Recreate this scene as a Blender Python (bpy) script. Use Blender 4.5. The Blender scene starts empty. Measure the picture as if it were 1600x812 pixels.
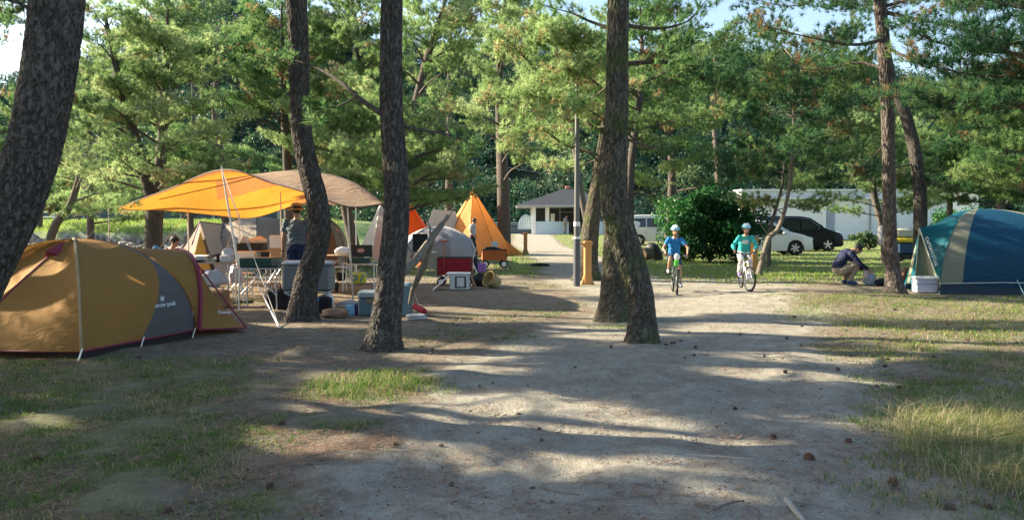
import bpy, bmesh, math, random
import numpy as np
from mathutils import Vector, Matrix, noise as mnoise
R = math.radians
scene = bpy.context.scene
COL = scene.collection
# ------------------------------------------------------------------ camera, sky, sun, exposure
FPX = 1250.0; CH = 1.5; PITCH = math.atan(58 / FPX)
cd = bpy.data.cameras.new('camera'); cam = bpy.data.objects.new('camera', cd); COL.objects.link(cam)
cd.sensor_width = 36; cd.lens = 36 * FPX / 1600; cd.clip_end = 3000; cd.clip_start = 0.05
cam.location = (0, 0, CH); cam.rotation_euler = (R(90) - PITCH, 0, 0)
scene.camera = cam
SUN_AZ = R(75)      # left of the viewing direction
SUN_EL = R(27)
world = bpy.data.worlds.new('World'); scene.world = world; world.use_nodes = True
wn = world.node_tree.nodes; wl = world.node_tree.links
bg = wn['Background']; sky = wn.new('ShaderNodeTexSky'); sky.sky_type = 'NISHITA'; sky.sun_disc = False
sky.sun_elevation = SUN_EL; sky.sun_rotation = -SUN_AZ; sky.air_density = 1.0; sky.dust_density = 1.6; sky.ozone_density = 1.0
wl.new(sky.outputs[0], bg.inputs[0]); bg.inputs[1].default_value = 0.09
sd = bpy.data.lights.new('sun', 'SUN'); sun = bpy.data.objects.new('sun', sd); COL.objects.link(sun)
sd.energy = 5.0; sd.angle = R(0.5); sd.color = (1.0, 0.86, 0.63)
SDIR = Vector((-math.sin(SUN_AZ) * math.cos(SUN_EL), math.cos(SUN_AZ) * math.cos(SUN_EL), math.sin(SUN_EL)))
sun.rotation_euler = SDIR.to_track_quat('Z', 'Y').to_euler()
sun.location = SDIR * 60
vs = scene.view_settings; vs.view_transform = 'Standard'; vs.look = 'None'; vs.gamma = 1; vs.use_curve_mapping = False
vs.exposure = 1.9
cy = scene.cycles; cy.max_bounces = 5; cy.diffuse_bounces = 3; cy.glossy_bounces = 2; cy.transmission_bounces = 4
cy.transparent_max_bounces = 4; cy.use_denoising = True; cy.caustics_reflective = False; cy.caustics_refractive = False

# ------------------------------------------------------------------ helpers: photo pixel -> place in the world
FW = Vector((0, math.cos(PITCH), -math.sin(PITCH))); UPV = Vector((0, math.sin(PITCH), math.cos(PITCH)))
def ray(px, py):
    return Vector((1, 0, 0)) * ((px - 800) / FPX) + FW + UPV * ((406 - py) / FPX)
def W(px, py, d):
    r = ray(px, py); return Vector((0, 0, CH)) + r * (d / r.y)
def G(px, py, z=0.0):
    r = ray(px, py); return Vector((0, 0, CH)) + r * ((z - CH) / r.z)
def PXM(d): return FPX / d
def sstep(a, b, v):
    t = np.clip((v - a) / (b - a), 0, 1); return t * t * (3 - 2 * t)
def gz(x, y):
    x = np.asarray(x, float); y = np.asarray(y, float)
    z = 0.018 * np.sin(x * 1.3 + 0.6) * np.sin(y * 0.9) + 0.012 * np.sin(x * 2.9 + y * 1.7) * np.sin(y * 2.3 - x)
    z = z * sstep(2, 5, y) * (1 - sstep(40, 60, y))
    z = z + 0.5 * sstep(45, 75, y)
    z = z + 0.10 * np.exp(-(((x - 6.5) / 3) ** 2 + ((y - 15) / 3) ** 2))
    return z
def gzf(x, y): return float(gz(x, y))
def at(x, y, dz=0.0): return Vector((x, y, gzf(x, y) + dz))
def GG(px, py):
    p = G(px, py); return at(p.x, p.y)

# ------------------------------------------------------------------ helpers: objects
def mesh_np(name, V, F, mats, mi=None, smooth=False, fa=None, col=None):
    """V (n,3); F (m,k) uniform int array"""
    me = bpy.data.meshes.new(name); V = np.asarray(V, np.float32); F = np.asarray(F, np.int32)
    m, k = F.shape
    me.vertices.add(len(V)); me.vertices.foreach_set('co', V.ravel())
    me.loops.add(m * k); me.loops.foreach_set('vertex_index', F.ravel())
    me.polygons.add(m); me.polygons.foreach_set('loop_start', np.arange(0, m * k, k, dtype=np.int32))
    for mt in (mats if isinstance(mats, (list, tuple)) else [mats]): me.materials.append(mt)
    if mi is not None: me.polygons.foreach_set('material_index', np.asarray(mi, np.int32))
    if smooth: me.polygons.foreach_set('use_smooth', np.ones(m, bool))
    if fa is not None:
        for n_, a_ in fa.items():
            at_ = me.attributes.new(n_, 'FLOAT', 'POINT'); at_.data.foreach_set('value', np.asarray(a_, np.float32))
    if col is not None:
        c = me.attributes.new('Col', 'FLOAT_COLOR', 'POINT')
        c4 = np.ones((len(V), 4), np.float32); c4[:, :3] = col; c.data.foreach_set('color', c4.ravel())
    me.update(calc_edges=True)
    return me
def link(name, me, parent=None, **kw):
    o = bpy.data.objects.new(name, me); COL.objects.link(o)
    if parent is not None: o.parent = parent
    for k, v in kw.items(): o[k] = v
    return o
def thing(name, label, cat, loc=(0, 0, 0), rz=0, group=None):
    o = bpy.data.objects.new(name, None); COL.objects.link(o); o.empty_display_size = 0.1
    o.location = loc; o.rotation_euler = (0, 0, rz); o['label'] = label; o['category'] = cat
    if group: o['group'] = group
    return o
def tag(o, label, cat, group=None, kind=None):
    o['label'] = label; o['category'] = cat
    if group: o['group'] = group
    if kind: o['kind'] = kind
    return o
def copy_tree(o, parent=None):
    c = o.copy(); COL.objects.link(c)
    if parent is not None: c.parent = parent
    for ch in list(o.children): copy_tree(ch, c)
    return c

class B:
    """collects shapes into ONE mesh"""
    def __init__(s): s.v = []; s.f = []; s.m = []; s.cur = 0
    def add(s, vs, fs):
        n = len(s.v); s.v += [tuple(p) for p in vs]; s.f += [tuple(i + n for i in f) for f in fs]; s.m += [s.cur] * len(fs); return s
    def mat(s, i): s.cur = i; return s
    def box(s, c, size, rot=None, taper=1.0, bev=0.0):
        c = Vector(c); hx, hy, hz = [q / 2 for q in size]
        M = rot if rot is not None else Matrix.Identity(3)
        if bev <= 0:
            P = [(x, y, z) for z in (-1, 1) for y in (-1, 1) for x in (-1, 1)]
            vs = [c + M @ Vector((x * hx * (taper if z > 0 else 1), y * hy * (taper if z > 0 else 1), z * hz)) for x, y, z in P]
            return s.add(vs, [(0, 2, 3, 1), (4, 5, 7, 6), (0, 1, 5, 4), (2, 6, 7, 3), (0, 4, 6, 2), (1, 3, 7, 5)])
        b = bev
        ring = lambda ox, oy: [(-ox, -oy + b), (-ox + b, -oy), (ox - b, -oy), (ox, -oy + b), (ox, oy - b), (ox - b, oy), (-ox + b, oy), (-ox, oy - b)]
        vs = []
        for z, ins in ((-hz, b), (-hz + b, 0), (hz - b, 0), (hz, b)):
            t = taper if z > 0 else 1
            for x, y in ring((hx - ins) * t, (hy - ins) * t): vs.append(c + M @ Vector((x, y, z)))
        fs = [tuple(range(7, -1, -1)), tuple(range(24, 32))]
        for r_ in range(3):
            for i in range(8): fs.append((r_ * 8 + i, r_ * 8 + (i + 1) % 8, r_ * 8 + 8 + (i + 1) % 8, r_ * 8 + 8 + i))
        return s.add(vs, fs)
    def tube(s, pts, rad, n=8, cap=True, squash=1.0):
        pts = [Vector(p) for p in pts]; k = len(pts)
        rad = list(rad) if hasattr(rad, '__len__') else [rad] * k
        vs = []; up = None
        for i, p in enumerate(pts):
            t = (pts[min(i + 1, k - 1)] - pts[max(i - 1, 0)]); t = t.normalized() if t.length > 1e-9 else Vector((0, 0, 1))
            if up is None: up = t.orthogonal().normalized()
            up = (up - t * up.dot(t)); up = up.normalized() if up.length > 1e-6 else t.orthogonal().normalized()
            sd_ = t.cross(up)
            for j in range(n):
                a = 2 * math.pi * j / n; vs.append(p + (up * math.cos(a) + sd_ * math.sin(a) * squash) * rad[i])
        fs = [(i * n + j, i * n + (j + 1) % n, (i + 1) * n + (j + 1) % n, (i + 1) * n + j) for i in range(k - 1) for j in range(n)]
        if cap: fs += [tuple(range(n - 1, -1, -1)), tuple(range((k - 1) * n, k * n))]
        return s.add(vs, fs)
    def ball(s, c, r, nu=12, nv=8, zmin=-1.0):
        c = Vector(c); r = Vector((r, r, r)) if not hasattr(r, '__len__') else Vector(r); vs = []
        for i in range(nv + 1):
            ph = -math.pi / 2 + math.pi * i / nv
            z = max(math.sin(ph), zmin); q = math.cos(ph)
            for j in range(nu):
                a = 2 * math.pi * j / nu; vs.append((c.x + r.x * q * math.cos(a), c.y + r.y * q * math.sin(a), c.z + r.z * z))
        fs = [(i * nu + j, i * nu + (j + 1) % nu, (i + 1) * nu + (j + 1) % nu, (i + 1) * nu + j) for i in range(nv) for j in range(nu)]
        return s.add(vs, fs)
    def lathe(s, c, prof, n=20, M=None):
        c = Vector(c); vs = []; k = len(prof)
        for r_, z in prof:
            for j in range(n):
                a = 2 * math.pi * j / n; p = Vector((r_ * math.cos(a), r_ * math.sin(a), z))
                vs.append(c + (M @ p if M is not None else p))
        fs = [(i * n + j, i * n + (j + 1) % n, (i + 1) * n + (j + 1) % n, (i + 1) * n + j) for i in range(k - 1) for j in range(n)]
        return s.add(vs, fs)
    def prism(s, poly, y0, y1, M=None, off=(0, 0, 0)):
        """poly in (x,z), extruded along y"""
        off = Vector(off); n = len(poly)
        vs = [(off + (M @ Vector((x, y, z)) if M is not None else Vector((x, y, z)))) for y in (y0, y1) for x, z in poly]
        return s.add(vs, [tuple(range(n)), tuple(range(2 * n - 1, n - 1, -1))] + [(i, i + n, (i + 1) % n + n, (i + 1) % n) for i in range(n)])
    def grid(s, P):
        """P rows of points"""
        r_, c_ = len(P), len(P[0]); vs = [p for row in P for p in row]
        return s.add(vs, [(i * c_ + j, i * c_ + j + 1, (i + 1) * c_ + j + 1, (i + 1) * c_ + j) for i in range(r_ - 1) for j in range(c_ - 1)])
    def make(s, name, mats, parent=None, smooth=True, sub=0, solid=0.0, **kw):
        me = bpy.data.meshes.new(name); me.from_pydata(s.v, [], s.f)
        for mt in (mats if isinstance(mats, (list, tuple)) else [mats]): me.materials.append(mt)
        me.polygons.foreach_set('material_index', s.m)
        bm = bmesh.new(); bm.from_mesh(me); bmesh.ops.remove_doubles(bm, verts=bm.verts, dist=1e-5)
        if not solid and not sub: bmesh.ops.recalc_face_normals(bm, faces=bm.faces)
        bm.to_mesh(me); bm.free()
        if smooth:
            me.polygons.foreach_set('use_smooth', np.ones(len(me.polygons), bool)); me.set_sharp_from_angle(angle=R(38))
        me.update()
        o = link(name, me, parent, **kw)
        if solid: md = o.modifiers.new('solid', 'SOLIDIFY'); md.thickness = solid; md.offset = 0
        if sub: md = o.modifiers.new('sub', 'SUBSURF'); md.levels = md.render_levels = sub
        return o

def interp(pts, n):
    """Catmull-Rom through pts (list of tuples), n samples"""
    P = np.array([tuple(p) for p in pts], float); k = len(P); out = []
    for t in np.linspace(0, k - 1, n):
        i = min(int(t), k - 2); u = t - i
        p0 = P[max(i - 1, 0)]; p1 = P[i]; p2 = P[i + 1]; p3 = P[min(i + 2, k - 1)]
        out.append(0.5 * (2 * p1 + (p2 - p0) * u + (2 * p0 - 5 * p1 + 4 * p2 - p3) * u * u + (3 * p1 - p0 - 3 * p2 + p3) * u ** 3))
    return np.array(out)

# ------------------------------------------------------------------ materials
def nt(name):
    m = bpy.data.materials.new(name); m.use_nodes = True; n = m.node_tree.nodes; return m, n, m.node_tree.links, n['Principled BSDF']
MATS = {}
def mat(name, c, rough=0.6, metal=0.0, var=0.12, nscale=6.0, bump=0.0, bscale=40.0, spec=0.4, trans=0.0, coat=0.0, stretch=None):
    """plain object material with procedural variation"""
    if name in MATS: return MATS[name]
    m, n, l, b = nt(name); b.inputs['Roughness'].default_value = rough; b.inputs['Metallic'].default_value = metal
    b.inputs['Specular IOR Level'].default_value = spec; b.inputs['Coat Weight'].default_value = coat
    tc = n.new('ShaderNodeTexCoord'); tx = n.new('ShaderNodeTexNoise'); tx.inputs['Scale'].default_value = nscale; tx.inputs['Detail'].default_value = 5
    src = tc.outputs['Object']
    if stretch:
        mp = n.new('ShaderNodeMapping'); mp.inputs['Scale'].default_value = stretch; l.new(src, mp.inputs[0]); src = mp.outputs[0]
    l.new(src, tx.inputs['Vector'])
    mx = n.new('ShaderNodeMix'); mx.data_type = 'RGBA'; l.new(tx.outputs[0], mx.inputs['Factor'])
    mx.inputs['A'].default_value = (*[max(0, q * (1 - var * 1.6)) for q in c], 1); mx.inputs['B'].default_value = (*[min(1, q * (1 + var * 1.6)) for q in c], 1)
    l.new(mx.outputs['Result'], b.inputs['Base Color'])
    if bump:
        t2 = n.new('ShaderNodeTexNoise'); t2.inputs['Scale'].default_value = bscale; t2.inputs['Detail'].default_value = 4; l.new(src, t2.inputs['Vector'])
        bp = n.new('ShaderNodeBump'); bp.inputs['Strength'].default_value = bump; bp.inputs['Distance'].default_value = 0.02
        l.new(t2.outputs[0], bp.inputs['Height']); l.new(bp.outputs[0], b.inputs['Normal'])
    if trans > 0:
        tr = n.new('ShaderNodeBsdfTranslucent'); ms = n.new('ShaderNodeMixShader'); ms.inputs[0].default_value = trans
        l.new(mx.outputs['Result'], tr.inputs[0]); l.new(b.outputs[0], ms.inputs[1]); l.new(tr.outputs[0], ms.inputs[2]); l.new(ms.outputs[0], n['Material Output'].inputs[0])
    MATS[name] = m; return m

def ramp(n, l, src, stops):
    r = n.new('ShaderNodeValToRGB'); e = r.color_ramp.elements
    while len(e) < len(stops): e.new(0.5)
    for q, (p, c) in zip(e, stops): q.position = p; q.color = (*c, 1)
    l.new(src, r.inputs[0]); return r.outputs[0]

def needle_mat(name, stops, trans=0.45):
    m, n, l, b = nt(name); a = n.new('ShaderNodeAttribute'); a.attribute_name = 'v'
    c = ramp(n, l, a.outputs['Fac'], stops)
    b.inputs['Roughness'].default_value = 0.55; b.inputs['Specular IOR Level'].default_value = 0.35; l.new(c, b.inputs['Base Color'])
    tr = n.new('ShaderNodeBsdfTranslucent'); ms = n.new('ShaderNodeMixShader'); ms.inputs[0].default_value = trans
    hs = n.new('ShaderNodeHueSaturation'); hs.inputs['Value'].default_value = 1.5; hs.inputs['Saturation'].default_value = 1.05; hs.inputs['Hue'].default_value = 0.497
    l.new(c, hs.inputs['Color']); l.new(hs.outputs[0], tr.inputs[0])
    l.new(b.outputs[0], ms.inputs[1]); l.new(tr.outputs[0], ms.inputs[2]); l.new(ms.outputs[0], n['Material Output'].inputs[0]); return m
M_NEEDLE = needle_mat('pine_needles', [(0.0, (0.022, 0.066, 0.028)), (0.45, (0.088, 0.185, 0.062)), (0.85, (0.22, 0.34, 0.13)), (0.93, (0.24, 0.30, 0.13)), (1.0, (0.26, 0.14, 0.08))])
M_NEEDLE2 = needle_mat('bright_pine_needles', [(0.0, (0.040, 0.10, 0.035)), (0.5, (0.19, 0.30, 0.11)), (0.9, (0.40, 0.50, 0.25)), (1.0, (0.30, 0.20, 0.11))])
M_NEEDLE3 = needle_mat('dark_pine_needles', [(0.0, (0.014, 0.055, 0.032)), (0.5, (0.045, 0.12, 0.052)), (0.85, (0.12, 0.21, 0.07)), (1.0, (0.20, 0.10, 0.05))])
M_LEAF = needle_mat('glossy_leaves', [(0.0, (0.010, 0.050, 0.018)), (0.6, (0.025, 0.11, 0.028)), (1.0, (0.07, 0.21, 0.04))], 0.3)
M_FOREST = needle_mat('forest_leaves', [(0.0, (0.008, 0.035, 0.026)), (0.5, (0.02, 0.065, 0.038)), (0.8, (0.06, 0.12, 0.05)), (1.0, (0.15, 0.21, 0.09))], 0.3)

def bark_mat(name, c0, c1, c2, moss=0.0, scale=1.0):
    m, n, l, b = nt(name); b.inputs['Roughness'].default_value = 0.9; b.inputs['Specular IOR Level'].default_value = 0.2
    a = n.new('ShaderNodeAttribute'); a.attribute_name = 'bark'
    tc = n.new('ShaderNodeTexCoord'); mp = n.new('ShaderNodeMapping'); mp.inputs['Scale'].default_value = (1, 1, 0.24); l.new(tc.outputs['Object'], mp.inputs[0])
    t = n.new('ShaderNodeTexNoise'); t.inputs['Scale'].default_value = 34 * scale; t.inputs['Detail'].default_value = 8; t.inputs['Roughness'].default_value = 0.65; l.new(mp.outputs[0], t.inputs['Vector'])
    v = n.new('ShaderNodeTexVoronoi'); v.feature = 'DISTANCE_TO_EDGE'; v.inputs['Scale'].default_value = 19 * scale
    ad = n.new('ShaderNodeVectorMath'); ad.operation = 'ADD'; sc_ = n.new('ShaderNodeVectorMath'); sc_.operation = 'SCALE'; sc_.inputs['Scale'].default_value = 0.15
    l.new(t.outputs['Color'], sc_.inputs[0]); l.new(mp.outputs[0], ad.inputs[0]); l.new(sc_.outputs[0], ad.inputs[1]); l.new(ad.outputs[0], v.inputs['Vector'])
    mr = n.new('ShaderNodeMapRange'); mr.inputs['From Max'].default_value = 0.075; l.new(v.outputs['Distance'], mr.inputs['Value'])
    mu = n.new('ShaderNodeMath'); mu.operation = 'MULTIPLY'; l.new(mr.outputs[0], mu.inputs[0]); l.new(a.outputs['Fac'], mu.inputs[1])
    sm = n.new('ShaderNodeMath'); sm.operation = 'MULTIPLY_ADD'; l.new(t.outputs[0], sm.inputs[0]); sm.inputs[1].default_value = 0.6; l.new(mu.outputs[0], sm.inputs[2])
    c = ramp(n, l, sm.outputs[0], [(0.18, c0), (0.62, c1), (1.25 if False else 1.0, c2)])
    if moss > 0:
        t3 = n.new('ShaderNodeTexNoise'); t3.inputs['Scale'].default_value = 2.2; t3.inputs['Detail'].default_value = 6; l.new(tc.outputs['Object'], t3.inputs['Vector'])
        m3 = n.new('ShaderNodeMapRange'); m3.inputs['From Min'].default_value = 0.5; m3.inputs['From Max'].default_value = 0.68; m3.inputs['To Max'].default_value = moss; l.new(t3.outputs[0], m3.inputs['Value'])
        mx = n.new('ShaderNodeMix'); mx.data_type = 'RGBA'; l.new(m3.outputs[0], mx.inputs['Factor']); l.new(c, mx.inputs['A']); mx.inputs['B'].default_value = (0.085, 0.12, 0.035, 1); c = mx.outputs['Result']
    l.new(c, b.inputs['Base Color'])
    bp = n.new('ShaderNodeBump'); bp.inputs['Strength'].default_value = 0.9; bp.inputs['Distance'].default_value = 0.02; l.new(sm.outputs[0], bp.inputs['Height']); l.new(bp.outputs[0], b.inputs['Normal'])
    return m
M_BARK = bark_mat('pine_bark', (0.030, 0.026, 0.023), (0.070, 0.062, 0.055), (0.105, 0.094, 0.085))
M_BARK_MOSS = bark_mat('mossy_pine_bark', (0.035, 0.03, 0.022), (0.076, 0.067, 0.052), (0.12, 0.108, 0.084), moss=0.7)
M_BARK_RED = bark_mat('red_pine_bark', (0.04, 0.03, 0.026), (0.092, 0.076, 0.067), (0.15, 0.128, 0.115))
M_BARK_GREY = bark_mat('grey_branch_bark', (0.06, 0.055, 0.045), (0.15, 0.13, 0.10), (0.28, 0.25, 0.20), scale=2)
# ------------------------------------------------------------------ ground
def seg_d(x, y, pts):
    """distance to a polyline"""
    d = np.full(np.shape(x), 1e9)
    for (x0, y0), (x1, y1) in zip(pts[:-1], pts[1:]):
        dx, dy = x1 - x0, y1 - y0; t = np.clip(((x - x0) * dx + (y - y0) * dy) / (dx * dx + dy * dy), 0, 1)
        d = np.minimum(d, np.hypot(x - x0 - t * dx, y - y0 - t * dy))
    return d
def wob(x, y, s, seed=0):
    return (np.sin(x * s + seed) * np.cos(y * s * 1.13 + seed * 2.1) + 0.6 * np.sin(x * s * 2.3 - y * s * 1.7 + seed * 1.3) + 0.4 * np.sin(x * s * 4.1 + y * s * 3.7 + seed)) / 2.0
def blob(x, y, px, py, rx, ry):
    c = G(px, py); q = ((x - c.x) / rx) ** 2 + ((y - c.y) / ry) ** 2; return np.exp(-q * q)
def grass_mask(x, y):
    g = np.zeros(np.shape(x))
    w = wob(x, y, 1.6, 1)
    left = sstep(0.35, -0.35, x + 1.35 + (y - 4) * 0.30 + 0.35 * w) * sstep(9.2, 8.2, y + 0.3 * w)
    g = np.maximum(g, left * 0.88)
    g = np.maximum(g, 1.0 * blob(x, y, 585, 600, 0.75, 0.85) * (0.8 + 0.4 * w))
    g = np.maximum(g, 0.9 * blob(x, y, 520, 665, 0.35, 0.25)); g = np.maximum(g, 0.9 * blob(x, y, 405, 790, 0.3, 0.15))
    rb = np.interp(y, [3, 4.5, 5.5, 7, 10, 13, 16], [2.0, 2.15, 2.2, 2.9, 4.0, 4.3, 5.0])
    right = sstep(-0.3, 0.6, x - rb + 0.35 * w) * sstep(17.5, 15, y)
    g = np.maximum(g, right * np.interp(y, [4, 7.5, 9, 14], [0.95, 0.9, 0.62, 0.8]) * (0.75 + 0.35 * w))
    # far lawn
    far = sstep(19.5, 23, y + 0.8 * w + np.where(x < 1.5, -1.5, 0))
    path = seg_d(x, y, [(2.0, 16), (2.3, 22), (2.6, 30), (2.3, 38), (1.6, 52), (1.9, 80)])
    far = far * sstep(1.2, 2.0, path + 0.3 * w)
    g = np.maximum(g, far * np.where(x < 0, 0.75, 1.0))
    g = np.maximum(g, 0.55 * sstep(0.1, 0.6, wob(x, y, 0.8, 5)) * sstep(11, 13, y) * sstep(2.2, 0.8, x))
    g = np.maximum(g, 0.75 * blob(x, y, 1160, 440, 0.9, 1.0)); g = np.maximum(g, 0.8 * blob(x, y, 1240, 440, 1.6, 1.6)); g = np.maximum(g, 0.4 * blob(x, y, 700, 525, 1.2, .9))
    g = np.maximum(g, 0.6 * blob(x, y, 960, 510, 0.5, .5))
    return np.clip(g, 0, 1)
def path_mask(x, y):
    """bare pale sand of the trodden path"""
    w = wob(x, y, 1.1, 3)
    d1 = seg_d(x, y, [(0.6, 2), (0.9, 4), (1.2, 7), (2.3, 11), (4.0, 16), (5.5, 20)])
    wd = np.interp(y, [2, 5, 8, 12, 18], [2.2, 1.9, 2.0, 1.9, 1.5])
    p = sstep(0.5, -0.5, d1 - wd + 0.45 * w)
    d2 = seg_d(x, y, [(3.2, 13), (2.6, 20), (2.6, 30), (2.3, 38), (1.6, 52), (1.9, 80)])
    p = np.maximum(p, sstep(0.5, -0.5, d2 - 1.5 + 0.3 * w))
    return p
def axis(parts):
    a = []
    for lo, hi, st in parts: a += list(np.arange(lo, hi, st))
    return np.array(a + [parts[-1][1]])
xs = axis([(-600, -60, 60), (-60, -12, 2), (-12, -6, 0.3), (-6, 6, 0.075), (6, 12, 0.3), (12, 60, 2), (60, 600, 60)])
ys = axis([(-40, 2, 2), (2, 12, 0.075), (12, 24, 0.2), (24, 60, 1), (60, 120, 5), (120, 900, 60)])
GX, GY = np.meshgrid(xs, ys)
near = sstep(12, 8, GY)
Z = gz(GX, GY)
rng = np.random.default_rng(3)
micro = np.zeros_like(Z)
for k in range(26):   # trodden hollows and hummocks in the sand
    a = rng.uniform(0, 6.28); s = rng.uniform(3, 16); micro += np.sin((GX * np.cos(a) + GY * np.sin(a)) * s + rng.uniform(0, 6.28)) * 0.018 / s
Z = Z + micro * near * 1.5
nx_, ny_ = len(xs), len(ys)
idx = np.arange(nx_ * ny_).reshape(ny_, nx_)
F = np.stack([idx[:-1, :-1], idx[:-1, 1:], idx[1:, 1:], idx[1:, :-1]], -1).reshape(-1, 4)
gm = grass_mask(GX, GY); pm = path_mask(GX, GY)
def ground_mat():
    m, n, l, b = nt('forest_ground'); b.inputs['Roughness'].default_value = 0.95; b.inputs['Specular IOR Level'].default_value = 0.15
    tc = n.new('ShaderNodeTexCoord'); P = tc.outputs['Object']
    def noi(s, d=6, r=0.6, st=None):
        t = n.new('ShaderNodeTexNoise'); t.inputs['Scale'].default_value = s; t.inputs['Detail'].default_value = d; t.inputs['Roughness'].default_value = r
        if st: mp = n.new('ShaderNodeMapping'); mp.inputs['Scale'].default_value = st; mp.inputs['Rotation'].default_value = (0, 0, 0.5); l.new(P, mp.inputs[0]); l.new(mp.outputs[0], t.inputs['Vector'])
        else: l.new(P, t.inputs['Vector'])
        return t.outputs[0]
    def mixc(f, a, b_):
        x = n.new('ShaderNodeMix'); x.data_type = 'RGBA'; l.new(f, x.inputs['Factor'])
        for s, q in (('A', a), ('B', b_)):
            if isinstance(q, tuple): x.inputs[s].default_value = (*q, 1)
            else: l.new(q, x.inputs[s])
        return x.outputs['Result']
    def mr(v, a, b_, c=0, d=1):
        q = n.new('ShaderNodeMapRange'); q.inputs['From Min'].default_value = a; q.inputs['From Max'].default_value = b_; q.inputs['To Min'].default_value = c; q.inputs['To Max'].default_value = d; l.new(v, q.inputs['Value']); return q.outputs[0]
    def mth(op, a, b_):
        q = n.new('ShaderNodeMath'); q.operation = op
        for i, v in enumerate((a, b_)):
            if isinstance(v, (int, float)): q.inputs[i].default_value = v
            else: l.new(v, q.inputs[i])
        return q.outputs[0]
    ga = n.new('ShaderNodeAttribute'); ga.attribute_name = 'grass'; pa = n.new('ShaderNodeAttribute'); pa.attribute_name = 'path'
    n1 = noi(1.2); n2 = noi(7, 8, .7); n3 = noi(60, 4, .7); n4 = noi(14, 8, .75, (1, 0.25, 1)); n5 = noi(2.6, 5)
    sand = ramp(n, l, n2, [(0.22, (0.21, 0.195, 0.16)), (0.42, (0.325, 0.308, 0.26)), (0.6, (0.39, 0.37, 0.315)), (0.8, (0.46, 0.44, 0.38))])
    soil = ramp(n, l, n2, [(0.25, (0.12, 0.107, 0.082)), (0.5, (0.235, 0.208, 0.162)), (0.8, (0.36, 0.325, 0.262))])
    litter = ramp(n, l, n4, [(0.35, (0.09, 0.066, 0.05)), (0.5, (0.20, 0.148, 0.108)), (0.7, (0.32, 0.25, 0.19))])
    # sand on the path, soil beside it
    pf = mr(mth('ADD', pa.outputs['Fac'], mth('ADD', mth('MULTIPLY', mth('SUBTRACT', n1, 0.5), 1.3), mth('MULTIPLY', mth('SUBTRACT', n2, 0.5), 1.2))), 0.05, 0.75)
    c = mixc(pf, soil, sand)
    lf = mr(mth('ADD', n5, mth('MULTIPLY', n4, 0.6)), 0.76, 0.92, 0, 0.8)
    lf2 = mth('MULTIPLY', lf, mr(pf, 0, 1, 1.0, 0.42))
    c = mixc(lf2, c, litter)
    gcol = mixc(mr(ga.outputs['Fac'], .8, .95), ramp(n, l, n2, [(0.3, (0.07, 0.075, 0.035)), (0.5, (0.13, 0.125, 0.06)), (0.75, (0.24, 0.205, 0.12))]), ramp(n, l, n2, [(0.3, (0.09, 0.16, 0.03)), (0.5, (0.15, 0.24, 0.045)), (0.75, (0.24, 0.30, 0.07))]))
    gf = mr(mth('ADD', ga.outputs['Fac'], mth('ADD', mth('MULTIPLY', mth('SUBTRACT', n2, 0.5), 1.6), mth('MULTIPLY', mth('SUBTRACT', n3, 0.5), .9))), 0.45, 1.05, 0, 0.55)
    c = mixc(gf, c, gcol)
    n6 = noi(170, 3, .7); spk = mr(mth('ADD', mth('MULTIPLY', n3, .6), mth('MULTIPLY', n6, .4)), 0.38, 0.62, 0.66, 1.24)
    hv = n.new('ShaderNodeHueSaturation'); l.new(c, hv.inputs['Color']); l.new(spk, hv.inputs['Value'])
    l.new(hv.outputs[0], b.inputs['Base Color'])
    bp = n.new('ShaderNodeBump'); bp.inputs['Strength'].default_value = 1.0; bp.inputs['Distance'].default_value = 0.045
    l.new(mth('ADD', mth('MULTIPLY', n3, 0.5), mth('ADD', n2, mth('MULTIPLY', n4, 0.4))), bp.inputs['Height']); l.new(bp.outputs[0], b.inputs['Normal'])
    return m
M_GROUND = ground_mat()
link('ground', mesh_np('ground', np.stack([GX, GY, Z], -1).reshape(-1, 3), F, M_GROUND, smooth=True, fa={'grass': gm.ravel(), 'path': pm.ravel()}), kind='structure')

# hill with its forest
RIDGE_X = [-600, -200, 0, 100, 200, 300, 400, 500, 650, 800, 1000, 1200, 1400, 1500, 1600, 2000, 2600]
RIDGE_Y = [230, 190, 160, 120, 70, 34, 36, 55, 90, 108, 104, 112, 140, 140, 128, 120, 180]
def hill_z(x, y):
    px = 800 + 1250 * x / np.maximum(y, 60)
    top = 1.5 + (348 - np.interp(px, RIDGE_X, RIDGE_Y) - 12) * 165 / 1250.0
    t = sstep(88, 165, y)
    z = -0.6 + (top + 0.6) * (0.35 * np.clip((y - 88) / 77, 0, 1) + 0.65 * t)
    z = z + 1.6 * np.sin(x * 0.11 + y * 0.05) * sstep(90, 120, y) + 0.9 * np.sin(x * 0.31) * sstep(95, 130, y)
    return np.where(y > 165, (top) * (1 - 0.5 * sstep(165, 320, y)), z)
hx = np.arange(-260, 261, 4.0); hy = np.concatenate([np.arange(86, 170, 4.0), np.arange(170, 340, 15.0)])
HX, HY = np.meshgrid(hx, hy); idx = np.arange(HX.size).reshape(HX.shape)
F = np.stack([idx[:-1, :-1], idx[:-1, 1:], idx[1:, 1:], idx[1:, :-1]], -1).reshape(-1, 4)
M_HILL = mat('hill_soil', (0.045, 0.06, 0.03), rough=1, var=0.3, nscale=0.3)
link('hill', mesh_np('hill', np.stack([HX, HY, hill_z(HX, HY)], -1).reshape(-1, 3), F, M_HILL, smooth=True), kind='structure')

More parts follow.
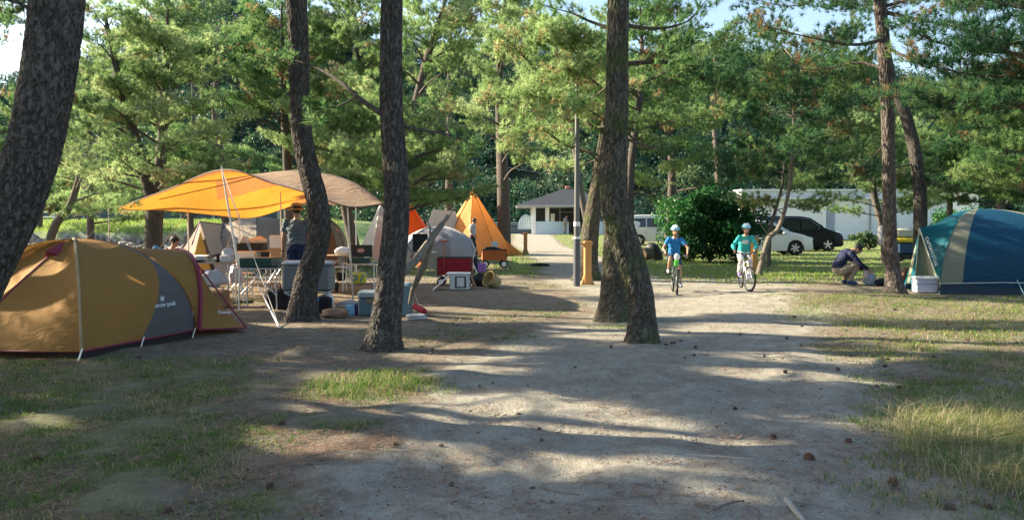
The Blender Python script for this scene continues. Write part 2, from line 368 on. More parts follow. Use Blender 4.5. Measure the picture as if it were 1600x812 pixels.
def unit(a): return a / np.maximum(np.linalg.norm(a, axis=-1, keepdims=True), 1e-9)
def leaf_cloud(C, size, rng, normal_bias=None):
    """one diamond leaf clump per centre, random facing"""
    N = len(C); a = unit(rng.normal(size=(N, 3))); b = unit(np.cross(a, rng.normal(size=(N, 3))))
    s = size if np.ndim(size) else np.full(N, size); s = s[:, None] * rng.uniform(0.6, 1.3, (N, 1))
    V = np.stack([C - a * s, C - b * s * 0.55, C + a * s, C + b * s * 0.55], 1).reshape(-1, 3)
    return V, np.arange(N * 4).reshape(N, 4)
def build_forest():
    rng = np.random.default_rng(11); Cs = []; vv = []
    ncr = 2300
    x = rng.uniform(-130, 140, ncr * 2); y = 90 + 80 * rng.uniform(0, 1, ncr * 2) ** 0.8
    ok = np.abs(x / y) < 0.85; x = x[ok][:ncr]; y = y[ok][:ncr]
    for xi, yi in zip(x, y):
        r = rng.uniform(1.3, 2.9); h = rng.uniform(1.0, 1.7) * r; z0 = float(hill_z(xi, yi)) + h * 0.7
        k = int(480 * (r / 2) ** 2 * (1.0 if yi < 120 else 0.6)); d = unit(rng.normal(size=(k, 3))); d[:, 2] = np.abs(d[:, 2]) * 1.0 - 0.25
        rr = rng.uniform(0.72, 1.05, (k, 1)) * (1 + 0.22 * np.sin(d[:, :1] * 5 + xi) * np.sin(d[:, 1:2] * 6 + yi))
        Cs.append(np.array([xi, yi, z0]) + d * rr * np.array([r, r, h])); base = rng.beta(2, 2.6)
        vv.append(np.clip(base + rng.normal(0, 0.10, k), 0, 1))
    C = np.concatenate(Cs); v = np.concatenate(vv)
    V, F = leaf_cloud(C, 0.2, rng)
    link('hillside_forest', mesh_np('hillside_forest', V, F, M_FOREST, fa={'v': np.repeat(v, 4)}), kind='stuff', label='dense green wood covering the hill behind the campsite', category='forest')
build_forest()

# ------------------------------------------------------------------ pines
def needles(C, D, v, k, ln, wd, rng):
    """k needle blades fanning from each tuft centre C along D"""
    N = len(C); d = unit(rng.normal(size=(N, k, 3)) * 0.75 + D[:, None, :] * 1.0)
    L = ln * rng.uniform(0.7, 1.15, (N, k, 1)); s = unit(np.cross(d, rng.normal(size=(N, k, 3)))) * wd * 0.5
    base = C[:, None, :] - D[:, None, :] * ln * 0.5 * rng.uniform(0, 1, (N, k, 1))
    V = np.stack([base - s, base + s, base + d * L], 2).reshape(-1, 3)
    vv = np.clip(v[:, None] + rng.normal(0, 0.06, (N, k)), 0, 1)
    return V, np.arange(N * k * 3).reshape(-1, 3), np.repeat(vv.ravel(), 3)

def bark_tube(path, rad, nseg, nring, amp, rng, flare=0.0, seed=0):
    """one closed trunk with bark relief as real displacement"""
    P = interp(path, nring); rr = np.interp(np.linspace(0, 1, nring), np.linspace(0, 1, len(rad)), rad)
    T = unit(np.gradient(P, axis=0)); up = np.array([1.0, 0, 0]); V = np.zeros((nring, nseg, 3)); Bk = np.zeros((nring, nseg))
    ang = np.linspace(0, 2 * np.pi, nseg, endpoint=False)
    s = np.concatenate([[0], np.cumsum(np.linalg.norm(np.diff(P, axis=0), axis=1))])
    per = rng.uniform(0, 6.28, 12)
    for i in range(nring):
        u = up - T[i] * up.dot(T[i]); u /= np.linalg.norm(u); w = np.cross(T[i], u); up = u
        r = rr[i] * (1 + 0.05 * np.sin(2 * ang + per[0] + s[i] * 0.8) + 0.035 * np.sin(3 * ang + per[1] - s[i] * 1.3))
        if flare: r = r * (1 + flare * np.exp(-s[i] / 0.20) * (1 + 0.35 * np.sin(5 * ang + per[2]) + .2 * np.sin(3 * ang + per[3])))
        if amp > 0:
            rel = np.array([mnoise.fractal(Vector((math.cos(a) * rr[i] * 26, math.sin(a) * rr[i] * 26, s[i] * 7 + seed)), 0.8, 2.2, 3) for a in ang])
            rel = np.clip(1 - np.abs(rel) * 3.2, 0, 1)       # 1 in the cracks
            Bk[i] = 1 - rel; r = r - amp * rel + amp * 0.3
        else: Bk[i] = 0.8
        V[i] = P[i] + np.cos(ang)[:, None] * u * r[:, None] + np.sin(ang)[:, None] * w * r[:, None]
    idx = np.arange(nring * nseg).reshape(nring, nseg); nxt = np.roll(idx, -1, 1)
    F = np.stack([idx[:-1], nxt[:-1], nxt[1:], idx[1:]], -1).reshape(-1, 4)
    return V.reshape(-1, 3), F, Bk.ravel(), P, rr

class Tree:
    def __init__(s, seed): s.rng = np.random.default_rng(seed); s.V = []; s.F = []; s.K = []; s.n = 0; s.C = []; s.D = []; s.v = []; s.fz = []; s.keepf = keep_lit; s.thin = 1.0; s.thr = .5
    def tube(s, path, rad, nseg=6, nring=None, amp=0, flare=0, seed=0):
        V, F, K, P, rr = bark_tube(path, rad, nseg, nring or max(4, len(path) * 3), amp, s.rng, flare, seed)
        s.V.append(V); s.F.append(F + s.n); s.K.append(K); s.n += len(V); return P, rr
    def twig(s, p0, p1, r0, r1):
        p0 = np.asarray(p0); p1 = np.asarray(p1); d = p1 - p0; L = np.linalg.norm(d); d = d / max(L, 1e-6)
        u = np.cross(d, [0, 0, 1.0]); u = u / max(np.linalg.norm(u), 1e-6) if np.linalg.norm(u) > 1e-3 else np.array([1.0, 0, 0]); w = np.cross(d, u)
        a = np.arange(3) * 2.094; ring = np.cos(a)[:, None] * u + np.sin(a)[:, None] * w
        V = np.concatenate([p0 + ring * r0, p1 + ring * r1]); s.V.append(V)
        s.F.append(np.array([[0, 1, 4, 3], [1, 2, 5, 4], [2, 0, 3, 5]]) + s.n); s.K.append(np.full(6, 0.8)); s.n += 6
    def limb(s, path, r0, dens=1.0, spread=0.9, start=0.25, tone=0.5, side_len=1.0, flat=0.35, brown=0.04, tw=0.35, force=True):
        """a limb with side shoots carrying needle tufts"""
        rng = s.rng; T_ = interp(path, 9)
        if not force and s.keepf(T_[3:]).mean() < s.thr: return
        P, rr = s.tube(path, [r0, r0 * 0.65, r0 * 0.3, r0 * .12], 5, max(8, len(path) * 3)); L = np.linalg.norm(np.diff(P, axis=0), axis=1).sum()
        ns = max(3, int(L * 4.6 * dens)); shoots = []
        for i in range(ns):
            t = start + (1 - start) * (i + rng.uniform(0, 1)) / ns; k = min(int(t * (len(P) - 1)), len(P) - 2); p = P[k] + (P[k + 1] - P[k]) * (t * (len(P) - 1) - k)
            T = P[k + 1] - P[k]; T = T / np.linalg.norm(T); sd_ = np.cross(T, [0, 0, 1.0]); sd_ = sd_ / max(np.linalg.norm(sd_), 1e-6)
            sg = 1 if i % 2 else -1; el = rng.uniform(-0.15, 0.75) * flat * 2
            d = T * rng.uniform(0.35, 1.0) + sd_ * sg * rng.uniform(0.5, 1.1) + np.array([0, 0, el]); d /= np.linalg.norm(d)
            sl = side_len * rng.uniform(0.35, 0.9) * spread * (1.1 - 0.5 * t)
            q = p + d * sl + np.array([0, 0, 0.08 * sl]); dead = rng.uniform() < brown
            nt_ = max(4, int(sl * 24 * dens)); tt = rng.uniform(tw, 1.08, nt_)[:, None]
            c = p + (q - p) * tt + rng.normal(0, 0.085, (nt_, 3)) * np.array([1, 1, 0.6]) * (0.6 + spread); dd = unit(d * 0.55 + np.array([0, 0, 0.55]) + rng.normal(0, 0.3, (nt_, 3)))
            v = rng.uniform(0.97, 1.0, nt_) if dead else np.clip(tone + rng.normal(0, 0.13) + rng.normal(0, 0.07, nt_), 0, 0.88)
            shoots.append((p, q, c, dd, v))
        ok = np.ones(len(shoots), bool) if force else s.keepf(np.array([h[1] for h in shoots]))
        for (p, q, c, dd, v), k_ in zip(shoots, ok):
            if k_: s.twig(p, q, r0 * 0.22, r0 * .1); s.C.append(c); s.D.append(dd); s.v.append(v); s.fz.append(np.full(len(c), force))
    def crown(s, P, rr, z0, z1, nl, reach, dens=1.0, tone=0.5, up=0.25, shape=0.8, az_bias=None, **kw):
        rng = s.rng; zs = P[:, 2]
        for i in range(nl):
            f = (i + rng.uniform(0, 0.8)) / nl; z = z0 + (z1 - z0) * f; k = int(np.argmin(np.abs(zs - z))); p = P[k]
            a = i * 2.4 + rng.uniform(-0.5, 0.5)
            if az_bias is not None and rng.uniform() < 0.4: a = az_bias + rng.normal(0, 0.6)
            L = reach * (1.0 - shape * f) * rng.uniform(0.65, 1.15) + 0.35; e = up + f * 0.45 + rng.uniform(-0.15, 0.15)
            h = np.array([math.cos(a), math.sin(a), 0]); sd_ = np.array([-h[1], h[0], 0]) * rng.normal(0, 0.15) * L
            pts = [p, p + h * L * 0.35 + np.array([0, 0, e * L * 0.40]) + sd_ * .4, p + h * L * 0.7 + np.array([0, 0, e * L * 0.6]) + sd_, p + h * L + np.array([0, 0, e * L * 0.95]) + sd_ * 1.3]
            s.limb(pts, s.thin * max(0.018, min(0.35 * rr[k], 0.02 + 0.014 * L)), dens=dens, tone=tone + rng.normal(0, 0.17), force=False, **kw)
    def finish(s, name, label, group, bark, nmat, loc=(0, 0, 0), k=20, ln=0.13, wd=0.009, keep=None, cat='pine tree'):
        root = thing(name, label, cat, loc, 0, group); o = Vector(loc); off = np.array([o.x, o.y, o.z])
        V = np.concatenate(s.V) - off; F = np.concatenate(s.F); K = np.concatenate(s.K)
        link('trunk', mesh_np('trunk', V, F, bark, smooth=True, fa={'bark': K}), root)
        if s.C:
            C = np.concatenate(s.C); D = np.concatenate(s.D); v = np.concatenate(s.v)
            if keep is not None:
                m = keep(C) | np.concatenate(s.fz); C, D, v = C[m], D[m], v[m]
            V, F, vv = needles(C - off, D, v, k, ln, wd, s.rng)
            link('crown', mesh_np('crown', V, F, nmat, fa={'v': vv}), root)
        return root
def pxpath(pts, d, dz=None):
    """centreline of a trunk: (px, py[, depth])"""
    return [W(p[0], p[1], p[2] if len(p) > 2 else d) for p in pts]
SD_, FW_, UP_ = np.array(SDIR), np.array(FW), np.array(UPV)
def gpx(P):
    """ground pixel of points after casting their shadow along the sun"""
    s = SD_; q = P - s[None, :] * (P[:, 2:3] / s[2])
    F_, U_ = FW_, UP_; r = q - np.array([0, 0, CH])
    dep = r @ F_; dep = np.where(dep > 0.2, dep, 0.2)
    return 800 + FPX * (r[:, 0]) / dep, 406 - FPX * (r @ U_) / dep, q
SUNNY = []     # things to stand in full sun, crown foliage before them is cut out: (centre, radius)
LIT = []      # ground outlines to be sunlit: crowns are shaped by cutting foliage in the sun's way (photo pixels on the ground)
def in_poly(x, y, poly):
    c = np.zeros(len(x), bool); n = len(poly)
    for i in range(n):
        (x0, y0), (x1, y1) = poly[i], poly[(i + 1) % n]
        if y0 == y1: continue
        t = (y >= min(y0, y1)) & (y < max(y0, y1)); xi = x0 + (y - y0) * (x1 - x0) / (y1 - y0); c ^= t & (x < xi)
    return c
def keep_lit(C):
    px, py, q = gpx(C); m = np.ones(len(C), bool)
    for poly in LIT:
        xs0, xs1 = min(p[0] for p in poly), max(p[0] for p in poly); ys0, ys1 = min(p[1] for p in poly), max(p[1] for p in poly)
        w = np.nonzero((px > xs0) & (px < xs1) & (py > ys0) & (py < ys1))[0]
        if len(w): m[w] &= ~in_poly(px[w], py[w], poly)
    sd = SD_
    for c, r in SUNNY:
        v = C - np.array(c); t = v @ sd; dd = np.linalg.norm(v - t[:, None] * sd, axis=1); m &= ~((dd < r) & (t > r * 1.2))
    return m
# ------------------------------------------------------------------ the near trunks
SUNNY += [(tuple(W(510, 285, 15)), 1.2), (tuple(W(735, 345, 38)), 1.7), (tuple(W(290, 312, 18)), 1.9), (tuple(W(400, 305, 17.5)), 1.2), (tuple(W(640, 345, 32)), 1.2), (tuple(W(45, 440, 9.5)), .45), (tuple(W(1430, 400, 17.5)), .8), (tuple(W(1200, 370, 37)), 1.6), (tuple(W(1000, 355, 52)), 1.5), (tuple(W(310, 365, 23.5)), 1.0), (tuple(W(1146, 392, 17)), .35)]
LIT += [
    [(380, 676), (470, 640), (560, 625), (760, 640), (900, 680), (1000, 715), (1230, 765), (1180, 785), (1050, 780), (760, 738), (640, 716), (470, 712), (390, 700)],
    [(680, 622), (860, 612), (1000, 642), (1240, 690), (1200, 722), (900, 672), (700, 650)],
    [(430, 792), (640, 812), (640, 822), (430, 822)],
    [(1110, 570), (1330, 582), (1400, 596), (1320, 604), (1110, 586)],
    [(1160, 638), (1330, 648), (1325, 660), (1150, 652)],
    [(1420, 645), (1700, 680), (1700, 790), (1420, 745)],
    [(620, 525), (760, 540), (820, 562), (690, 568), (590, 548)], [(680, 565), (840, 575), (830, 592), (700, 584)],
    [(480, 585), (600, 575), (690, 610), (600, 660), (480, 680), (470, 640)],
    [(860, 505), (1010, 512), (1010, 532), (860, 528)],
    [(1010, 470), (1260, 462), (1600, 478), (1600, 500), (1300, 496), (1010, 490)],
    [(1050, 512), (1300, 508), (1600, 530), (1600, 552), (1280, 536), (1050, 522)],
    [(1060, 545), (1350, 545), (1460, 562), (1330, 566), (1060, 556)],
    [(820, 440), (940, 435), (1200, 440), (1500, 440), (1500, 455), (1010, 456), (820, 452)],
    [(640, 495), (800, 492), (860, 500), (700, 506)],
    [(0, 612), (70, 640), (120, 668), (60, 668), (0, 640)],
    [(380, 440), (700, 430), (800, 440), (700, 452), (380, 462)],
    [(380, 500), (640, 500), (600, 512), (380, 512)],
    [(100, 545), (420, 545), (420, 553), (100, 556)],
    [(700, 366), (1700, 366), (1700, 402), (1100, 404), (820, 412), (700, 405)],
    [(640, 408), (760, 408), (800, 420), (640, 424)], [(1180, 425), (1420, 428), (1420, 434), (1180, 436)],
    [(30, 350), (560, 350), (560, 372), (30, 372)], [(380, 408), (640, 410), (640, 422), (380, 422)], [(380, 470), (470, 474), (470, 486), (380, 482)], [(620, 470), (780, 470), (780, 478), (620, 478)],
]
def near_trunk(seed, pts, d, rad, top, label, bark=M_BARK, nseg=72, nring=240, amp=0.016, flare=0.35, crown=None, group='bare lower trunks of the near pines', limbs=(), nm=M_NEEDLE, cw=None):
    t = Tree(seed); t.thin = .55; t.thr = .8; P = [Vector(p) for p in pxpath(pts, d)]
    P[0].z = gzf(P[0].x, P[0].y) - 0.06
    P, rr = t.tube(P, rad, nseg, nring, amp, flare, seed * 3.3)
    l = Vector(P[-1]); up = [l, l + Vector((0.1, 0.1, (top - l.z) * 0.5)), l + Vector((-0.2, 0.2, top - l.z))]
    P2, r2 = t.tube(up, [rad[-1], rad[-1] * 0.7, rad[-1] * .25], 10, 14)
    if crown: t.crown(P2, r2, crown[0], top, crown[1], crown[2], dens=crown[3] if len(crown) > 3 else 0.9, tone=0.45, shape=0.55)
    for lb in limbs: t.limb([W(*q) for q in lb[0]], lb[1], **lb[2])
    return t.finish('pine_tree', label, group, bark, nm, loc=(P[0][0], P[0][1], 0), k=24, wd=cw or 0.012, keep=keep_lit)
near_trunk(1, [(-112, 640), (-88, 560), (-45, 460), (-8, 385), (22, 325), (45, 262), (62, 200), (76, 120), (86, 40), (92, -60), (95, -190)], 6.7,
           [.25, .225, .215, .21, .205, .20, .195, .19], 10, 'thick pine trunk curving up at the far left beside the gold tent', crown=(5.6, 22, 2.6),
           limbs=[([(70, 40, 6.8), (40, 10, 7.6), (10, 0, 8.2), (-30, -20, 9)], .03, dict(tone=.35, dens=.8, spread=.7))])
near_trunk(2, [(471, 503), (474, 470), (479, 435), (491, 400), (500, 360), (496, 315), (484, 268), (473, 215), (469, 150), (467, 80), (463, 0), (460, -110)], 12.3,
           [.22, .18, .168, .165, .165, .16, .157, .153, .15], 10.5, 'slender pine trunk bending left in front of the tarp kitchen', crown=(6.2, 22, 2.6), nseg=60, nring=220)
near_trunk(3, [(598, 549), (601, 515), (606, 470), (612, 415), (618, 360), (620, 305), (616, 235), (612, 170), (611, 80), (612, 0), (615, -120)], 9.5,
           [.20, .168, .155, .148, .142, .135, .130, .128, .125], 10, 'straight pine trunk with long bare side limb, second from the tarp', crown=(5.2, 22, 2.6), flare=.38,
           limbs=[([(608, 185, 9.5), (570, 160, 9.9), (520, 120, 10.5), (470, 97, 11), (412, 92, 11.3)], .045, dict(tone=.5, dens=.25, spread=.55, start=.7)),
                  ([(620, 195, 9.5), (665, 205, 9.9), (705, 212, 10.3), (760, 237, 10.8)], .028, dict(tone=.55, dens=.5, spread=.5, start=.5)),
                  ([(560, 150, 10), (530, 165, 10.2), (500, 172, 10.4), (488, 190, 10.5)], .015, dict(tone=.5, dens=.4, spread=.4, start=.5)),
                  ([(705, 212, 10.3), (690, 190, 10.4), (672, 172, 10.6), (650, 165, 10.7)], .012, dict(tone=.5, dens=.5, spread=.4, start=.5))])
near_trunk(4, [(1003, 540), (1003, 505), (999, 460), (985, 408), (968, 355), (958, 300), (960, 240), (964, 180), (965, 100), (966, 0), (967, -120)], 9.9,
           [.195, .165, .165, .175, .155, .14, .13, .125, .12], 10, 'kinked pine trunk at the middle beside the dirt path', bark=M_BARK_MOSS, crown=(5.2, 22, 2.6), flare=.35)
near_trunk(5, [(962, 502), (962, 470), (962, 430), (962, 380), (964, 300), (968, 150), (970, 0), (972, -60)], 12.4,
           [.30, .24, .21, .17, .13, .11, .10], 10.5, 'wide mossy trunk base standing right behind the kinked middle pine', bark=M_BARK_MOSS, crown=(6.0, 20, 2.8), flare=.35, nseg=56, nring=160, nm=M_NEEDLE,
           limbs=[([(975, 100, 12.2), (1040, 98, 12.2), (1090, 118, 12), (1135, 135, 12)], .05, dict(tone=.45, dens=1.7, spread=.75, start=.15)),
                  ([(1090, 118, 12), (1115, 140, 12.2), (1120, 160, 12.3), (1130, 190, 12.5)], .02, dict(tone=.3, dens=.9, spread=.6, start=.2)),
                  ([(975, 40, 12.4), (1030, 45, 12.8), (1080, 30, 13), (1100, -10, 13.3)], .04, dict(tone=.35, dens=.9, spread=.6, start=.3)),
                  ([(955, 45, 12.4), (925, 35, 12.6), (890, 20, 12.8), (850, 10, 13)], .035, dict(tone=.5, dens=1.0, spread=.6, start=.3)),
                  ([(955, 130, 12.4), (930, 150, 12.8), (900, 165, 13), (880, 190, 13.4)], .02, dict(tone=.6, dens=.9, spread=.6, start=.3, brown=.15)),
                  ([(975, 215, 12.4), (1000, 225, 12.6), (1030, 232, 12.8), (1045, 236, 13)], .03, dict(tone=.4, dens=.3, spread=.5, start=.5))])
near_trunk(6, [(915, 433, 21), (917, 410, 21), (921, 370, 21), (928, 320, 21), (937, 260, 21), (948, 180, 21), (955, 80, 21), (958, -20, 21)], 21,
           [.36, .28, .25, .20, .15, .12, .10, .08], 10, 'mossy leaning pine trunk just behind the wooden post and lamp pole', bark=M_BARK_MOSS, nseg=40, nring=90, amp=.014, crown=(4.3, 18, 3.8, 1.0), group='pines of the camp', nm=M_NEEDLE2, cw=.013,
           limbs=[([(950, 150, 21), (925, 125, 18.2), (890, 112, 17.4), (855, 125, 17)], .04, dict(tone=.6, dens=1.7, spread=1.0, start=.15, brown=.15)), ([(950, 90, 21), (920, 70, 18), (885, 58, 17.2), (850, 60, 16.8)], .04, dict(tone=.6, dens=1.7, spread=1.0, start=.15, brown=.1)), ([(945, 190, 21), (925, 175, 18.3), (895, 165, 17.5), (865, 180, 17)], .035, dict(tone=.65, dens=1.5, spread=.8, start=.15, brown=.15)),
                  ([(925, 200, 21), (880, 150, 21), (840, 110, 18.5), (790, 60, 17.5)], .06, dict(tone=.6, dens=1.2, spread=1.0, start=.2, brown=.1)),
                  ([(928, 240, 21), (880, 225, 21), (850, 205, 18.6), (800, 215, 18)], .05, dict(tone=.6, dens=1.2, spread=1.0, start=.2, brown=.14)),
                  ([(930, 160, 21), (880, 165, 18.2), (830, 150, 17.6), (750, 160, 17.4)], .05, dict(tone=.65, dens=1.2, spread=1.0, start=.2, brown=.06)),
                  ([(930, 120, 21), (905, 90, 18.2), (880, 60, 17.6), (840, 30, 17)], .05, dict(tone=.6, dens=1.2, spread=1.0, start=.2, brown=.12)),
                  ([(932, 200, 21), (1000, 190, 20), (1070, 190, 19.5), (1140, 175, 19)], .05, dict(tone=.4, dens=1.2, spread=1.0, start=.2, brown=.05)),
                  ([(930, 110, 21), (1000, 130, 20.5), (1080, 90, 20), (1150, 60, 19.5)], .05, dict(tone=.35, dens=1.2, spread=1.0, start=.2, brown=.05)),
                  ([(932, 250, 21), (880, 265, 21.5), (840, 250, 22)], .03, dict(tone=.7, dens=1.2, spread=.9, start=.2, brown=.1))])
near_trunk(7, [(1399, 465), (1396, 430), (1391, 380), (1389, 310), (1388, 230), (1386, 150), (1381, 70), (1374, 0), (1366, -90)], 16.4,
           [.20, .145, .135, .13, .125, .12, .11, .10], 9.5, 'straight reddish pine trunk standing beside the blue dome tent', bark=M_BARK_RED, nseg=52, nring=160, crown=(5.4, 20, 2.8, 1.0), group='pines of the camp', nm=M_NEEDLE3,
           limbs=[([(1383, 20, 16.4), (1430, 30, 16), (1490, 42, 15.6), (1560, 55, 15.2)], .05, dict(tone=.35, dens=1.1, spread=.8, start=.1, brown=.08)),
                  ([(1384, 60, 16.4), (1340, 70, 16), (1280, 62, 15.8), (1190, 40, 15.5)], .05, dict(tone=.55, dens=.8, spread=.8, start=.2, brown=.05)),
                  ([(1386, 75, 16.4), (1430, 95, 16), (1480, 98, 15.8), (1535, 84, 15.6)], .04, dict(tone=.6, dens=1.1, spread=.6, start=.2, brown=.1)),
                  ([(1386, 110, 16.4), (1340, 98, 16.8), (1270, 110, 17), (1200, 92, 17.2)], .04, dict(tone=.65, dens=.9, spread=.8, start=.25, brown=.22)),
                  ([(1386, 0, 16.4), (1300, -10, 16.4), (1240, 10, 16.2), (1180, 0, 16)], .04, dict(tone=.5, dens=.9, spread=.8, start=.2)),
                  ([(1388, 215, 16.4), (1365, 245, 16.2), (1342, 262, 16.1), (1318, 255, 16)], .02, dict(tone=.3, dens=.3, spread=.5, start=.5)),
                  ([(1384, 10, 16.4), (1440, -5, 15.8), (1500, 5, 15.4), (1560, 10, 15)], .04, dict(tone=.3, dens=1.1, spread=.7, start=.3, brown=.1))])
near_trunk(8, [(1440, 421, 26), (1438, 370, 26), (1437, 300, 26), (1430, 240, 26), (1417, 185, 26), (1400, 145, 26), (1388, 100, 26), (1375, 20, 26)], 26,
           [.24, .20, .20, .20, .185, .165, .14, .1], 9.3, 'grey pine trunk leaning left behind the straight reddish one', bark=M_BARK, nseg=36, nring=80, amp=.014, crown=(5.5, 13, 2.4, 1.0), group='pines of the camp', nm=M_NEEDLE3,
           limbs=[([(1410, 170, 26), (1450, 165, 25.5), (1480, 150, 25), (1510, 140, 25)], .05, dict(tone=.3, dens=1.4, spread=.8, start=.2, brown=.3)),
                  ([(1435, 290, 26), (1470, 285, 25.5), (1500, 290, 25)], .04, dict(tone=.4, dens=1.2, spread=.8, start=.3)),
                  ([(1432, 255, 26), (1390, 262, 26), (1350, 255, 26)], .04, dict(tone=.5, dens=1.2, spread=.8, start=.3))])

# ------------------------------------------------------------------ pines further back
CAMP = 'pines of the camp'
def pine(seed, base, d, px_top, top_py, r0, z0, nl, reach, label, nm=M_NEEDLE, tone=.5, bark=M_BARK_RED, mid=None, group=CAMP, dens=1.0, k=24, wd=.016, shape=.8, az=None, limbs=(), brown=.04, up=.2, ln=.15):
    t = Tree(seed); rng = t.rng
    p0 = W(base, 348, d); p0.z = gzf(p0.x, p0.y) - .05; p1 = W(px_top, top_py, d + rng.uniform(-.5, .5))
    pts = [p0] + ([W(*m, d) for m in mid] if mid else [p0.lerp(p1, .35) + Vector((rng.normal(0, .18), rng.normal(0, .1), 0)), p0.lerp(p1, .7) + Vector((rng.normal(0, .2), rng.normal(0, .1), 0))]) + [p1]
    P, rr = t.tube(pts, [r0, r0 * .85, r0 * .6, r0 * .18], 14, 30, 0, .25)
    t.crown(P, rr, z0 * .82, P[-1][2], int(nl * 1.4), reach, dens=dens, tone=tone, shape=shape, az_bias=az, brown=brown, up=up, spread=1.0)
    for lb in limbs: t.limb([W(*q) for q in lb[0]], lb[1], **lb[2])
    return t.finish('pine_tree', label, group, bark, nm, loc=(p0.x, p0.y, 0), k=k, wd=wd, ln=ln, keep=keep_lit)
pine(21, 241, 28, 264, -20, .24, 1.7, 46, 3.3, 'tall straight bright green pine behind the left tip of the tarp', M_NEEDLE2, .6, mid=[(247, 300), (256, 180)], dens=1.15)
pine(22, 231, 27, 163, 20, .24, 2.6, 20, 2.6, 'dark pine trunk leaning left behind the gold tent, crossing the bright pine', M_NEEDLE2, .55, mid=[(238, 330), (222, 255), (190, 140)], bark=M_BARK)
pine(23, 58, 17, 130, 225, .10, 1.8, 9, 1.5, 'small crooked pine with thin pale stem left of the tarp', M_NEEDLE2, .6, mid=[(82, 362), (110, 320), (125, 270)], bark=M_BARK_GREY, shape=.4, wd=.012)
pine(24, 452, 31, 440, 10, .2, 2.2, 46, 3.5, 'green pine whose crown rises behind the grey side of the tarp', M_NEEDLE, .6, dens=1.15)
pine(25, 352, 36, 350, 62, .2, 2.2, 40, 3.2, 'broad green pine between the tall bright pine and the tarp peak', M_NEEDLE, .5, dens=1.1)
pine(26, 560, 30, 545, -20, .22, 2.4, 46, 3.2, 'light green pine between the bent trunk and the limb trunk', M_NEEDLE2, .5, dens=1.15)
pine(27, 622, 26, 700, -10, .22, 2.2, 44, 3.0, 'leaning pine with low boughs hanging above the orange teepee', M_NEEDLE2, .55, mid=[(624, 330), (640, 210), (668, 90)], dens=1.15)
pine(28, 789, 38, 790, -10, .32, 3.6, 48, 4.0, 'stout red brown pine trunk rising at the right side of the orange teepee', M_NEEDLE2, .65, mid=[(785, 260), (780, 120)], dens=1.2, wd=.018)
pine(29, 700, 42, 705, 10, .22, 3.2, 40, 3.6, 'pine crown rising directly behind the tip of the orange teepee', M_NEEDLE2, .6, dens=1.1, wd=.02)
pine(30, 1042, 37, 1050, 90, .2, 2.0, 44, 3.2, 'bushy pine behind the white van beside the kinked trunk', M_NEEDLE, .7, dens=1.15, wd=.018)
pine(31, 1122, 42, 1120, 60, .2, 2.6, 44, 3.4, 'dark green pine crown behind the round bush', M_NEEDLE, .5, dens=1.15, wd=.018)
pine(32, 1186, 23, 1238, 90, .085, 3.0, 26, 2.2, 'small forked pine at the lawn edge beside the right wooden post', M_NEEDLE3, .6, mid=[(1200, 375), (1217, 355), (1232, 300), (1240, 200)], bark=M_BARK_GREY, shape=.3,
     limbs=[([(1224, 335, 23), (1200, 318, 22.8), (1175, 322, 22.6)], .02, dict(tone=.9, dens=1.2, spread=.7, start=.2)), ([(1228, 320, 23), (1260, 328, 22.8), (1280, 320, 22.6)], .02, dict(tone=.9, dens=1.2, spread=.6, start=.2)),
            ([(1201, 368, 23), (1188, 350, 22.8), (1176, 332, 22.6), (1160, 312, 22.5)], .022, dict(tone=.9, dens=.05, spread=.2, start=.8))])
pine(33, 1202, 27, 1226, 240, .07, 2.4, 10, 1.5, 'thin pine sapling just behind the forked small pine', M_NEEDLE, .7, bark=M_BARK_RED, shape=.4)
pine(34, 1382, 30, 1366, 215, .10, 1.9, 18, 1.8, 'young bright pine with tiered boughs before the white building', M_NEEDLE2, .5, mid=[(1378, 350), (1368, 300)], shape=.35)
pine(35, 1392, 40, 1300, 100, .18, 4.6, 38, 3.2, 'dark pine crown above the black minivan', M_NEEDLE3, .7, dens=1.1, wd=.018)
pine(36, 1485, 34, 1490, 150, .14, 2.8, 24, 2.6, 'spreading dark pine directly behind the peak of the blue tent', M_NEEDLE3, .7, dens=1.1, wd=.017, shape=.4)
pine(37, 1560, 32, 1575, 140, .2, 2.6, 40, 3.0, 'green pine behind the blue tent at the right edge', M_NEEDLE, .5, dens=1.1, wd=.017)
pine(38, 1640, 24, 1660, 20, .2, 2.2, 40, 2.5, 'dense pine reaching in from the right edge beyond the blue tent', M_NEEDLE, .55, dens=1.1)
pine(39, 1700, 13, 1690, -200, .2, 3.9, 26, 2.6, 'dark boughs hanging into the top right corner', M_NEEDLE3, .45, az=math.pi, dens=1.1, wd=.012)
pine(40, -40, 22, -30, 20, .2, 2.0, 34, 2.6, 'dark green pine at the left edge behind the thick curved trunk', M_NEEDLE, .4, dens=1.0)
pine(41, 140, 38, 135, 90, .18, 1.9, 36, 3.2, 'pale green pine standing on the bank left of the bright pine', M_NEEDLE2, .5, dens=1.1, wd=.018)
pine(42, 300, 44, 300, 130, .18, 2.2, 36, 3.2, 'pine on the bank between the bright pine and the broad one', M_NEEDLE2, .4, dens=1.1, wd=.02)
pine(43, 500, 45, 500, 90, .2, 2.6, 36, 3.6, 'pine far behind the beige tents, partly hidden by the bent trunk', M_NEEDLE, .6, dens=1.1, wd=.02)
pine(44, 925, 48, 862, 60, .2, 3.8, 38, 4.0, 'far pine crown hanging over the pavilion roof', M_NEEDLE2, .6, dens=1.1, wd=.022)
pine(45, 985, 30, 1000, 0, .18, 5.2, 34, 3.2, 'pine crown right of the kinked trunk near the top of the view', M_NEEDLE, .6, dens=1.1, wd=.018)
pine(46, 60, 50, 50, 160, .18, 2.6, 30, 3.2, 'small far pine on the grassy bank at the left', M_NEEDLE, .6, dens=1.1, wd=.022)
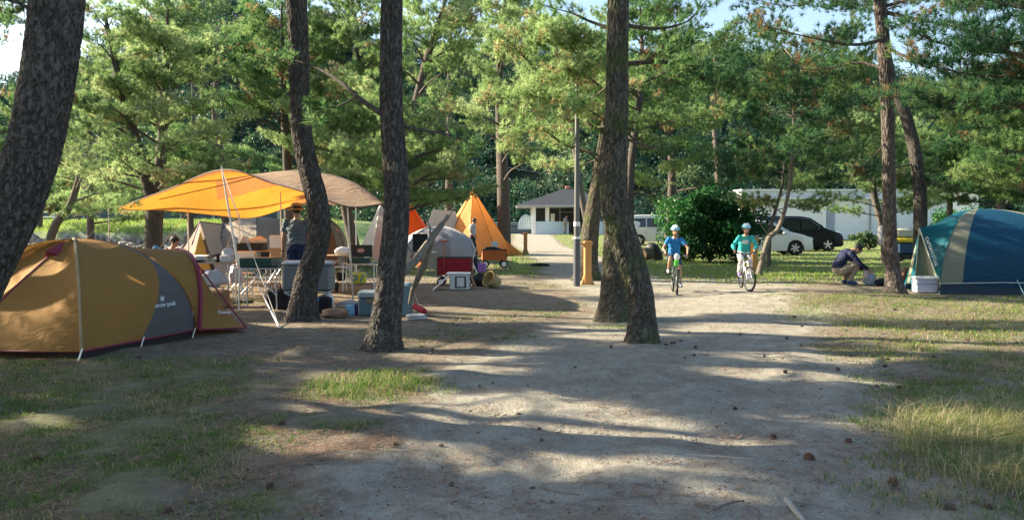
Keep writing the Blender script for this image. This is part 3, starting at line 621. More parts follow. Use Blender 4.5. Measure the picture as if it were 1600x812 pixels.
# pines left of the view: their crowns shade the foreground
OFF = 'pines standing left of the view'
OFFT = [(-11.5, 12.2, 9, 3.6, 3.0), (-13.8, 16.5, 9.5, 3.4, 3.2), (-10.5, 8.8, 8.5, 3.6, 2.6), (-16.2, 12.5, 11, 4.5, 3.2), (-17, 19.5, 10, 3.6, 3.4), (-14, 9, 10, 4.5, 3), (-20.5, 16.5, 12, 5, 3.4), (-19, 25, 11, 4, 3.6), (-9.2, 5.2, 7, 3.4, 2.2), (-13, 6.2, 9, 3.5, 2.8), (-17.5, 8, 11, 4.5, 3.2), (-8.2, 9.9, 9, 4.6, 2.6), (-14.5, 3.6, 9, 3.6, 2.8)]
SHADE = [(450, 738), (520, 748), (590, 757), (660, 765), (740, 775), (830, 788), (560, 772), (680, 795), (800, 805), (920, 806), (1270, 700), (1290, 765), (1050, 608), (950, 602), (850, 604), (770, 605), (1150, 618), (1250, 628), (1350, 628), (1200, 540), (1100, 538), (700, 520), (560, 530), (900, 555), (1000, 560)]  # ground points to be shaded: each gets an unseen limb added in the sun's way
NEAR = []
for q in SHADE:
    p = G(*q) + SDIR * (5.5 / SDIR.z); NEAR.append(min(range(len(OFFT)), key=lambda k: (OFFT[k][0] - p.x) ** 2 + (OFFT[k][1] - p.y) ** 2))
for i, (x, y, h, z0, rc) in enumerate(OFFT):
    t = Tree(60 + i); t.thin = .45; t.thr = .85; P, rr = t.tube([Vector((x, y, -.05)), Vector((x + .2, y, h * .4)), Vector((x - .2, y + .2, h * .75)), Vector((x, y, h))], [.17, .13, .09, .03], 12, 24, 0, .25)
    t.crown(P, rr, z0, h, 88, rc, dens=1.3, tone=.5, shape=.5)
    for px_, py_ in [q for k_, q in enumerate(SHADE) if NEAR[k_] == i]:
        g_ = G(px_, py_); hh = 5.0 + 1.1 * t.rng.uniform(); pos = g_ + SDIR * (hh / SDIR.z); a0 = Vector((x, y, min(h * .8, hh - .4))); m_ = a0.lerp(pos, .5) + Vector((0, 0, .25))
        t.limb([a0, m_, pos, pos + (pos - a0).normalized() * .5], .04, dens=1.5, tone=.5, start=.55, spread=1.1)
    t.finish('pine_tree', 'pine standing left of the view, seen only by its shade', OFF, M_BARK, M_NEEDLE, loc=(x, y, 0), k=14, wd=.016, keep=keep_lit)

# round evergreen bush and lower shrubs
def bush(name, label, px, d, rx, rz, n, size, seed, mat_=M_LEAF, cat='bush', ry=None, group=None, tone=.45):
    rng = np.random.default_rng(seed); c = W(px, 348, d); z = gzf(c.x, c.y)
    root = thing(name, label, cat, (c.x, c.y, z), 0, group); Cs = []; vs_ = []; nb = max(8, int(26 * (rx / 1.7)))
    for i in range(nb):
        a = rng.uniform(0, 6.28); q = rng.uniform(0, .68) ** .6; zz = rng.uniform(.18, .78)
        w_ = math.sqrt(max(0, 1 - (zz * 1.02) ** 2.6)); bc = np.array([math.cos(a) * q * rx * w_, math.sin(a) * q * (ry or rx * .85) * w_, zz * rz * 1.0]); r = rng.uniform(.2, .54) * rz * .55
        k = n // nb; dd = unit(rng.normal(size=(k, 3))); bc = bc * np.array([1, 1, rng.uniform(.85, 1.12)]); Cs.append(bc + dd * r * rng.uniform(.6, 1.1, (k, 1)) * np.array([1.15, 1.15, .9])); vs_.append(np.clip(tone + rng.normal(0, .12) + rng.normal(0, .15, k), 0, 1))
    C = np.concatenate(Cs); v = np.concatenate(vs_); m = C[:, 2] > 0.02; C = C[m]; v = v[m]
    V, F = leaf_cloud(C, size, rng)
    b = B(); 
    for i in range(7): a = i * .9; b.tube([(0, 0, -.02), (math.cos(a) * rx * .15, math.sin(a) * rx * .15, rz * .3), (math.cos(a) * rx * .5, math.sin(a) * rx * .45, rz * .62)], [.04, .03, .012], 5)
    b.make('stem', mat('shrub_stem', (.10, .085, .065), rough=.9), root); link('foliage', mesh_np('foliage', V, F, mat_, fa={'v': np.repeat(v, 4)}), root); return root
bush('bush', 'large round dark green bush between the white van and the white hatchback', 1110, 30.5, 2.2, 2.95, 27000, .075, 5)
bush('bush', 'low leafy shrub against the white building behind the crouching man', 1358, 44, 1.3, 1.1, 3000, .07, 6, M_FOREST, tone=.8)
bush('bush', 'low green shrub at the right end of the white building', 1492, 56, 2.2, 2.6, 5000, .1, 7, M_LEAF, tone=.7)
# ------------------------------------------------------------------ ground cover: grass, needle litter, cones, twigs
M_GRASS = None
def blade_mat(name, trans):
    m, n, l, b = nt(name); a = n.new('ShaderNodeAttribute'); a.attribute_name = 'Col'
    b.inputs['Roughness'].default_value = 0.6; b.inputs['Specular IOR Level'].default_value = 0.3; l.new(a.outputs['Color'], b.inputs['Base Color'])
    if trans:
        tr = n.new('ShaderNodeBsdfTranslucent'); ms = n.new('ShaderNodeMixShader'); ms.inputs[0].default_value = trans; l.new(a.outputs['Color'], tr.inputs[0])
        l.new(b.outputs[0], ms.inputs[1]); l.new(tr.outputs[0], ms.inputs[2]); l.new(ms.outputs[0], n['Material Output'].inputs[0])
    return m
M_GRASS = blade_mat('grass_blades', 0.45); M_LITTER = blade_mat('dry_needles', 0)
def blades(name, x, y, h, w, colr, rng, lean=0.45, curl=0.5, m=None, label=None, cat='grass'):
    n = len(x); z = gz(x, y) - 0.004 + np.where(y < 12, 0.0, 0); a = rng.uniform(0, 6.28, n); hd = np.stack([np.cos(a), np.sin(a), np.zeros(n)], 1); sd_ = np.stack([-np.sin(a), np.cos(a), np.zeros(n)], 1) * w[:, None] * .5
    le = rng.uniform(0, lean, n)[:, None] * h[:, None]; p = np.stack([x, y, z], 1); hz_ = np.array([0, 0, 1.0]) * h[:, None]
    q = p + hz_ * .55 + hd * le * .35; t = p + hz_ * (1 - curl * rng.uniform(0, .35, n)[:, None]) + hd * le * (1 + curl)
    V = np.stack([p - sd_, p + sd_, q + sd_ * .75, q - sd_ * .75, t], 1).reshape(-1, 3)
    b_ = np.arange(n)[:, None] * 5; T = np.concatenate([b_ + [0, 1, 2], b_ + [0, 2, 3], b_ + [3, 2, 4]], 0)
    link(name, mesh_np(name, V, T, m or M_GRASS, col=np.repeat(colr, 5, 0)), kind='stuff', label=label, category=cat)
def scatter(n, x0, x1, y0, y1, rng, pw=1.0):
    """uniform in view angle, so that near ground gets more"""
    y = y0 * (y1 / y0) ** (rng.uniform(0, 1, n) ** pw); u = rng.uniform(x0, x1, n); return u * y, y
def clumped(x, y, rng, seeds, r):
    k = rng.integers(0, len(seeds[0]), len(x)); return seeds[0][k] + rng.normal(0, 1, len(x)) * r[k], seeds[1][k] + rng.normal(0, 1, len(x)) * r[k]
def gcols(n, rng, dry, gr=((0.05, 0.13, 0.02), (0.17, 0.28, 0.05)), st=((0.30, 0.24, 0.11), (0.55, 0.46, 0.26))):
    t = rng.uniform(0, 1, (n, 1)); g = np.array(gr[0]) * (1 - t) + np.array(gr[1]) * t; s = np.array(st[0]) * (1 - t) + np.array(st[1]) * t
    return np.where(rng.uniform(0, 1, (n, 1)) < np.asarray(dry).reshape(-1, 1), s, g)
rng = np.random.default_rng(21)
# tufts: seed points kept where the grass mask allows
sx, sy = scatter(44000, -.72, .72, 3.6, 24, rng, .8); gmk = grass_mask(sx, sy); wv = wob(sx, sy, 3.1, 9)
ok = rng.uniform(0, 1, len(sx)) < (gmk * (0.72 + .33 * wv)) ** 1.1 * 1.1; sx, sy = sx[ok], sy[ok]
drym = lambda x, y: np.clip(0.22 + 0.45 * wob(x, y, 1.9, 4) + 0.25 * wob(x, y, 6, 2), 0.05, .9)
nb = 13 * len(sx); k = rng.integers(0, len(sx), nb); sr = rng.uniform(.015, .06, len(sx)) * (1 + sy / 20)
bx = sx[k] + rng.normal(0, 1, nb) * sr[k]; by = sy[k] + rng.normal(0, 1, nb) * sr[k]; hk = rng.uniform(.5, 1.3, len(sx))
lush = np.maximum(blob(bx, by, 585, 600, 0.6, 0.7), 0.8 * sstep(.5, 1.2, bx - np.interp(by, [4, 5, 6, 7.5, 8.5], [2.0, 2.2, 2.4, 3.1, 9])) * sstep(8.2, 7, by))
h = (0.035 + 0.055 * lush) * hk[k] * rng.uniform(.6, 1.3, nb)
blades('grass', bx, by, h, rng.uniform(.0022, .004, nb) * (1 + by / 9), gcols(nb, rng, drym(bx, by) * (1 - .5 * lush)), rng, 1.1, label='sparse short grass tufts growing on the sandy camp ground')
n = 60000; bx, by = scatter(n, .18, .72, 8.5, 19, rng); gk = grass_mask(bx, by); ok = (rng.uniform(0, 1, n) < (gk - .25) * 1.3 * (.55 + .6 * wob(bx, by, 2.2, 6))) & (bx > np.interp(by, [8, 10, 13, 19], [3.6, 4.2, 4.6, 5.2])); bx, by = bx[ok], by[ok]; n = len(bx)
blades('verge_grass', bx, by, rng.uniform(.03, .085, n), rng.uniform(.004, .008, n), gcols(n, rng, np.full(n, .25), gr=((.10, .20, .03), (.27, .38, .07))), rng, 1.1, label='short bright green grass along the right verge before the blue tent')
# the long straw-coloured grass at the lower right
n = 20000; a_ = rng.uniform(0, 1, n); cx, cy_ = [], []
tx = rng.uniform(2.25, 4.6, 210); ty = 4.3 + rng.uniform(0, 1, 210) * 1.9; ok = tx > 2.5 + .5 * np.maximum(ty - 4.9, 0) + .3 * np.maximum(4.9 - ty, 0) + .25 * wob(tx, ty, 4, 3); tx, ty = tx[ok], ty[ok]
k = rng.integers(0, len(tx), n); bx = tx[k] + rng.normal(0, .075, n); by = ty[k] + rng.normal(0, .065, n)
blades('tall_dry_grass', bx, by, rng.uniform(.08, .25, n) * rng.uniform(.7, 1.1, len(tx))[k], rng.uniform(.002, .004, n), gcols(n, rng, np.full(n, .55), st=((.32, .26, .12), (.68, .60, .38))), rng, 1.5, 1.0, label='tall straw coloured dry grass at the lower right edge of the path')
# dead flattened grass below left and beside the path
n = 70000; x, y = scatter(n, -.72, .72, 3.7, 13, rng); g_ = grass_mask(x, y); ok = rng.uniform(0, 1, n) < .15 + .75 * g_; ok &= path_mask(x, y) < .6; x, y = x[ok], y[ok]; n = len(x)
blades('dead_grass', x, y, rng.uniform(.01, .035, n), rng.uniform(.0015, .003, n) * (1 + y / 10), gcols(n, rng, np.full(n, .9), st=((.20, .15, .09), (.42, .34, .21))), rng, 5, .8, label='flattened dead grass stalks lying on the ground', cat='dry grass')
# lawn beyond the camp
n = 90000; x, y = scatter(n, -.75, .75, 20, 74, rng, .9); g_ = grass_mask(x, y); ok = rng.uniform(0, 1, n) < g_ * 1.1; x, y = x[ok], y[ok]; n = len(x)
blades('lawn_grass', x, y, rng.uniform(.04, .10, n), rng.uniform(.01, .02, n) * (1 + y / 50), gcols(n, rng, np.full(n, .16), gr=((.12, .26, .03), (.30, .46, .08))), rng, .8, label='bright green lawn grass beyond the tents and the path')
# brown pine needle litter
n = 170000; x, y = scatter(n, -.72, .72, 3.6, 17, rng)
den = np.clip(0.30 + .55 * wob(x, y, 2.3, 7) + .45 * wob(x, y, 5.7, 8), .06, 1); den = np.maximum(den * np.where(path_mask(x, y) > .5, .36, 1.0), 0); ok = rng.uniform(0, 1, n) < den; x, y = x[ok], y[ok]; n = len(x)
a = rng.normal(.35, .9, n); L = rng.uniform(.04, .11, n); d = np.stack([np.cos(a), np.sin(a), rng.normal(0, .06, n)], 1) * L[:, None]; s_ = np.stack([-np.sin(a), np.cos(a), np.zeros(n)], 1) * (rng.uniform(.0012, .0024, n) * (1 + y / 10))[:, None]
p = np.stack([x, y, gz(x, y) + .013], 1); bend = np.stack([-np.sin(a), np.cos(a), np.zeros(n)], 1) * (rng.normal(0, .012, n))[:, None]
V = np.stack([p - s_, p + s_, p + d * .5 + bend + s_, p + d * .5 + bend - s_, p + d], 1).reshape(-1, 3); b_ = np.arange(n)[:, None] * 5
t_ = rng.uniform(0, 1, (n, 1)); cc = np.array([.11, .07, .05]) * (1 - t_) + np.array([.34, .21, .135]) * t_
link('pine_needle_litter', mesh_np('pine_needle_litter', V, np.concatenate([b_ + [0, 1, 2], b_ + [0, 2, 3], b_ + [3, 2, 4]], 0), M_LITTER, col=np.repeat(cc, 5, 0)), kind='stuff', label='brown fallen pine needles scattered over the sandy path', category='pine needles')

# pine cones lying about, each a thing
def cone_mesh(seed):
    rng = random.Random(seed); b = B(); b.ball((0, 0, 0), (.011, .011, .021), 8, 6)
    for i in range(52):
        t = i / 52; ph = i * 2.39996; z = -.024 + .05 * t; r = .008 + .020 * math.sin(math.pi * (0.12 + .80 * t)); o = Vector((math.cos(ph), math.sin(ph), .25 + .5 * t)).normalized(); s_ = Vector((-math.sin(ph), math.cos(ph), 0))
        c = Vector((math.cos(ph) * r * .55, math.sin(ph) * r * .55, z)); e = c + o * (.016 + .010 * math.sin(math.pi * t)) * rng.uniform(.7, 1.2); w = .0062
        up = o.cross(s_) * -.002
        b.add([c - s_ * w * .5, c + s_ * w * .5, e + s_ * w, e - s_ * w, e + o * .003 + up], [(0, 1, 2, 3), (3, 2, 4)])
    me = bpy.data.meshes.new('pine_cone'); me.from_pydata(b.v, [], b.f); me.materials.append(mat('cone_scales', (.10, .060, .042), rough=.8, var=.4, nscale=60)); return me
CM = [cone_mesh(i) for i in range(3)]
CONES = [(1264, 717, 1.25, 'big dark pine cone alone on the sand at the lower right of the path'), (1325, 694, 1.0, 'pine cone on the sand beside the tall dry grass'), (1210, 681, 1.0, 'pine cone above left of the biggest cone on the path'),
 (810, 645, .9, 'reddish brown pine cone alone in the middle of the path'), (842, 668, .7, None), (847, 685, .6, None), (1394, 759, 1.1, 'pine cone below the tall dry grass'), (1563, 750, 1.1, 'pine cone deep in the tall dry grass'), (1486, 800, 1.2, 'pine cone at the lower right corner, left of its neighbour'), (1540, 798, 1.2, 'pine cone at the lower right corner, nearest the frame edge'), (1424, 677, .8, None),
 (688, 697, .7, 'small pine cone in the sunlit sand left of the middle'), (620, 697, .7, None), (705, 755, .6, None), (831, 762, .8, 'flat dark pine cone in the shade near the bottom of the path'), (440, 667, 1.0, None), (421, 767, 1.1, 'pine cone at the edge of the lower left grass'), (260, 801, 1.1, 'pine cone in the grass at the bottom left'), (168, 790, 1.0, None), (165, 572, .9, 'pine cone just before the gold tent'), (50, 656, 1.0, None), (58, 721, 1.1, None), (245, 690, .7, None), (312, 713, .8, None), (217, 562, .8, None),
 (1149, 639, .7, None), (1124, 612, .7, None), (1077, 520, .7, None), (1055, 535, .9, None), (1063, 532, .9, None), (1049, 536, .8, None), (1040, 540, .8, None), (1087, 542, .8, None), (1084, 555, .7, None), (1070, 559, .7, None), (1156, 525, .8, None), (1241, 498, .9, None), (1253, 512, .7, None), (1230, 530, .8, None), (1252, 540, .7, None), (1227, 580, .8, None), (1283, 612, .7, None), (1330, 555, .9, None), (1346, 558, .7, None), (1364, 556, .8, None), (1384, 573, 1.0, None), (1388, 562, 1.0, None), (1405, 606, .9, None), (1429, 559, .8, None), (1460, 560, .9, None), (1512, 533, .9, None), (1310, 575, .8, None), (1480, 510, .9, None), (1398, 490, .9, None), (1306, 497, .8, None), (1322, 519, .7, None), (1370, 603, .7, None), (1195, 556, .6, None), (898, 577, .8, None), (955, 545, .7, None), (750, 605, .6, None), (676, 545, .6, None), (1110, 500, .6, None), (770, 600, .5, None)]
rr_ = random.Random(4)
for i, (px, py, s, lb) in enumerate(CONES):
    p = G(px, py); s *= .72
    o = link('pine_cone', CM[i % 3], None, label=lb or 'small dark pine cone lying on the ground', category='pine cone', group='pine cones scattered on the ground')
    o.location = at(p.x, p.y, .012 * s); o.scale = (s,) * 3; o.rotation_euler = (rr_.uniform(1.1, 1.9), rr_.uniform(-.4, .4), rr_.uniform(0, 6.28))
# bleached stick at the bottom, twigs
def stick(name, pts, r, label, m=None, group=None):
    P = [GG(*p) + Vector((0, 0, r * .8 + .02)) for p in pts]; b = B(); b.tube(P, [r, r * 1.1, r * .8, r * .35][:len(P)], 7)
    o = b.make(name, m or mat('dry_twig', (.13, .11, .09), rough=.9, var=.3, nscale=30)); tag(o, label, 'stick', group); return o
stick('stick', [(1228, 784), (1243, 803), (1258, 822), (1268, 840)], .014, 'bleached grey stick lying at the bottom of the path', mat('bleached_wood', (.30, .28, .25), rough=.8))
stick('twig', [(1115, 800), (1135, 790), (1158, 784)], .006, 'thin dark twig on the sand left of the bleached stick')
stick('twig', [(1360, 590), (1380, 586), (1402, 584)], .006, 'thin dark twig among the cones on the right side of the path')
stick('twig', [(845, 762), (872, 773), (905, 776)], .005, 'bent dark twig beside the flat dark pine cone')

# crumbs of bark, cone scales and small stones that make the sand gritty
n = 16000; x, y = scatter(n, -.72, .72, 3.6, 14, rng); den = np.clip(.35 + .5 * wob(x, y, 3.1, 12), .05, 1); ok = rng.uniform(0, 1, n) < den; x, y = x[ok], y[ok]; n = len(x)
r_ = rng.uniform(.0025, .008, n) * rng.uniform(.6, 1.4, n) * (1 + y / 14); c = np.stack([x, y, gz(x, y) + .012 + r_ * .3], 1); d = unit(rng.normal(size=(n, 4, 3))) * r_[:, None, None] * np.array([1.3, 1.3, .7]); V = (c[:, None, :] + d).reshape(-1, 3); b_ = np.arange(n)[:, None] * 4
t_ = rng.uniform(0, 1, (n, 1)); cc = np.where(rng.uniform(0, 1, (n, 1)) < .85, np.array([.07, .05, .035]) * (1 + t_), np.array([.24, .21, .17]) * (.7 + .7 * t_))
link('ground_crumbs', mesh_np('ground_crumbs', V, np.concatenate([b_ + [0, 1, 2], b_ + [0, 2, 3], b_ + [0, 3, 1], b_ + [1, 3, 2]], 0), M_LITTER, col=np.repeat(cc, 4, 0)), kind='stuff', label='crumbs of bark and small stones on the sandy ground', category='gravel')
# ------------------------------------------------------------------ tents and tarps
def fabric(name, c, trans=.12, rough=.55, back=None, seam=None):
    m, n, l, b = nt(name); b.inputs['Roughness'].default_value = rough; b.inputs['Specular IOR Level'].default_value = .16
    tc = n.new('ShaderNodeTexCoord'); t = n.new('ShaderNodeTexNoise'); t.inputs['Scale'].default_value = 2.5; t.inputs['Detail'].default_value = 6; l.new(tc.outputs['Object'], t.inputs['Vector'])
    mx = n.new('ShaderNodeMix'); mx.data_type = 'RGBA'; l.new(t.outputs[0], mx.inputs['Factor']); mx.inputs['A'].default_value = (*[q * .86 for q in c], 1); mx.inputs['B'].default_value = (*[min(1, q * 1.12) for q in c], 1)
    colr = mx.outputs['Result']
    if back:
        g = n.new('ShaderNodeNewGeometry'); m2 = n.new('ShaderNodeMix'); m2.data_type = 'RGBA'; l.new(g.outputs['Backfacing'], m2.inputs['Factor']); l.new(colr, m2.inputs['A']); m2.inputs['B'].default_value = (*back, 1); colr = m2.outputs['Result']
    l.new(colr, b.inputs['Base Color'])
    t2 = n.new('ShaderNodeTexNoise'); t2.inputs['Scale'].default_value = 3.2; t2.inputs['Detail'].default_value = 3; t2.inputs['Distortion'].default_value = 1.2
    mp = n.new('ShaderNodeMapping'); mp.inputs['Scale'].default_value = (1, 1, 2.2); l.new(tc.outputs['Object'], mp.inputs[0]); l.new(mp.outputs[0], t2.inputs['Vector'])
    bp = n.new('ShaderNodeBump'); bp.inputs['Strength'].default_value = .5; bp.inputs['Distance'].default_value = .05; l.new(t2.outputs[0], bp.inputs['Height']); l.new(bp.outputs[0], b.inputs['Normal'])
    if trans:
        tr = n.new('ShaderNodeBsdfTranslucent'); ms = n.new('ShaderNodeMixShader'); ms.inputs[0].default_value = trans; l.new(bp.outputs[0], tr.inputs['Normal'])
        if back: tr.inputs[0].default_value = (*back, 1)
        else: l.new(colr, tr.inputs[0])
        l.new(b.outputs[0], ms.inputs[1]); l.new(tr.outputs[0], ms.inputs[2]); l.new(ms.outputs[0], n['Material Output'].inputs[0])
    return m
F_GOLD = fabric('gold_nylon', (.34, .188, .06), .26, .8); F_GREY = fabric('grey_nylon', (.105, .10, .105), .05); F_BURG = mat('burgundy_trim', (.20, .02, .05), rough=.6)
F_BLACK = mat('black_tent_floor', (.02, .016, .018), rough=.8); M_ROPE = mat('pale_rope', (.55, .53, .48), rough=.8); M_ALU = mat('aluminium_pole', (.62, .62, .62), rough=.4, metal=.7, var=.05); M_WHITE = mat('white_print', (.72, .74, .76), rough=.6, var=.03)
def text_mesh(name, body, c, xd, up, size, m, parent, depth=.002, **kw):
    cu = bpy.data.curves.new(name, 'FONT'); cu.body = body; cu.size = size; cu.align_x = 'CENTER'; cu.align_y = 'CENTER'; cu.extrude = depth; cu.resolution_u = 2
    to = bpy.data.objects.new('tmp_text', cu); COL.objects.link(to); dg = bpy.context.evaluated_depsgraph_get(); dg.update()
    me = bpy.data.meshes.new_from_object(to.evaluated_get(dg)); bpy.data.objects.remove(to); me.name = name; me.materials.append(m)
    X = Vector(xd).normalized(); U = Vector(up); U = (U - X * U.dot(X)).normalized(); N = X.cross(U); M = Matrix((X, U, N)).transposed().to_4x4(); M.translation = Vector(c); me.transform(M)
    return link(name, me, parent, **kw)
def snowmark(b, c, X, U, N, r):
    for k in range(6):
        a = k * math.pi / 3 + .26; d = X * math.cos(a) + U * math.sin(a); s_ = (X * -math.sin(a) + U * math.cos(a)) * r * .16
        b.add([c - s_ * .6, c + s_ * .6, c + d * r + s_, c + d * r - s_], [(0, 1, 2, 3)])
def peg(b, p, d, r=.006, L=.2):
    p = Vector(p); b.tube([p - Vector(d) * .03 + Vector((0, 0, -.03)), p + Vector(d) * L * .6 + Vector((0, 0, .14))], r, 6)
def rib(cn, ap, t, e=.96):
    """point on a pole arch from ground corner cn (t=0) to apex ap (t=1)"""
    th = t * math.pi / 2; k = max(math.cos(th), 0) ** e; z = max(math.sin(th), 0) ** e
    return Vector((ap.x + (cn.x - ap.x) * k, ap.y + (cn.y - ap.y) * k, cn.z + (ap.z - cn.z) * z))
def dome_panels(b, corners, ap, n=18, ns=14, bulge=.03, matf=None, faces=None, z0=.0, seams=None):
    cc = Vector((ap.x, ap.y, 0))
    for i in range(len(corners)):
        if faces is not None and i not in faces: continue
        P, Q = corners[i], corners[(i + 1) % len(corners)]; rows = []
        for a in range(n + 1):
            t = z0 + (1 - z0) * a / n; p, q = rib(P, ap, t), rib(Q, ap, t); row = []
            kn = [0.0] + ([f(t) for f in seams[i]] if seams and i in seams else []) + [1.0]; kj = np.linspace(0, ns, len(kn)).round()
            for j in range(ns + 1):
                s = float(np.interp(j, kj, kn)); v = p.lerp(q, s); o = Vector((v.x - cc.x, v.y - cc.y, 0)); o = o.normalized() if o.length > 1e-5 else Vector((0, 0, 0))
                row.append(v + o * bulge * math.sin(math.pi * s) * math.sin(math.pi * min(t * 1.2, 1)) * (q - p).length)
            rows.append(row)
        for a in range(n):
            for j in range(ns):
                b.cur = matf(i, (a + .5) / n, (j + .5) / ns) if matf else 0
                b.add([rows[a][j], rows[a][j + 1], rows[a + 1][j + 1], rows[a + 1][j]], [(0, 1, 2, 3)])
def loft(b, curves, m=0, sub=6):
    """surface through a list of equal-length curves"""
    b.cur = m; C = [np.array([tuple(p) for p in c]) for c in curves]; rows = []
    n = len(C[0]); cols = [interp([c[i] for c in C], (len(C) - 1) * sub + 1) if len(C) > 2 else np.linspace(C[0][i], C[1][i], sub + 1) for i in range(n)]
    b.grid([[tuple(cols[i][j]) for i in range(n)] for j in range(len(cols[0]))])

def gold_tent():
    A = GG(128, 563); Bc = GG(304, 527); ap = W(116, 373, 10.08); c = Vector((ap.x, ap.y, 0)); D = 2 * c - A; A2 = 2 * c - Bc; D.z = A2.z = 0
    for q in (A, Bc, D, A2): q.z = .10
    root = thing('dome_tent', 'gold and grey dome tent with burgundy trim pitched at the lower left', 'tent', (A.x, A.y, 0)); o = Vector((A.x, A.y, 0))
    def fin(b, name, m, sm=True, solid=0.0, **kw):
        b.v = [tuple(Vector(p) - o) for p in b.v]; return b.make(name, m, root, smooth=sm, solid=solid, **kw)
    def mf(i, t, s):
        if i == 0: return 1 if s > .5 else 0
        if i == 1: return 1 if s < .05 else 0
        return 0
    b = B(); dome_panels(b, [A, Bc, D, A2], ap, 34, 30, .02, mf, faces=[0, 1, 2], seams={0: [lambda t: 1 - max(.06, .52 * (1 - (t / .62)))]})
    E = Vector((-5.75, 12.35, .1)); K1 = [rib(Bc, ap, t) for t in np.linspace(0.02, 1, 12)] + [rib(D, ap, t) for t in np.linspace(.93, .02, 11)]
    def arch(P, Q, z, n=23, off=Vector((0, 0, 0))):
        r = []
        for k in range(n):
            th = math.pi * k / (n - 1); s = .5 - .5 * math.copysign(abs(math.cos(th)) ** .8, math.cos(th)); r.append(P.lerp(Q, s) + off * math.sin(th) + Vector((0, 0, z * math.sin(th) ** .8)))
        return r
    Bf = Bc + Vector((.05, .02, 0)); K2 = arch(Bf, E, 1.02, off=Vector((.12, .05, 0)))
    mid = [p.lerp(q, .5) + Vector((0, 0, -.035 * math.sin(math.pi * i / 22))) for i, (p, q) in enumerate(zip(K1, K2))]
    K1o = [p + Vector((.01, .02, .006)) for p in K1]; loft(b, [K1o, mid, K2], 0, 6)
    V = GG(385, 517); V.z = .05; V2 = Vector((-5.0, 13.4, .05)); K3 = [V.lerp(V2, (i / 22) ** 1.0) for i in range(23)]; K2b = [p + Vector((.012, .01, -.004)) for p in K2]
    K25 = [p.lerp(q, .5) + Vector((-.02, -.02, -.05 * math.sin(math.pi * i / 22))) for i, (p, q) in enumerate(zip(K2b, K3))]; loft(b, [K2b, K25, K3], 0, 6)
    # front porch on the left
    T = rib(A, ap, .86) + Vector((-.06, -.12, .0)); Cc = GG(-75, 556); Cc.z = .06; R0 = [rib(A, ap, t) + Vector((-.012, -.015, 0)) for t in np.linspace(0, .86, 20)]
    L0 = [Cc.lerp(T, k) + Vector((0, 0, .03 * math.sin(math.pi * k))) for k in np.linspace(0, 1, 20)]; Lm = [p.lerp(q, .5) + Vector((.03, .05, -.03)) * math.sin(math.pi * i / 19) for i, (p, q) in enumerate(zip(R0, L0))]; loft(b, [R0, Lm, L0], 0, 8)
    R1 = [rib(A2, ap, t, 1.45) for t in np.linspace(0, .94, 20)]; Lb = [p + Vector((-.01, .01, 0)) for p in L0]; Lm2 = [p.lerp(q, .5) + Vector((.0, .0, -.07)) * math.sin(math.pi * i / 19) for i, (p, q) in enumerate(zip(Lb, R1))]; loft(b, [Lb, Lm2, R1], 0, 8)
    fin(b, 'rain_fly', [F_GOLD, F_GREY])
    # trims
    b = B(); hem = []
    for P, Q in ((A, Bc),): hem += [P.lerp(Q, k) + Vector((.0, -.0, .0)) for k in np.linspace(0, 1, 10)]
    b.tube(hem, .012, 6); b.tube([p + Vector((.012, -.012, .006)) for p in K2[:12]], [.03] * 8 + [.028, .025, .022, .02], 6); b.tube(L0, .013, 6); b.tube([Bf, V], .012, 6); b.tube([p for p in K25[:0]] + [K2[9] + Vector((.02, 0, 0)), K2[9].lerp(V, .5) + Vector((0, 0, .01)), V], .012, 6); b.tube([Cc, A], .012, 6)
    fin(b, 'trim', F_BURG)
    b = B(); b.tube([rib(A, ap, t) + Vector((.005, -.018, 0)) for t in np.linspace(0, 1, 24)], .017, 6); fin(b, 'pole_sleeve', mat('sleeve_tan', (.30, .22, .12), rough=.7))
    b = B(); h = T + Vector((-.02, -.03, 0)); pts = [h, h + Vector((-.20, -.03, -.20)), h + Vector((.03, -.05, -.17)), h + Vector((-.10, -.16, -.10))]; b.add(pts, [(0, 1, 3), (0, 3, 2), (1, 2, 3), (0, 2, 1)]); fin(b, 'vent_hood', F_BURG)
    b = B(); ins = .05
    cs = [q.lerp(Vector((c.x, c.y, .1)), .02) for q in (A, Bc, D, A2)]; n = len(cs)
    b.add([Vector((p.x, p.y, .0)) for p in cs] + [Vector((p.x, p.y, .15)) for p in cs], [(0, 1, 5, 4), (1, 2, 6, 5), (2, 3, 7, 6), (3, 0, 4, 7), (0, 3, 2, 1)]); fin(b, 'groundsheet', F_BLACK)
    # guy ropes and pegs
    for P0, P1 in ((W(106, 436, 9.3), W(100, 548, 8.95)), (W(109, 480, 9.2), W(101, 540, 9.0)), (W(313, 430, 10.95), W(322, 505, 10.9))):
        b = B(); b.tube([P0, P1], .006, 5); fin(b, 'guy_rope', M_ROPE)
    b = B(); b.box(W(98, 548, 8.93), (.05, .01, .09), Matrix.Rotation(.6, 3, 'Y')); fin(b, 'rope_runner', M_WHITE)
    for p in (A, A.lerp(Bc, .5), Bc):
        b = B(); q = Vector((p.x + .02, p.y - .02, gzf(p.x, p.y))); b.tube([q + Vector((-.03, -.05, -.02)), q + Vector((.0, .0, .13))], .009, 6); fin(b, 'tent_peg', M_ALU)
    # marks
    X = (Bc - A).normalized(); up = Vector((0, 0, 1)); N = Vector((X.y, -X.x, 0))
    def on_face(px, py):   # where a sight line meets the side wall
        r = ray(px, py); best = None
        for d in np.linspace(9, 11, 400):
            p = Vector((0, 0, CH)) + r * (d / r.y); s = (p - A).dot(X) / (Bc - A).length
            t = math.asin(min(1, max(0, ((p.z - .1) / (ap.z - .1))) ** (1 / .96))) / (math.pi / 2); f = rib(A, ap, t).lerp(rib(Bc, ap, t), s); e = (f - p).length
            if best is None or e < best[0]: best = (e, f)
        return best[1]
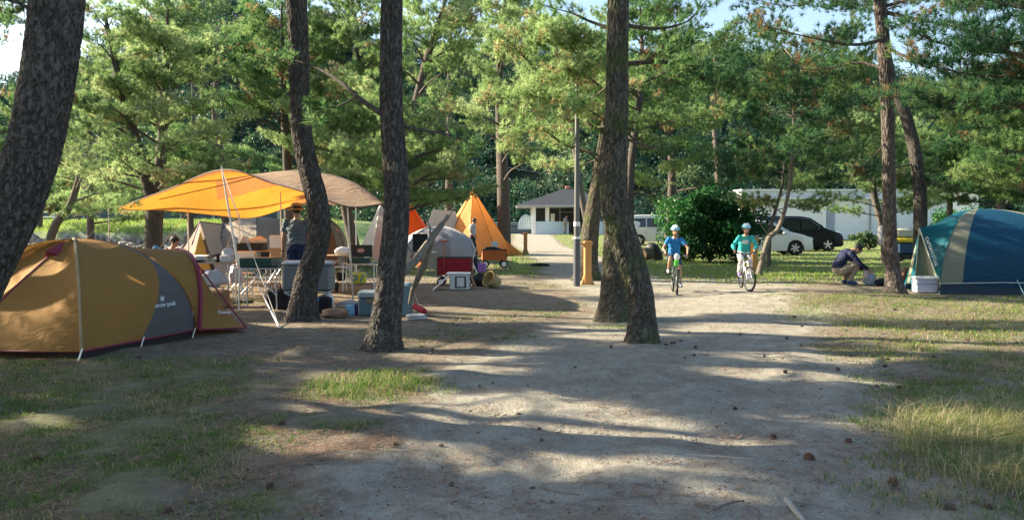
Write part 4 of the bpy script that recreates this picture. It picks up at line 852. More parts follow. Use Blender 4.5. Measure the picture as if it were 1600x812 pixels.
    c1 = on_face(257, 476); e1 = on_face(257, 470) - on_face(257, 482); U = e1.normalized(); Xf = X; Nf = Xf.cross(U)
    b = B(); c0 = on_face(252, 467); snowmark(b, c0 + Nf * .03, Xf, U, Nf, .042); fin(b, 'logo', M_WHITE, False)
    text_mesh('logo', 'snow peak', c1 + Nf * .03 - o, Xf, U, .085, M_WHITE, root)
    Xv = (V - Bf).normalized(); Uv = (K2[8] - Bf.lerp(V, .4)); c2 = Bf.lerp(V, .47) * .80 + K2[9] * .20
    Nv = Xv.cross(Uv.normalized()); text_mesh('logo', 'Amenity Dome', c2 + Nv.normalized() * .02 - o, Xv, Uv, .075, M_WHITE, root)
gold_tent()

def blue_tent():
    F_B = fabric('blue_nylon', (.007, .052, .105), .08, .5); F_T = fabric('teal_nylon', (.010, .105, .135), .15, .5); F_K = fabric('khaki_nylon', (.20, .21, .16), .12); F_I = fabric('cream_inner_tent', (.50, .50, .36), .3); F_N = mat('navy_skirt', (.01, .028, .05), rough=.7)
    N1 = Vector((8.78, 16.35, .10)); N2 = Vector((12.1, 16.1, .10)); N3 = Vector((12.6, 19.3, .1)); N4 = Vector((9.75, 19.5, .1)); ap = W(1530, 326, 17.8); o = Vector((N1.x, N1.y, 0))
    root = thing('dome_tent', 'blue and teal dome tent with khaki bands, standing at the right edge', 'tent', o)
    def fin(b, name, m, sm=True, **kw): b.v = [tuple(Vector(p) - o) for p in b.v]; return b.make(name, m, root, smooth=sm, **kw)
    def mf(i, t, s):
        if i == 0: return 2 if (s < .333 or s > .667) else 0
        if i == 3: return 2 if s > .93 else 1
        return 1 if i == 1 else 0
    b = B(); dome_panels(b, [N1, N2, N3, N4], ap, 26, 33, .05, mf, seams={0: [lambda t: .13 + .03 * t, lambda t: .86]})
    fin(b, 'rain_fly', [F_B, F_T, F_K])
    # porch
    Q = W(1436, 356, 17.0); R = [rib(N1, ap, t) + Vector((-.01, -.01, 0)) for t in np.linspace(0, .62, 14)]; Pg = W(1472, 450, 16.6); Pg.z = .08
    L = [Pg.lerp(Q, k) for k in np.linspace(0, 1, 14)]; m_ = [p.lerp(q, .5) + Vector((0, .03, -.02)) * math.sin(math.pi * i / 13) for i, (p, q) in enumerate(zip(R, L))]
    b = B(); loft(b, [R, m_, L], 0, 6)
    back = [rib(N4, ap, t) for t in np.linspace(.55, .9, 6)]; top = [R[-1].lerp(Q, 1 - k) for k in np.linspace(0, 1, 6)]; loft(b, [top, back], 0, 5)
    P2 = W(1411, 450, 17.9); P2.z = .05; P3 = W(1429, 450, 17.0); P3.z = .05
    b.add([Q, P2, P3, Q + Vector((.02, .02, -.06)), Q.lerp(P2, .5) + Vector((.02, 0, 0)), Q.lerp(P3, .5) + Vector((.015, 0, 0))], [(0, 4, 5, 3), (4, 1, 2, 5)])
    fin(b, 'porch_canopy', F_T)
    b = B(); b.tube([L[i] + Vector((-.005, -.012, 0)) for i in range(14)], .014, 6); b.tube([Q, P3], .008, 6); fin(b, 'porch_piping', mat('cream_piping', (.5, .52, .42), rough=.7))
    i0 = W(1416, 449, 17.5); i1 = W(1468, 449, 16.8); i2 = W(1438, 362, 17.05); i0.z = i1.z = .14
    b = B(); rows = []
    for k in range(9):
        f = k / 8; rows.append([i0.lerp(i2, f).lerp(i1.lerp(i2, f), j / 8) + Vector((0, .06 * math.sin(j * 2.1 + f * 3), 0)) for j in range(9)])
    b.grid(rows); fin(b, 'inner_tent', F_I)
    b = B(); b.tube([W(1448, 402, 17.6), W(1437, 425, 17.5)], .012, 5); b.tube([W(1441, 388, 17.6), W(1426, 404, 17.6)], .012, 5); fin(b, 'door_zip', F_N)
    b = B(); sk = [N1 + Vector((-.02, -.03, 0)), N2 + Vector((0, -.03, 0)), N3, N4]
    b.add([Vector((p.x, p.y, 0)) for p in sk] + [Vector((p.x, p.y, .26)) for p in [q.lerp(Vector((ap.x, ap.y, 0)), .015) for q in sk]], [(0, 1, 5, 4), (1, 2, 6, 5), (2, 3, 7, 6), (3, 0, 4, 7)])
    b.box(W(1445, 447, 17.3) * 1 + Vector((0, 0, 0)), (.85, .05, .12)); fin(b, 'groundsheet', F_N)
    b = B(); b.tube([N1 + Vector((-.03, -.05, .16)), N1.lerp(N2, .35) + Vector((0, -.05, .19)), N2 + Vector((0, -.05, .16))], .009, 5); fin(b, 'hem_cord', M_ROPE)
    g0 = W(1548, 352, 17.0); g1 = GG(1601, 465); b = B(); b.tube([g0, g1], .008, 5); fin(b, 'guy_rope', mat('cyan_rope', (.35, .6, .62), rough=.7))
    b = B(); b.add([g0 + Vector((-.09, -.01, .05)), g0 + Vector((.06, -.01, .05)), g0 + Vector((.01, -.03, -.05))], [(0, 1, 2)]); fin(b, 'guy_patch', F_K, False)
    # lettering runs down the canopy edge
    e = (L[1] - L[-1]).normalized(); mid = L[-1].lerp(L[1], .44); inw = (R[8] - mid); inw = (inw - e * inw.dot(e)).normalized(); c = mid + inw * .12; N = e.cross(inw)
    text_mesh('lettering', 'CAPTAIN STAG', c + (N if N.y < 0 else -N) * .17 - o, e, inw, .092, M_WHITE, root)
blue_tent()

def small_dome(label, px, d, wpx, top, depth, mats, mf=None, rot=0.0, extra=None, name='dome_tent', base_z=.06, bulge=.05, group='tents further back'):
    c = W(px, 348, d); w = wpx * d / FPX / 2; ap = W(px, top, d); g = gzf(c.x, c.y); Cn = []
    for a, bq in ((-1, -1), (1, -1), (1, 1), (-1, 1)):
        x, y = a * w, bq * depth / 2; Cn.append(Vector((c.x + x * math.cos(rot) - y * math.sin(rot), c.y + x * math.sin(rot) + y * math.cos(rot), g + base_z)))
    ap.x, ap.y = c.x, c.y; o = Vector((c.x, c.y, 0)); root = thing(name, label, 'tent', o, 0, group); b = B(); dome_panels(b, Cn, ap, 14, 14, bulge, mf); b.v = [tuple(Vector(p) - o) for p in b.v]
    b.make('rain_fly', mats, root); b = B(); b.tube([rib(Cn[0], ap, t) - o + Vector((0, -.012, 0)) for t in np.linspace(0, 1, 12)] + [rib(Cn[2], ap, t) - o for t in np.linspace(.9, 0, 8)], .018, 5); b.tube([rib(Cn[1], ap, t) - o + Vector((0, -.012, 0)) for t in np.linspace(0, 1, 12)], .018, 5)
    b.make('tent_pole', mats[-1], root); return root, o, Cn, ap
def sheet_tent(name, label, pts, faces, mats, group='tents further back', poles=(), trims=None, tr_m=None, cat='tent'):
    o = Vector((sum(p.x for p in pts) / len(pts), sum(p.y for p in pts) / len(pts), 0)); root = thing(name, label, cat, o, 0, group)
    b = B()
    for f, m in faces:
        b.cur = m; P = [pts[i] - o for i in f]
        if len(P) == 3: P.append(P[2])
        n = 8; rows = []; ctr = sum(P, Vector()) / 4
        for i in range(n + 1):
            r_ = []
            for j in range(n + 1):
                u, v = i / n, j / n; p = P[0].lerp(P[1], v).lerp(P[3].lerp(P[2], v), u); s = math.sin(math.pi * u) * math.sin(math.pi * v); r_.append(p + Vector((0, 0, -.05 * s)))
            rows.append(r_)
        b.grid(rows)
    b.make('canopy', mats, root)
    for p, q in poles: bb = B(); bb.tube([p - o, q - o], .02, 6); bb.make('tent_pole', M_ALU, root)
    if trims:
        bb = B()
        for p, q in trims: bb.tube([p - o, q - o], .02, 5)
        bb.make('trim', tr_m, root)
    return root, o
F_BEIGE = fabric('beige_cotton', (.50, .40, .32), .25); F_TAN = fabric('tan_nylon', (.36, .30, .24), .15); F_PURP = fabric('slate_nylon', (.12, .10, .115), .05); F_ORG = fabric('orange_canvas', (.62, .25, .05), .45); F_YEL = fabric('yellow_inner', (.62, .36, .08), .4)
F_PALE = fabric('pale_canvas', (.55, .53, .50), .3); F_WHT = fabric('white_grey_nylon', (.46, .47, .52), .25); F_TEE = fabric('teepee_canvas', (.88, .50, .19), .6); F_BRN = fabric('rust_nylon', (.36, .15, .07), .25)
# beige ridge tent beyond the kitchen tables
a0 = W(312, 346, 23.5); a1 = W(388, 356, 25.5); g = lambda px, d, z=.02: Vector(((px - 800) / FPX * d, d, z))
sheet_tent('ridge_tent', 'beige ridge tent with yellow doorway behind the man in the black cap', [a0, a1, g(256, 23), g(322, 22.4), g(372, 23.2), g(300, 26), g(400, 26.5), g(338, 22.7)],
           [((0, 2, 3), 0), ((0, 7, 4, 1), 0), ((0, 5, 6, 1), 0), ((0, 2, 5), 0), ((1, 4, 6), 0)], [F_BEIGE], trims=[(a0, g(300, 22.35, .9)), (a0, a1), (a0, g(256, 23))], tr_m=mat('mauve_trim', (.16, .07, .08)))
b = B(); p = W(313, 360, 22.5); b.add([p, g(296, 22.2, .1), g(330, 22.2, .1)], [(0, 1, 2)]); o_ = b.make('inner_door', F_YEL, bpy.data.objects['ridge_tent'])
o_.matrix_parent_inverse = Matrix.Translation(-Vector(bpy.data.objects['ridge_tent'].location))
def mf_slate(i, t, s): return 1 if (i == 0 and s < .55 * (1 - t / .95)) or (i == 0 and s < .05) or i == 3 else 0
r_, o_, Cn_, ap_ = small_dome('tan dome tent with slate panel beyond the green camp stove', 402, 25, 112, 338, 3.0, [F_TAN, F_PURP, F_PURP], mf_slate, rot=-.35)
b = B(); c_ = W(368, 377, 23.0) - o_; snowmark(b, c_, Vector((1, 0, 0)), Vector((0, 0, 1)), None, .07); b.make('logo', M_WHITE, r_, smooth=False); text_mesh('logo', 'snow peak', W(368, 383.5, 23.0) - o_, (1, 0, 0), (0, 0, 1), .12, M_WHITE, r_)
small_dome('rust and tan dome tent seen just right of the bent trunk', 497, 27, 86, 336, 3.0, [F_TAN, F_BRN, F_BRN], lambda i, t, s: 1 if i == 0 and .18 < s < .85 else 0, rot=.2)
ta = W(594, 318, 34)
sheet_tent('teepee_tent', 'pale cream teepee partly hidden by the limbed trunk', [ta, g(555, 33.5), g(580, 32.3), g(632, 32.3), g(650, 34), g(630, 36), g(570, 36)], [((0, 1, 2), 0), ((0, 2, 3), 0), ((0, 3, 4), 0), ((0, 4, 5), 0), ((0, 5, 6), 0), ((0, 6, 1), 0)], [F_PALE], poles=[(g(594, 34, 0), ta + Vector((0, 0, .1)))])
oa = W(642, 318, 32)
sheet_tent('pyramid_tent', 'bright orange tent showing right behind the limbed trunk', [oa, g(596, 31), g(690, 31), g(700, 34), g(600, 34)], [((0, 1, 2), 0), ((0, 2, 3), 0), ((0, 3, 4), 0), ((0, 4, 1), 0)], [fabric('vivid_orange', (.75, .16, .03), .4)])
pa = W(676, 327, 37); pb = W(712, 330, 37.5)
sheet_tent('ridge_tent', 'pale grey ridge tent between the orange tent and the teepee', [pa, pb, g(650, 36), g(722, 36), g(655, 39), g(725, 39)], [((0, 2, 3, 1), 0), ((0, 4, 5, 1), 0), ((0, 2, 4), 0), ((1, 3, 5), 0)], [F_PALE])
def mfw(i, t, s): return 1 if i == 0 and s < .42 * (1 - t) + .1 and t < .8 else 0
small_dome('low white and grey dome tent in front of the orange teepee', 684, 31, 106, 353, 3.0, [F_WHT, fabric('grey_lilac_nylon', (.33, .32, .36), .2), F_WHT], lambda i, t, s: 1 if i == 0 and .12 < s < .62 else 0, rot=.15, bulge=.09)
tp = W(739, 295, 38)
ring = [(674, 38), (688, 36.2), (732, 35.3), (778, 36.0), (804, 37.4), (790, 40), (745, 41), (700, 40.4)]
rt, o_ = sheet_tent('teepee_tent', 'tall orange teepee tent glowing in the sun beside the red brown trunk', [tp] + [g(x, d) for x, d in ring], [((0, i + 1, (i + 1) % 8 + 1), 0) for i in range(8)], [F_TEE], poles=[(g(739, 38, 0), tp + Vector((0, 0, .12)))])
b = B(); b.add([W(790, 375, 37) - o_, g(796, 36.8) - o_, g(820, 36.5) - o_, g(806, 38) - o_], [(0, 1, 2), (0, 2, 3)]); b.make('canopy_flap', F_TEE, rt, smooth=False)
b = B()
for i in (1, 2, 3, 4): b.tube([tp - o_ + Vector((0, -.02, 0)), g(*ring[i], .02) - o_], .014, 4)
b.make('seam', mat('seam_brown', (.35, .16, .05)), rt)

def tarp():
    M_T = fabric('tarp_grey_outside_orange_inside', (.52, .41, .30), .5, .6, back=(.85, .33, .045)); M_T2 = fabric('tarp_grey_outside_rust_inside', (.49, .38, .28), .45, .6, back=(.62, .24, .075))
    R0 = [(182, 325, 20), (262, 296, 17.6), (347, 265, 15.4), (425, 286, 14.9), (485, 303, 14.6), (545, 323, 14.4), (600, 318, 14.6)]
    R1 = [(183, 326, 20.1), (262, 308, 18.8), (350, 288, 17.2), (432, 268, 16.6), (490, 268, 16.3), (548, 284, 15.6), (600, 319, 14.8)]
    R2 = [(184, 326, 20.2), (268, 320, 20), (350, 318, 19.2), (425, 302, 18.6), (500, 292, 18), (560, 296, 17), (601, 319, 15)]
    R3 = [(185, 327, 20.3), (275, 330, 20.8), (335, 336, 21), (395, 340, 21), (470, 318, 20.6), (540, 308, 19), (602, 320, 15.2)]
    rows = [[W(*p) for p in r] for r in (R0, R1, R2, R3)]
    c1 = [interp(r, 43) for r in rows]; fine = [interp([c1[k][i] for k in range(4)], 22) for i in range(43)]
    o = Vector((-4.5, 15.5, 0)); root = thing('tarp', 'large orange and grey awning tarp stretched on poles over the camp kitchen', 'tarp', o); b = B()
    for i in range(42):
        for j in range(21):
            u, v = i / 42, j / 21; b.cur = 1 if (abs(v - (.30 + .1 * math.sin(u * 3))) < .16 and .30 < u < .60) or (u > .60 and v > .25) or v < .05 else 0
            b.add([fine[i][j], fine[i][j + 1], fine[i + 1][j + 1], fine[i + 1][j]], [(0, 1, 2, 3)])
    b.v = [tuple(Vector(p) - o) for p in b.v]; ob = b.make('canopy', [M_T, M_T2], root)
    # outside must face the sky
    me = ob.data; nz = sum(p.normal.z * p.area for p in me.polygons)
    if nz < 0: me.flip_normals()
    b = B(); b.tube([Vector(c1[0][i]) - o for i in range(43)], .014, 5); b.tube([Vector(c1[3][i]) - o for i in range(43)], .012, 5); b.tube([Vector(fine[i][7]) - o - Vector((0, 0, .01)) for i in range(6, 40)], .012, 4); b.make('webbing', mat('tarp_webbing', (.13, .08, .06)), root)
    def pole(top, foot, r, lb=None):
        b = B(); t, f = Vector(top), Vector(foot); b.tube([f - o, f.lerp(t, .5) - o, t - o, t + (t - f).normalized() * .08 - o], [r, r, r * .85, r * .3], 9)
        return b.make('pole', M_ALU, root)
    pole(rows[0][2], GG(381, 470), .021)
    for (tx, ty, td), (fx, fd) in (((170, 322, 19.8), (170, 20)), ((294, 330, 20.6), (294, 20.6)), ((374, 336, 20.6), (374, 20.6)), ((438, 290, 18.5), (440, 18.5)), ((543, 323, 14.6), (551, 14.9))):
        pole(W(tx, ty, td), Vector(((fx - 800) / FPX * fd, fd, gzf((fx - 800) / FPX * fd, fd))), .017)
    for p, q in ((W(347, 266, 15.4), GG(437, 512)), (W(294, 331, 20.6), W(200, 395, 19)), (W(347, 266, 15.4), W(420, 400, 13.9)), (W(600, 319, 14.7), W(655, 470, 14.3)), (W(182, 326, 20), W(60, 372, 19)), (W(374, 337, 20.6), W(330, 395, 19.5))):
        q = Vector((q.x, q.y, gzf(q.x, q.y))); b = B(); b.tube([p - o, q - o], .006, 4); b.make('guy_rope', M_ROPE, root)
    b = B(); b.tube([W(403, 445, 13.4) - o, GG(437, 512) - o], .012, 7); b.make('brace_pole', M_ALU, root)
tarp()
# second tarp behind the man in the hat
t0, t1, t2, t3 = W(438, 324, 24), W(478, 306, 23), W(556, 322, 22.5), W(520, 318, 27)
sheet_tent('tarp', 'smaller grey and salmon tarp behind the man in the straw hat', [t0, t1, t2, t3], [((0, 1, 2, 3), 0)], [fabric('salmon_tarp', (.46, .28, .20), .4)], group=None, poles=[(t0, Vector((t0.x, t0.y, 0))), (t2, Vector((t2.x, t2.y, 0)))], cat='tarp')
# ------------------------------------------------------------------ buildings, bank, wall, lamp pole, posts
M_PLAS = mat('white_plaster', (.78, .78, .76), rough=.8, var=.05, nscale=1.5); M_CONC = mat('concrete', (.36, .36, .35), rough=.9, var=.12, nscale=3)
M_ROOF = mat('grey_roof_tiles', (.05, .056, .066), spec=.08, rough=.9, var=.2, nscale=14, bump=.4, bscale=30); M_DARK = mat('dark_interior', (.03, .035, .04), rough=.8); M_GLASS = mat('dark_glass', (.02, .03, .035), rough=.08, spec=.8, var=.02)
M_WOOD = mat('varnished_wood', (.52, .26, .085), rough=.55, var=.2, nscale=20, stretch=(6, 6, .6)); M_RUB = mat('rubber', (.018, .018, .019), rough=.8); M_BLK = mat('black_plastic', (.02, .02, .022), rough=.5); M_GREYM = mat('grey_metal', (.34, .35, .36), rough=.5, metal=.5)
def pavilion():
    d = 74.0; c = W(886, 348, d); z = gzf(c.x, c.y); root = thing('pavilion', 'open sided park washhouse with grey hipped roof beyond the lawn', 'pavilion', (c.x, c.y, z))
    k = d / FPX; hw = 4.7; dp = 4.0
    b = B(); e = [(-hw, -dp, 2.55), (hw, -dp, 2.55), (hw, dp, 2.55), (-hw, dp, 2.55)]; t = [(-.25, -.1, 4.15), (.35, -.1, 4.15), (.35, .1, 4.15), (-.25, .1, 4.15)]
    b.add(e + t, [(0, 1, 5, 4), (1, 2, 6, 5), (2, 3, 7, 6), (3, 0, 4, 7), (4, 5, 6, 7)]); b.make('roof', M_ROOF, root, smooth=False)
    r = bpy.data.objects['pavilion'].children[0]
    b = B(); b.box((0, 0, 2.48), (2 * hw, 2 * dp, .16)); b.make('eaves', M_CONC, root, smooth=False)
    b = B(); b.box((.05, 0, 4.25), (.45, .4, .26), bev=.06); b.make('ridge_cap', mat('terracotta', (.36, .14, .10)), r, smooth=False)
    for x, y in ((-3.15, -2.9), (-1.95, -2.7), (3.2, -2.9), (-3.15, 2.9), (3.2, 2.9)):
        b = B(); b.box((x, y, 1.2), (.34, .34, 2.4)); b.make('column', M_PLAS, root, smooth=False)
    for x0, x1 in ((-2.97, -.05), (1.35, 3.0)):
        b = B(); b.box(((x0 + x1) / 2, -2.9, .56), (x1 - x0, .2, 1.12)); b.make('low_wall', mat('pale_blue_wall', (.50, .60, .66), var=.05), root, smooth=False)
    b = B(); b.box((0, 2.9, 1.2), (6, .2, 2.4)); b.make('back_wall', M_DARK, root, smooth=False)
    b = B(); b.box((-1.3, .5, 1.2), (.35, .3, 1.3)); b.make('partition', M_PLAS, root, smooth=False)
    b = B(); 
    for x in (-.6, .7): b.box((x, 1.0, 1.3), (.07, .07, 2.4))
    b.box((.1, 1.0, 2.0), (1.6, .05, .05)); b.make('pipe_rack', M_GREYM, root, smooth=False)
    b = B(); b.box((.75, -2.4, .45), (.5, .5, .9), bev=.04); b.make('sink', M_PLAS, root, smooth=False)
pavilion()
def white_building():
    d = 60.0; L = W(1160, 348, d); Rr = W(1482, 348, d); w = Rr.x - L.x; z = gzf(L.x, d); root = thing('white_building', 'long low white building behind the parked minivans', 'building', (L.x, d, z)); H = 3.85
    b = B(); b.box((w / 2, 3.5, 1.55), (w, 7, 3.1)); b.make('wall', M_PLAS, root, smooth=False)
    b = B(); b.box((w / 2, 3.4, 3.36), (w + .3, 7.5, .52)); b.make('parapet', mat('grey_white_metal', (.52, .56, .60), rough=.5, var=.06), root, smooth=False)
    b = B(); b.box((w / 2, 3.4, 3.68), (w + .5, 7.8, .12)); b.make('roof', mat('pale_roof_edge', (.66, .68, .70), var=.05), root, smooth=False)
    b = B(); b.box((w / 2, -.45, 3.07), (w + .3, .1, .09)); b.make('gutter', M_PLAS, root, smooth=False)
    for px in (1287, 1359, 1212, 1430):
        x = (px - 1160) * d / FPX; b = B(); b.box((x, -.06, 1.5), (.09 if px != 1287 else .26, .12, 3.0)); b.make('downpipe' if px != 1287 else 'pilaster', M_PLAS if px == 1287 else M_GREYM, root, smooth=False)
    x = (1297 - 1160) * d / FPX; b = B(); b.box((x, -.03, 1.5), (.62, .06, 2.95)); b.make('door', mat('grey_shutter', (.30, .34, .38), var=.1), root, smooth=False)
white_building()
def house():
    d = 86.0; c = W(1497, 300, d); root = thing('house', 'small grey roofed house up on the slope at the right', 'house', (c.x, c.y, 2.4))
    s = d / FPX; b = B(); b.box((0, 2, 1.4), (4.4, 4, 2.8)); b.make('wall', M_PLAS, root, smooth=False)
    top = 2.9; b = B(); b.prism([(-2.9, top - .35), (2.9, top - .35), (2.1, top + .55), (-2.1, top + .55)], -.8, 4.8); b.make('roof', mat('slate_roof', (.22, .25, .29), var=.15), root, smooth=False)
    b = B(); b.box((.6, -.02, 1.5), (1.1, .08, 1.0)); b.make('window', M_GLASS, root, smooth=False)
house()
# power lines on the far slope
for i in range(3):
    b = B(); P = [W(1380, 205 + i * 4, 84), W(1450, 214 + i * 4, 83), W(1530, 217 + i * 3, 82)]; b.tube(P, .02, 4); o = b.make('power_line', M_GREYM)
    tag(o, 'thin power line crossing the far green slope at the right', 'power line', 'power lines')
b = B(); b.tube([W(795, 262, 46), W(870, 274, 48), W(960, 280, 50)], .012, 4); tag(b.make('overhead_wire', M_GREYM), 'single overhead wire passing behind the lamp pole above the pavilion', 'wire')
# grassy bank with stone foot on the left
def bank():
    rows = []; X = np.linspace(-62, -8.5, 160); prof = [(43.5, -.05), (44.0, .12), (46.0, .16), (47.2, .2), (47.5, .95), (49, 1.05), (53, 1.42), (57, 1.62), (64, 1.64), (90, 1.4)]; r = random.Random(2)
    for i, (y, z) in enumerate(prof):
        rows.append([Vector((x, y + .3 * math.sin(x * .9 + i), (z + (.05 * math.sin(x * 1.7 + i * 2) + .04 * r.uniform(-1, 1) if 0 < i < 9 else 0)) * float(sstep(-8.5, -13, x) if i else 1))) for x in X])
    P = np.array([[tuple(p) for p in r_] for r_ in rows]); gr = np.zeros(P.shape[:2]); gr[5:] = 1; gr[4] = .7
    m, n, l, bs = nt('bank_soil'); bs.inputs['Roughness'].default_value = .95; a = n.new('ShaderNodeAttribute'); a.attribute_name = 'grass'; tc = n.new('ShaderNodeTexCoord'); v = n.new('ShaderNodeTexVoronoi'); v.inputs['Scale'].default_value = 1.6; l.new(tc.outputs['Object'], v.inputs['Vector'])
    st = ramp(n, l, v.outputs['Color'], [(0.1, (.16, .15, .14)), (.5, (.30, .28, .26)), (.9, (.46, .44, .41))]); no = n.new('ShaderNodeTexNoise'); no.inputs['Scale'].default_value = 1.5; no.inputs['Detail'].default_value = 8; l.new(tc.outputs['Object'], no.inputs['Vector'])
    g_ = ramp(n, l, no.outputs[0], [(.3, (.08, .14, .03)), (.5, (.19, .29, .06)), (.7, (.30, .36, .10))]); mx = n.new('ShaderNodeMix'); mx.data_type = 'RGBA'; l.new(a.outputs['Fac'], mx.inputs['Factor']); l.new(st, mx.inputs['A']); l.new(g_, mx.inputs['B']); l.new(mx.outputs['Result'], bs.inputs['Base Color'])
    ny, nx = P.shape[:2]; idx = np.arange(ny * nx).reshape(ny, nx); F = np.stack([idx[:-1, :-1], idx[:-1, 1:], idx[1:, 1:], idx[1:, :-1]], -1).reshape(-1, 4)
    link('grassy_bank', mesh_np('grassy_bank', P.reshape(-1, 3), F, m, smooth=True, fa={'grass': gr.ravel()}), kind='structure')
    rng = np.random.default_rng(8); n_ = 26000; x = rng.uniform(-50, -12, n_); y = rng.uniform(47.4, 58, n_); z = np.interp(y, [47.3, 47.5, 49, 53, 57], [.9, .95, 1.05, 1.42, 1.62]) * sstep(-8.5, -13, x); hh = rng.uniform(.1, .3, n_); a = rng.uniform(0, 6.28, n_); w = .03
    p = np.stack([x, y, z - .03], 1); sd_ = np.stack([np.cos(a), np.sin(a), 0 * a], 1) * w; t = p + np.stack([rng.normal(0, .08, n_), rng.normal(0, .08, n_), hh], 1)
    link('bank_grass', mesh_np('bank_grass', np.stack([p - sd_, p + sd_, t], 1).reshape(-1, 3), np.arange(n_ * 3).reshape(-1, 3), M_GRASS, col=np.repeat(gcols(n_, rng, np.full(n_, .12), gr=((.12, .22, .03), (.30, .42, .09))), 3, 0)), kind='stuff', label='bright sunlit grass covering the bank at the left', category='grass')
    b = B(); rr = random.Random(5)
    for i in range(230):
        x = rr.uniform(-40, -12); y = rr.uniform(43.6, 47.3); s = rr.uniform(.12, .4); b.ball((x, y, .12 + s * .3), (s, s * .8, s * .6), 6, 4)
    for i in range(60):
        x = -38 + i * .42 + rr.uniform(-.1, .1); s = rr.uniform(.14, .34); b.ball((x, 47.2, .42 + rr.uniform(-.1, .2)), (s, .2, s * rr.uniform(.7, 1.2)), 6, 5)
    o = b.make('river_stones', mat('river_stone', (.22, .21, .20), rough=.9, var=.5, nscale=2), smooth=False); tag(o, 'grey stones lying along the foot of the grassy bank', 'stones', kind='stuff')
bank()
root = thing('retaining_wall', 'dark blue grey wall standing on top of the grassy bank', 'wall', (-28, 62, 1.5)); b = B(); b.box((0, 0, 1.0), (22, .4, 2.0)); b.make('wall_face', mat('blue_grey_wall', (.06, .085, .11), var=.3, nscale=2), root, smooth=False)
b = B(); b.box((0, -.1, 2.05), (22.2, .7, .12)); b.make('coping', M_CONC, root, smooth=False)
for i in range(9): b = B(); b.box((-10 + i * 2.5, -.25, 1.0), (.14, .12, 2.0)); b.make('buttress', M_CONC, root, smooth=False)
root = thing('railing', 'white pipe railing at the far left on the bank', 'railing', (-38, 56, 1.5))
for z in (.4, .75, 1.1): b = B(); b.tube([(-6, 0, z), (6, 0, z)], .04, 6); b.make('rail', M_PLAS, root)
for i in range(7): b = B(); b.tube([(-6 + i * 2, 0, 0), (-6 + i * 2, 0, 1.15)], .05, 6); b.make('railing_post', M_PLAS, root)
root = thing('block_wall', 'low dark wall left of the pavilion', 'wall', (2.3, 74, .45)); b = B(); b.box((-3.5, 0, .35), (8, .3, .7)); b.make('wall_face', mat('dark_block', (.10, .14, .17), var=.2), root, smooth=False)
b = B(); b.tube([(-7.4, 0, 1.05), (.4, 0, 1.05)], .05, 5); b.tube([(-7.4, 0, .85), (.4, 0, .85)], .03, 5)
for i in range(6): b.tube([(-7.3 + i * 1.5, 0, .7), (-7.3 + i * 1.5, 0, 1.05)], .03, 5)
b.make('handrail', mat('pale_blue_rail', (.45, .6, .68)), root)
# striped domed recycling cage next to the pavilion
c = W(820, 348, 72); root = thing('striped_shelter', 'small white striped shelter left of the pavilion', 'shelter', (c.x, c.y, .42)); b = B(); P = []
for i in range(15):
    a = math.pi * i / 14; P.append((-.62 * math.cos(a) + .1 * math.sin(a), 0, .75 + 1.1 * math.sin(a)))
b.prism([(-.62, .5)] + [(p[0], p[2]) for p in P] + [(.62, .5)], -.3, .3); b.make('shell', mat('shelter_blue', (.32, .46, .54)), root)
for i in range(7):
    x = -.45 + i * .15; b = B(); b.box((x, -.32, .5 + .55 * math.sqrt(max(0, 1 - (x / .62) ** 2)) + .1), (.05, .03, 1.0 * math.sqrt(max(0.05, 1 - (x / .62) ** 2)))); b.make('stripe', M_PLAS, root, smooth=False)

# lamp pole
p = GG(901, 447); root = thing('lamp_pole', 'tall grey lamp pole beside the mossy leaning pine', 'lamp pole', p)
b = B(); b.tube([(0, 0, -.1), (0, 0, 1.15)], .082, 14); b.make('lower_pole', mat('dark_pole', (.075, .085, .10), rough=.5, var=.1), root)
b = B(); b.tube([(0, 0, 1.15), (0, 0, 5.6)], [.066, .05], 14); b.make('upper_pole', mat('pole_grey', (.12, .125, .125), rough=.5, metal=.3, var=.1), root)
b = B(); b.tube([(0, 0, 1.42), (0, 0, 1.52)], .078, 14); b.tube([(0, 0, 1.12), (0, 0, 1.17)], .088, 14); b.make('collar', M_PLAS, root)
b = B(); b.tube([(0, 0, 5.55), (.0, -.3, 5.75), (0, -.8, 5.8)], .04, 8); b.box((0, -1.0, 5.78), (.22, .6, .12), bev=.03); b.make('lamp_head', mat('pole_grey', (0, 0, 0)), root)

def wooden_post(px, py, h, w, label, rz=0.1):
    p = GG(px, py); root = thing('wooden_post', label, 'post', p, rz, 'orange wooden guide posts'); b = B(); b.box((0, 0, h / 2), (w, w * .9, h), bev=.012)
    b.make('post_body', M_WOOD, root, smooth=False); b = B(); b.box((-.05, 0, h - .02), (w + .16, w + .02, .05), bev=.01); b.box((0, 0, h + .02), (w + .02, w + .02, .045), bev=.01); b.make('cap', M_WOOD, root, smooth=False)
    for s in (-1, 1): b = B(); b.prism([(s * w * .48, .0), (s * (w * .5 + .09), .0), (s * (w * .5 + .05), .07), (s * w * .48, .26)], -w * .3, w * .3); b.make('foot_bracket', M_WOOD, root, smooth=False)
wooden_post(918, 444, 1.02, .17, 'varnished orange wooden post nearest the lamp pole'); wooden_post(821, 397, .98, .17, 'orange wooden post across the lawn right of the teepee'); wooden_post(1178, 424, 1.0, .18, 'orange wooden post behind the child in teal')

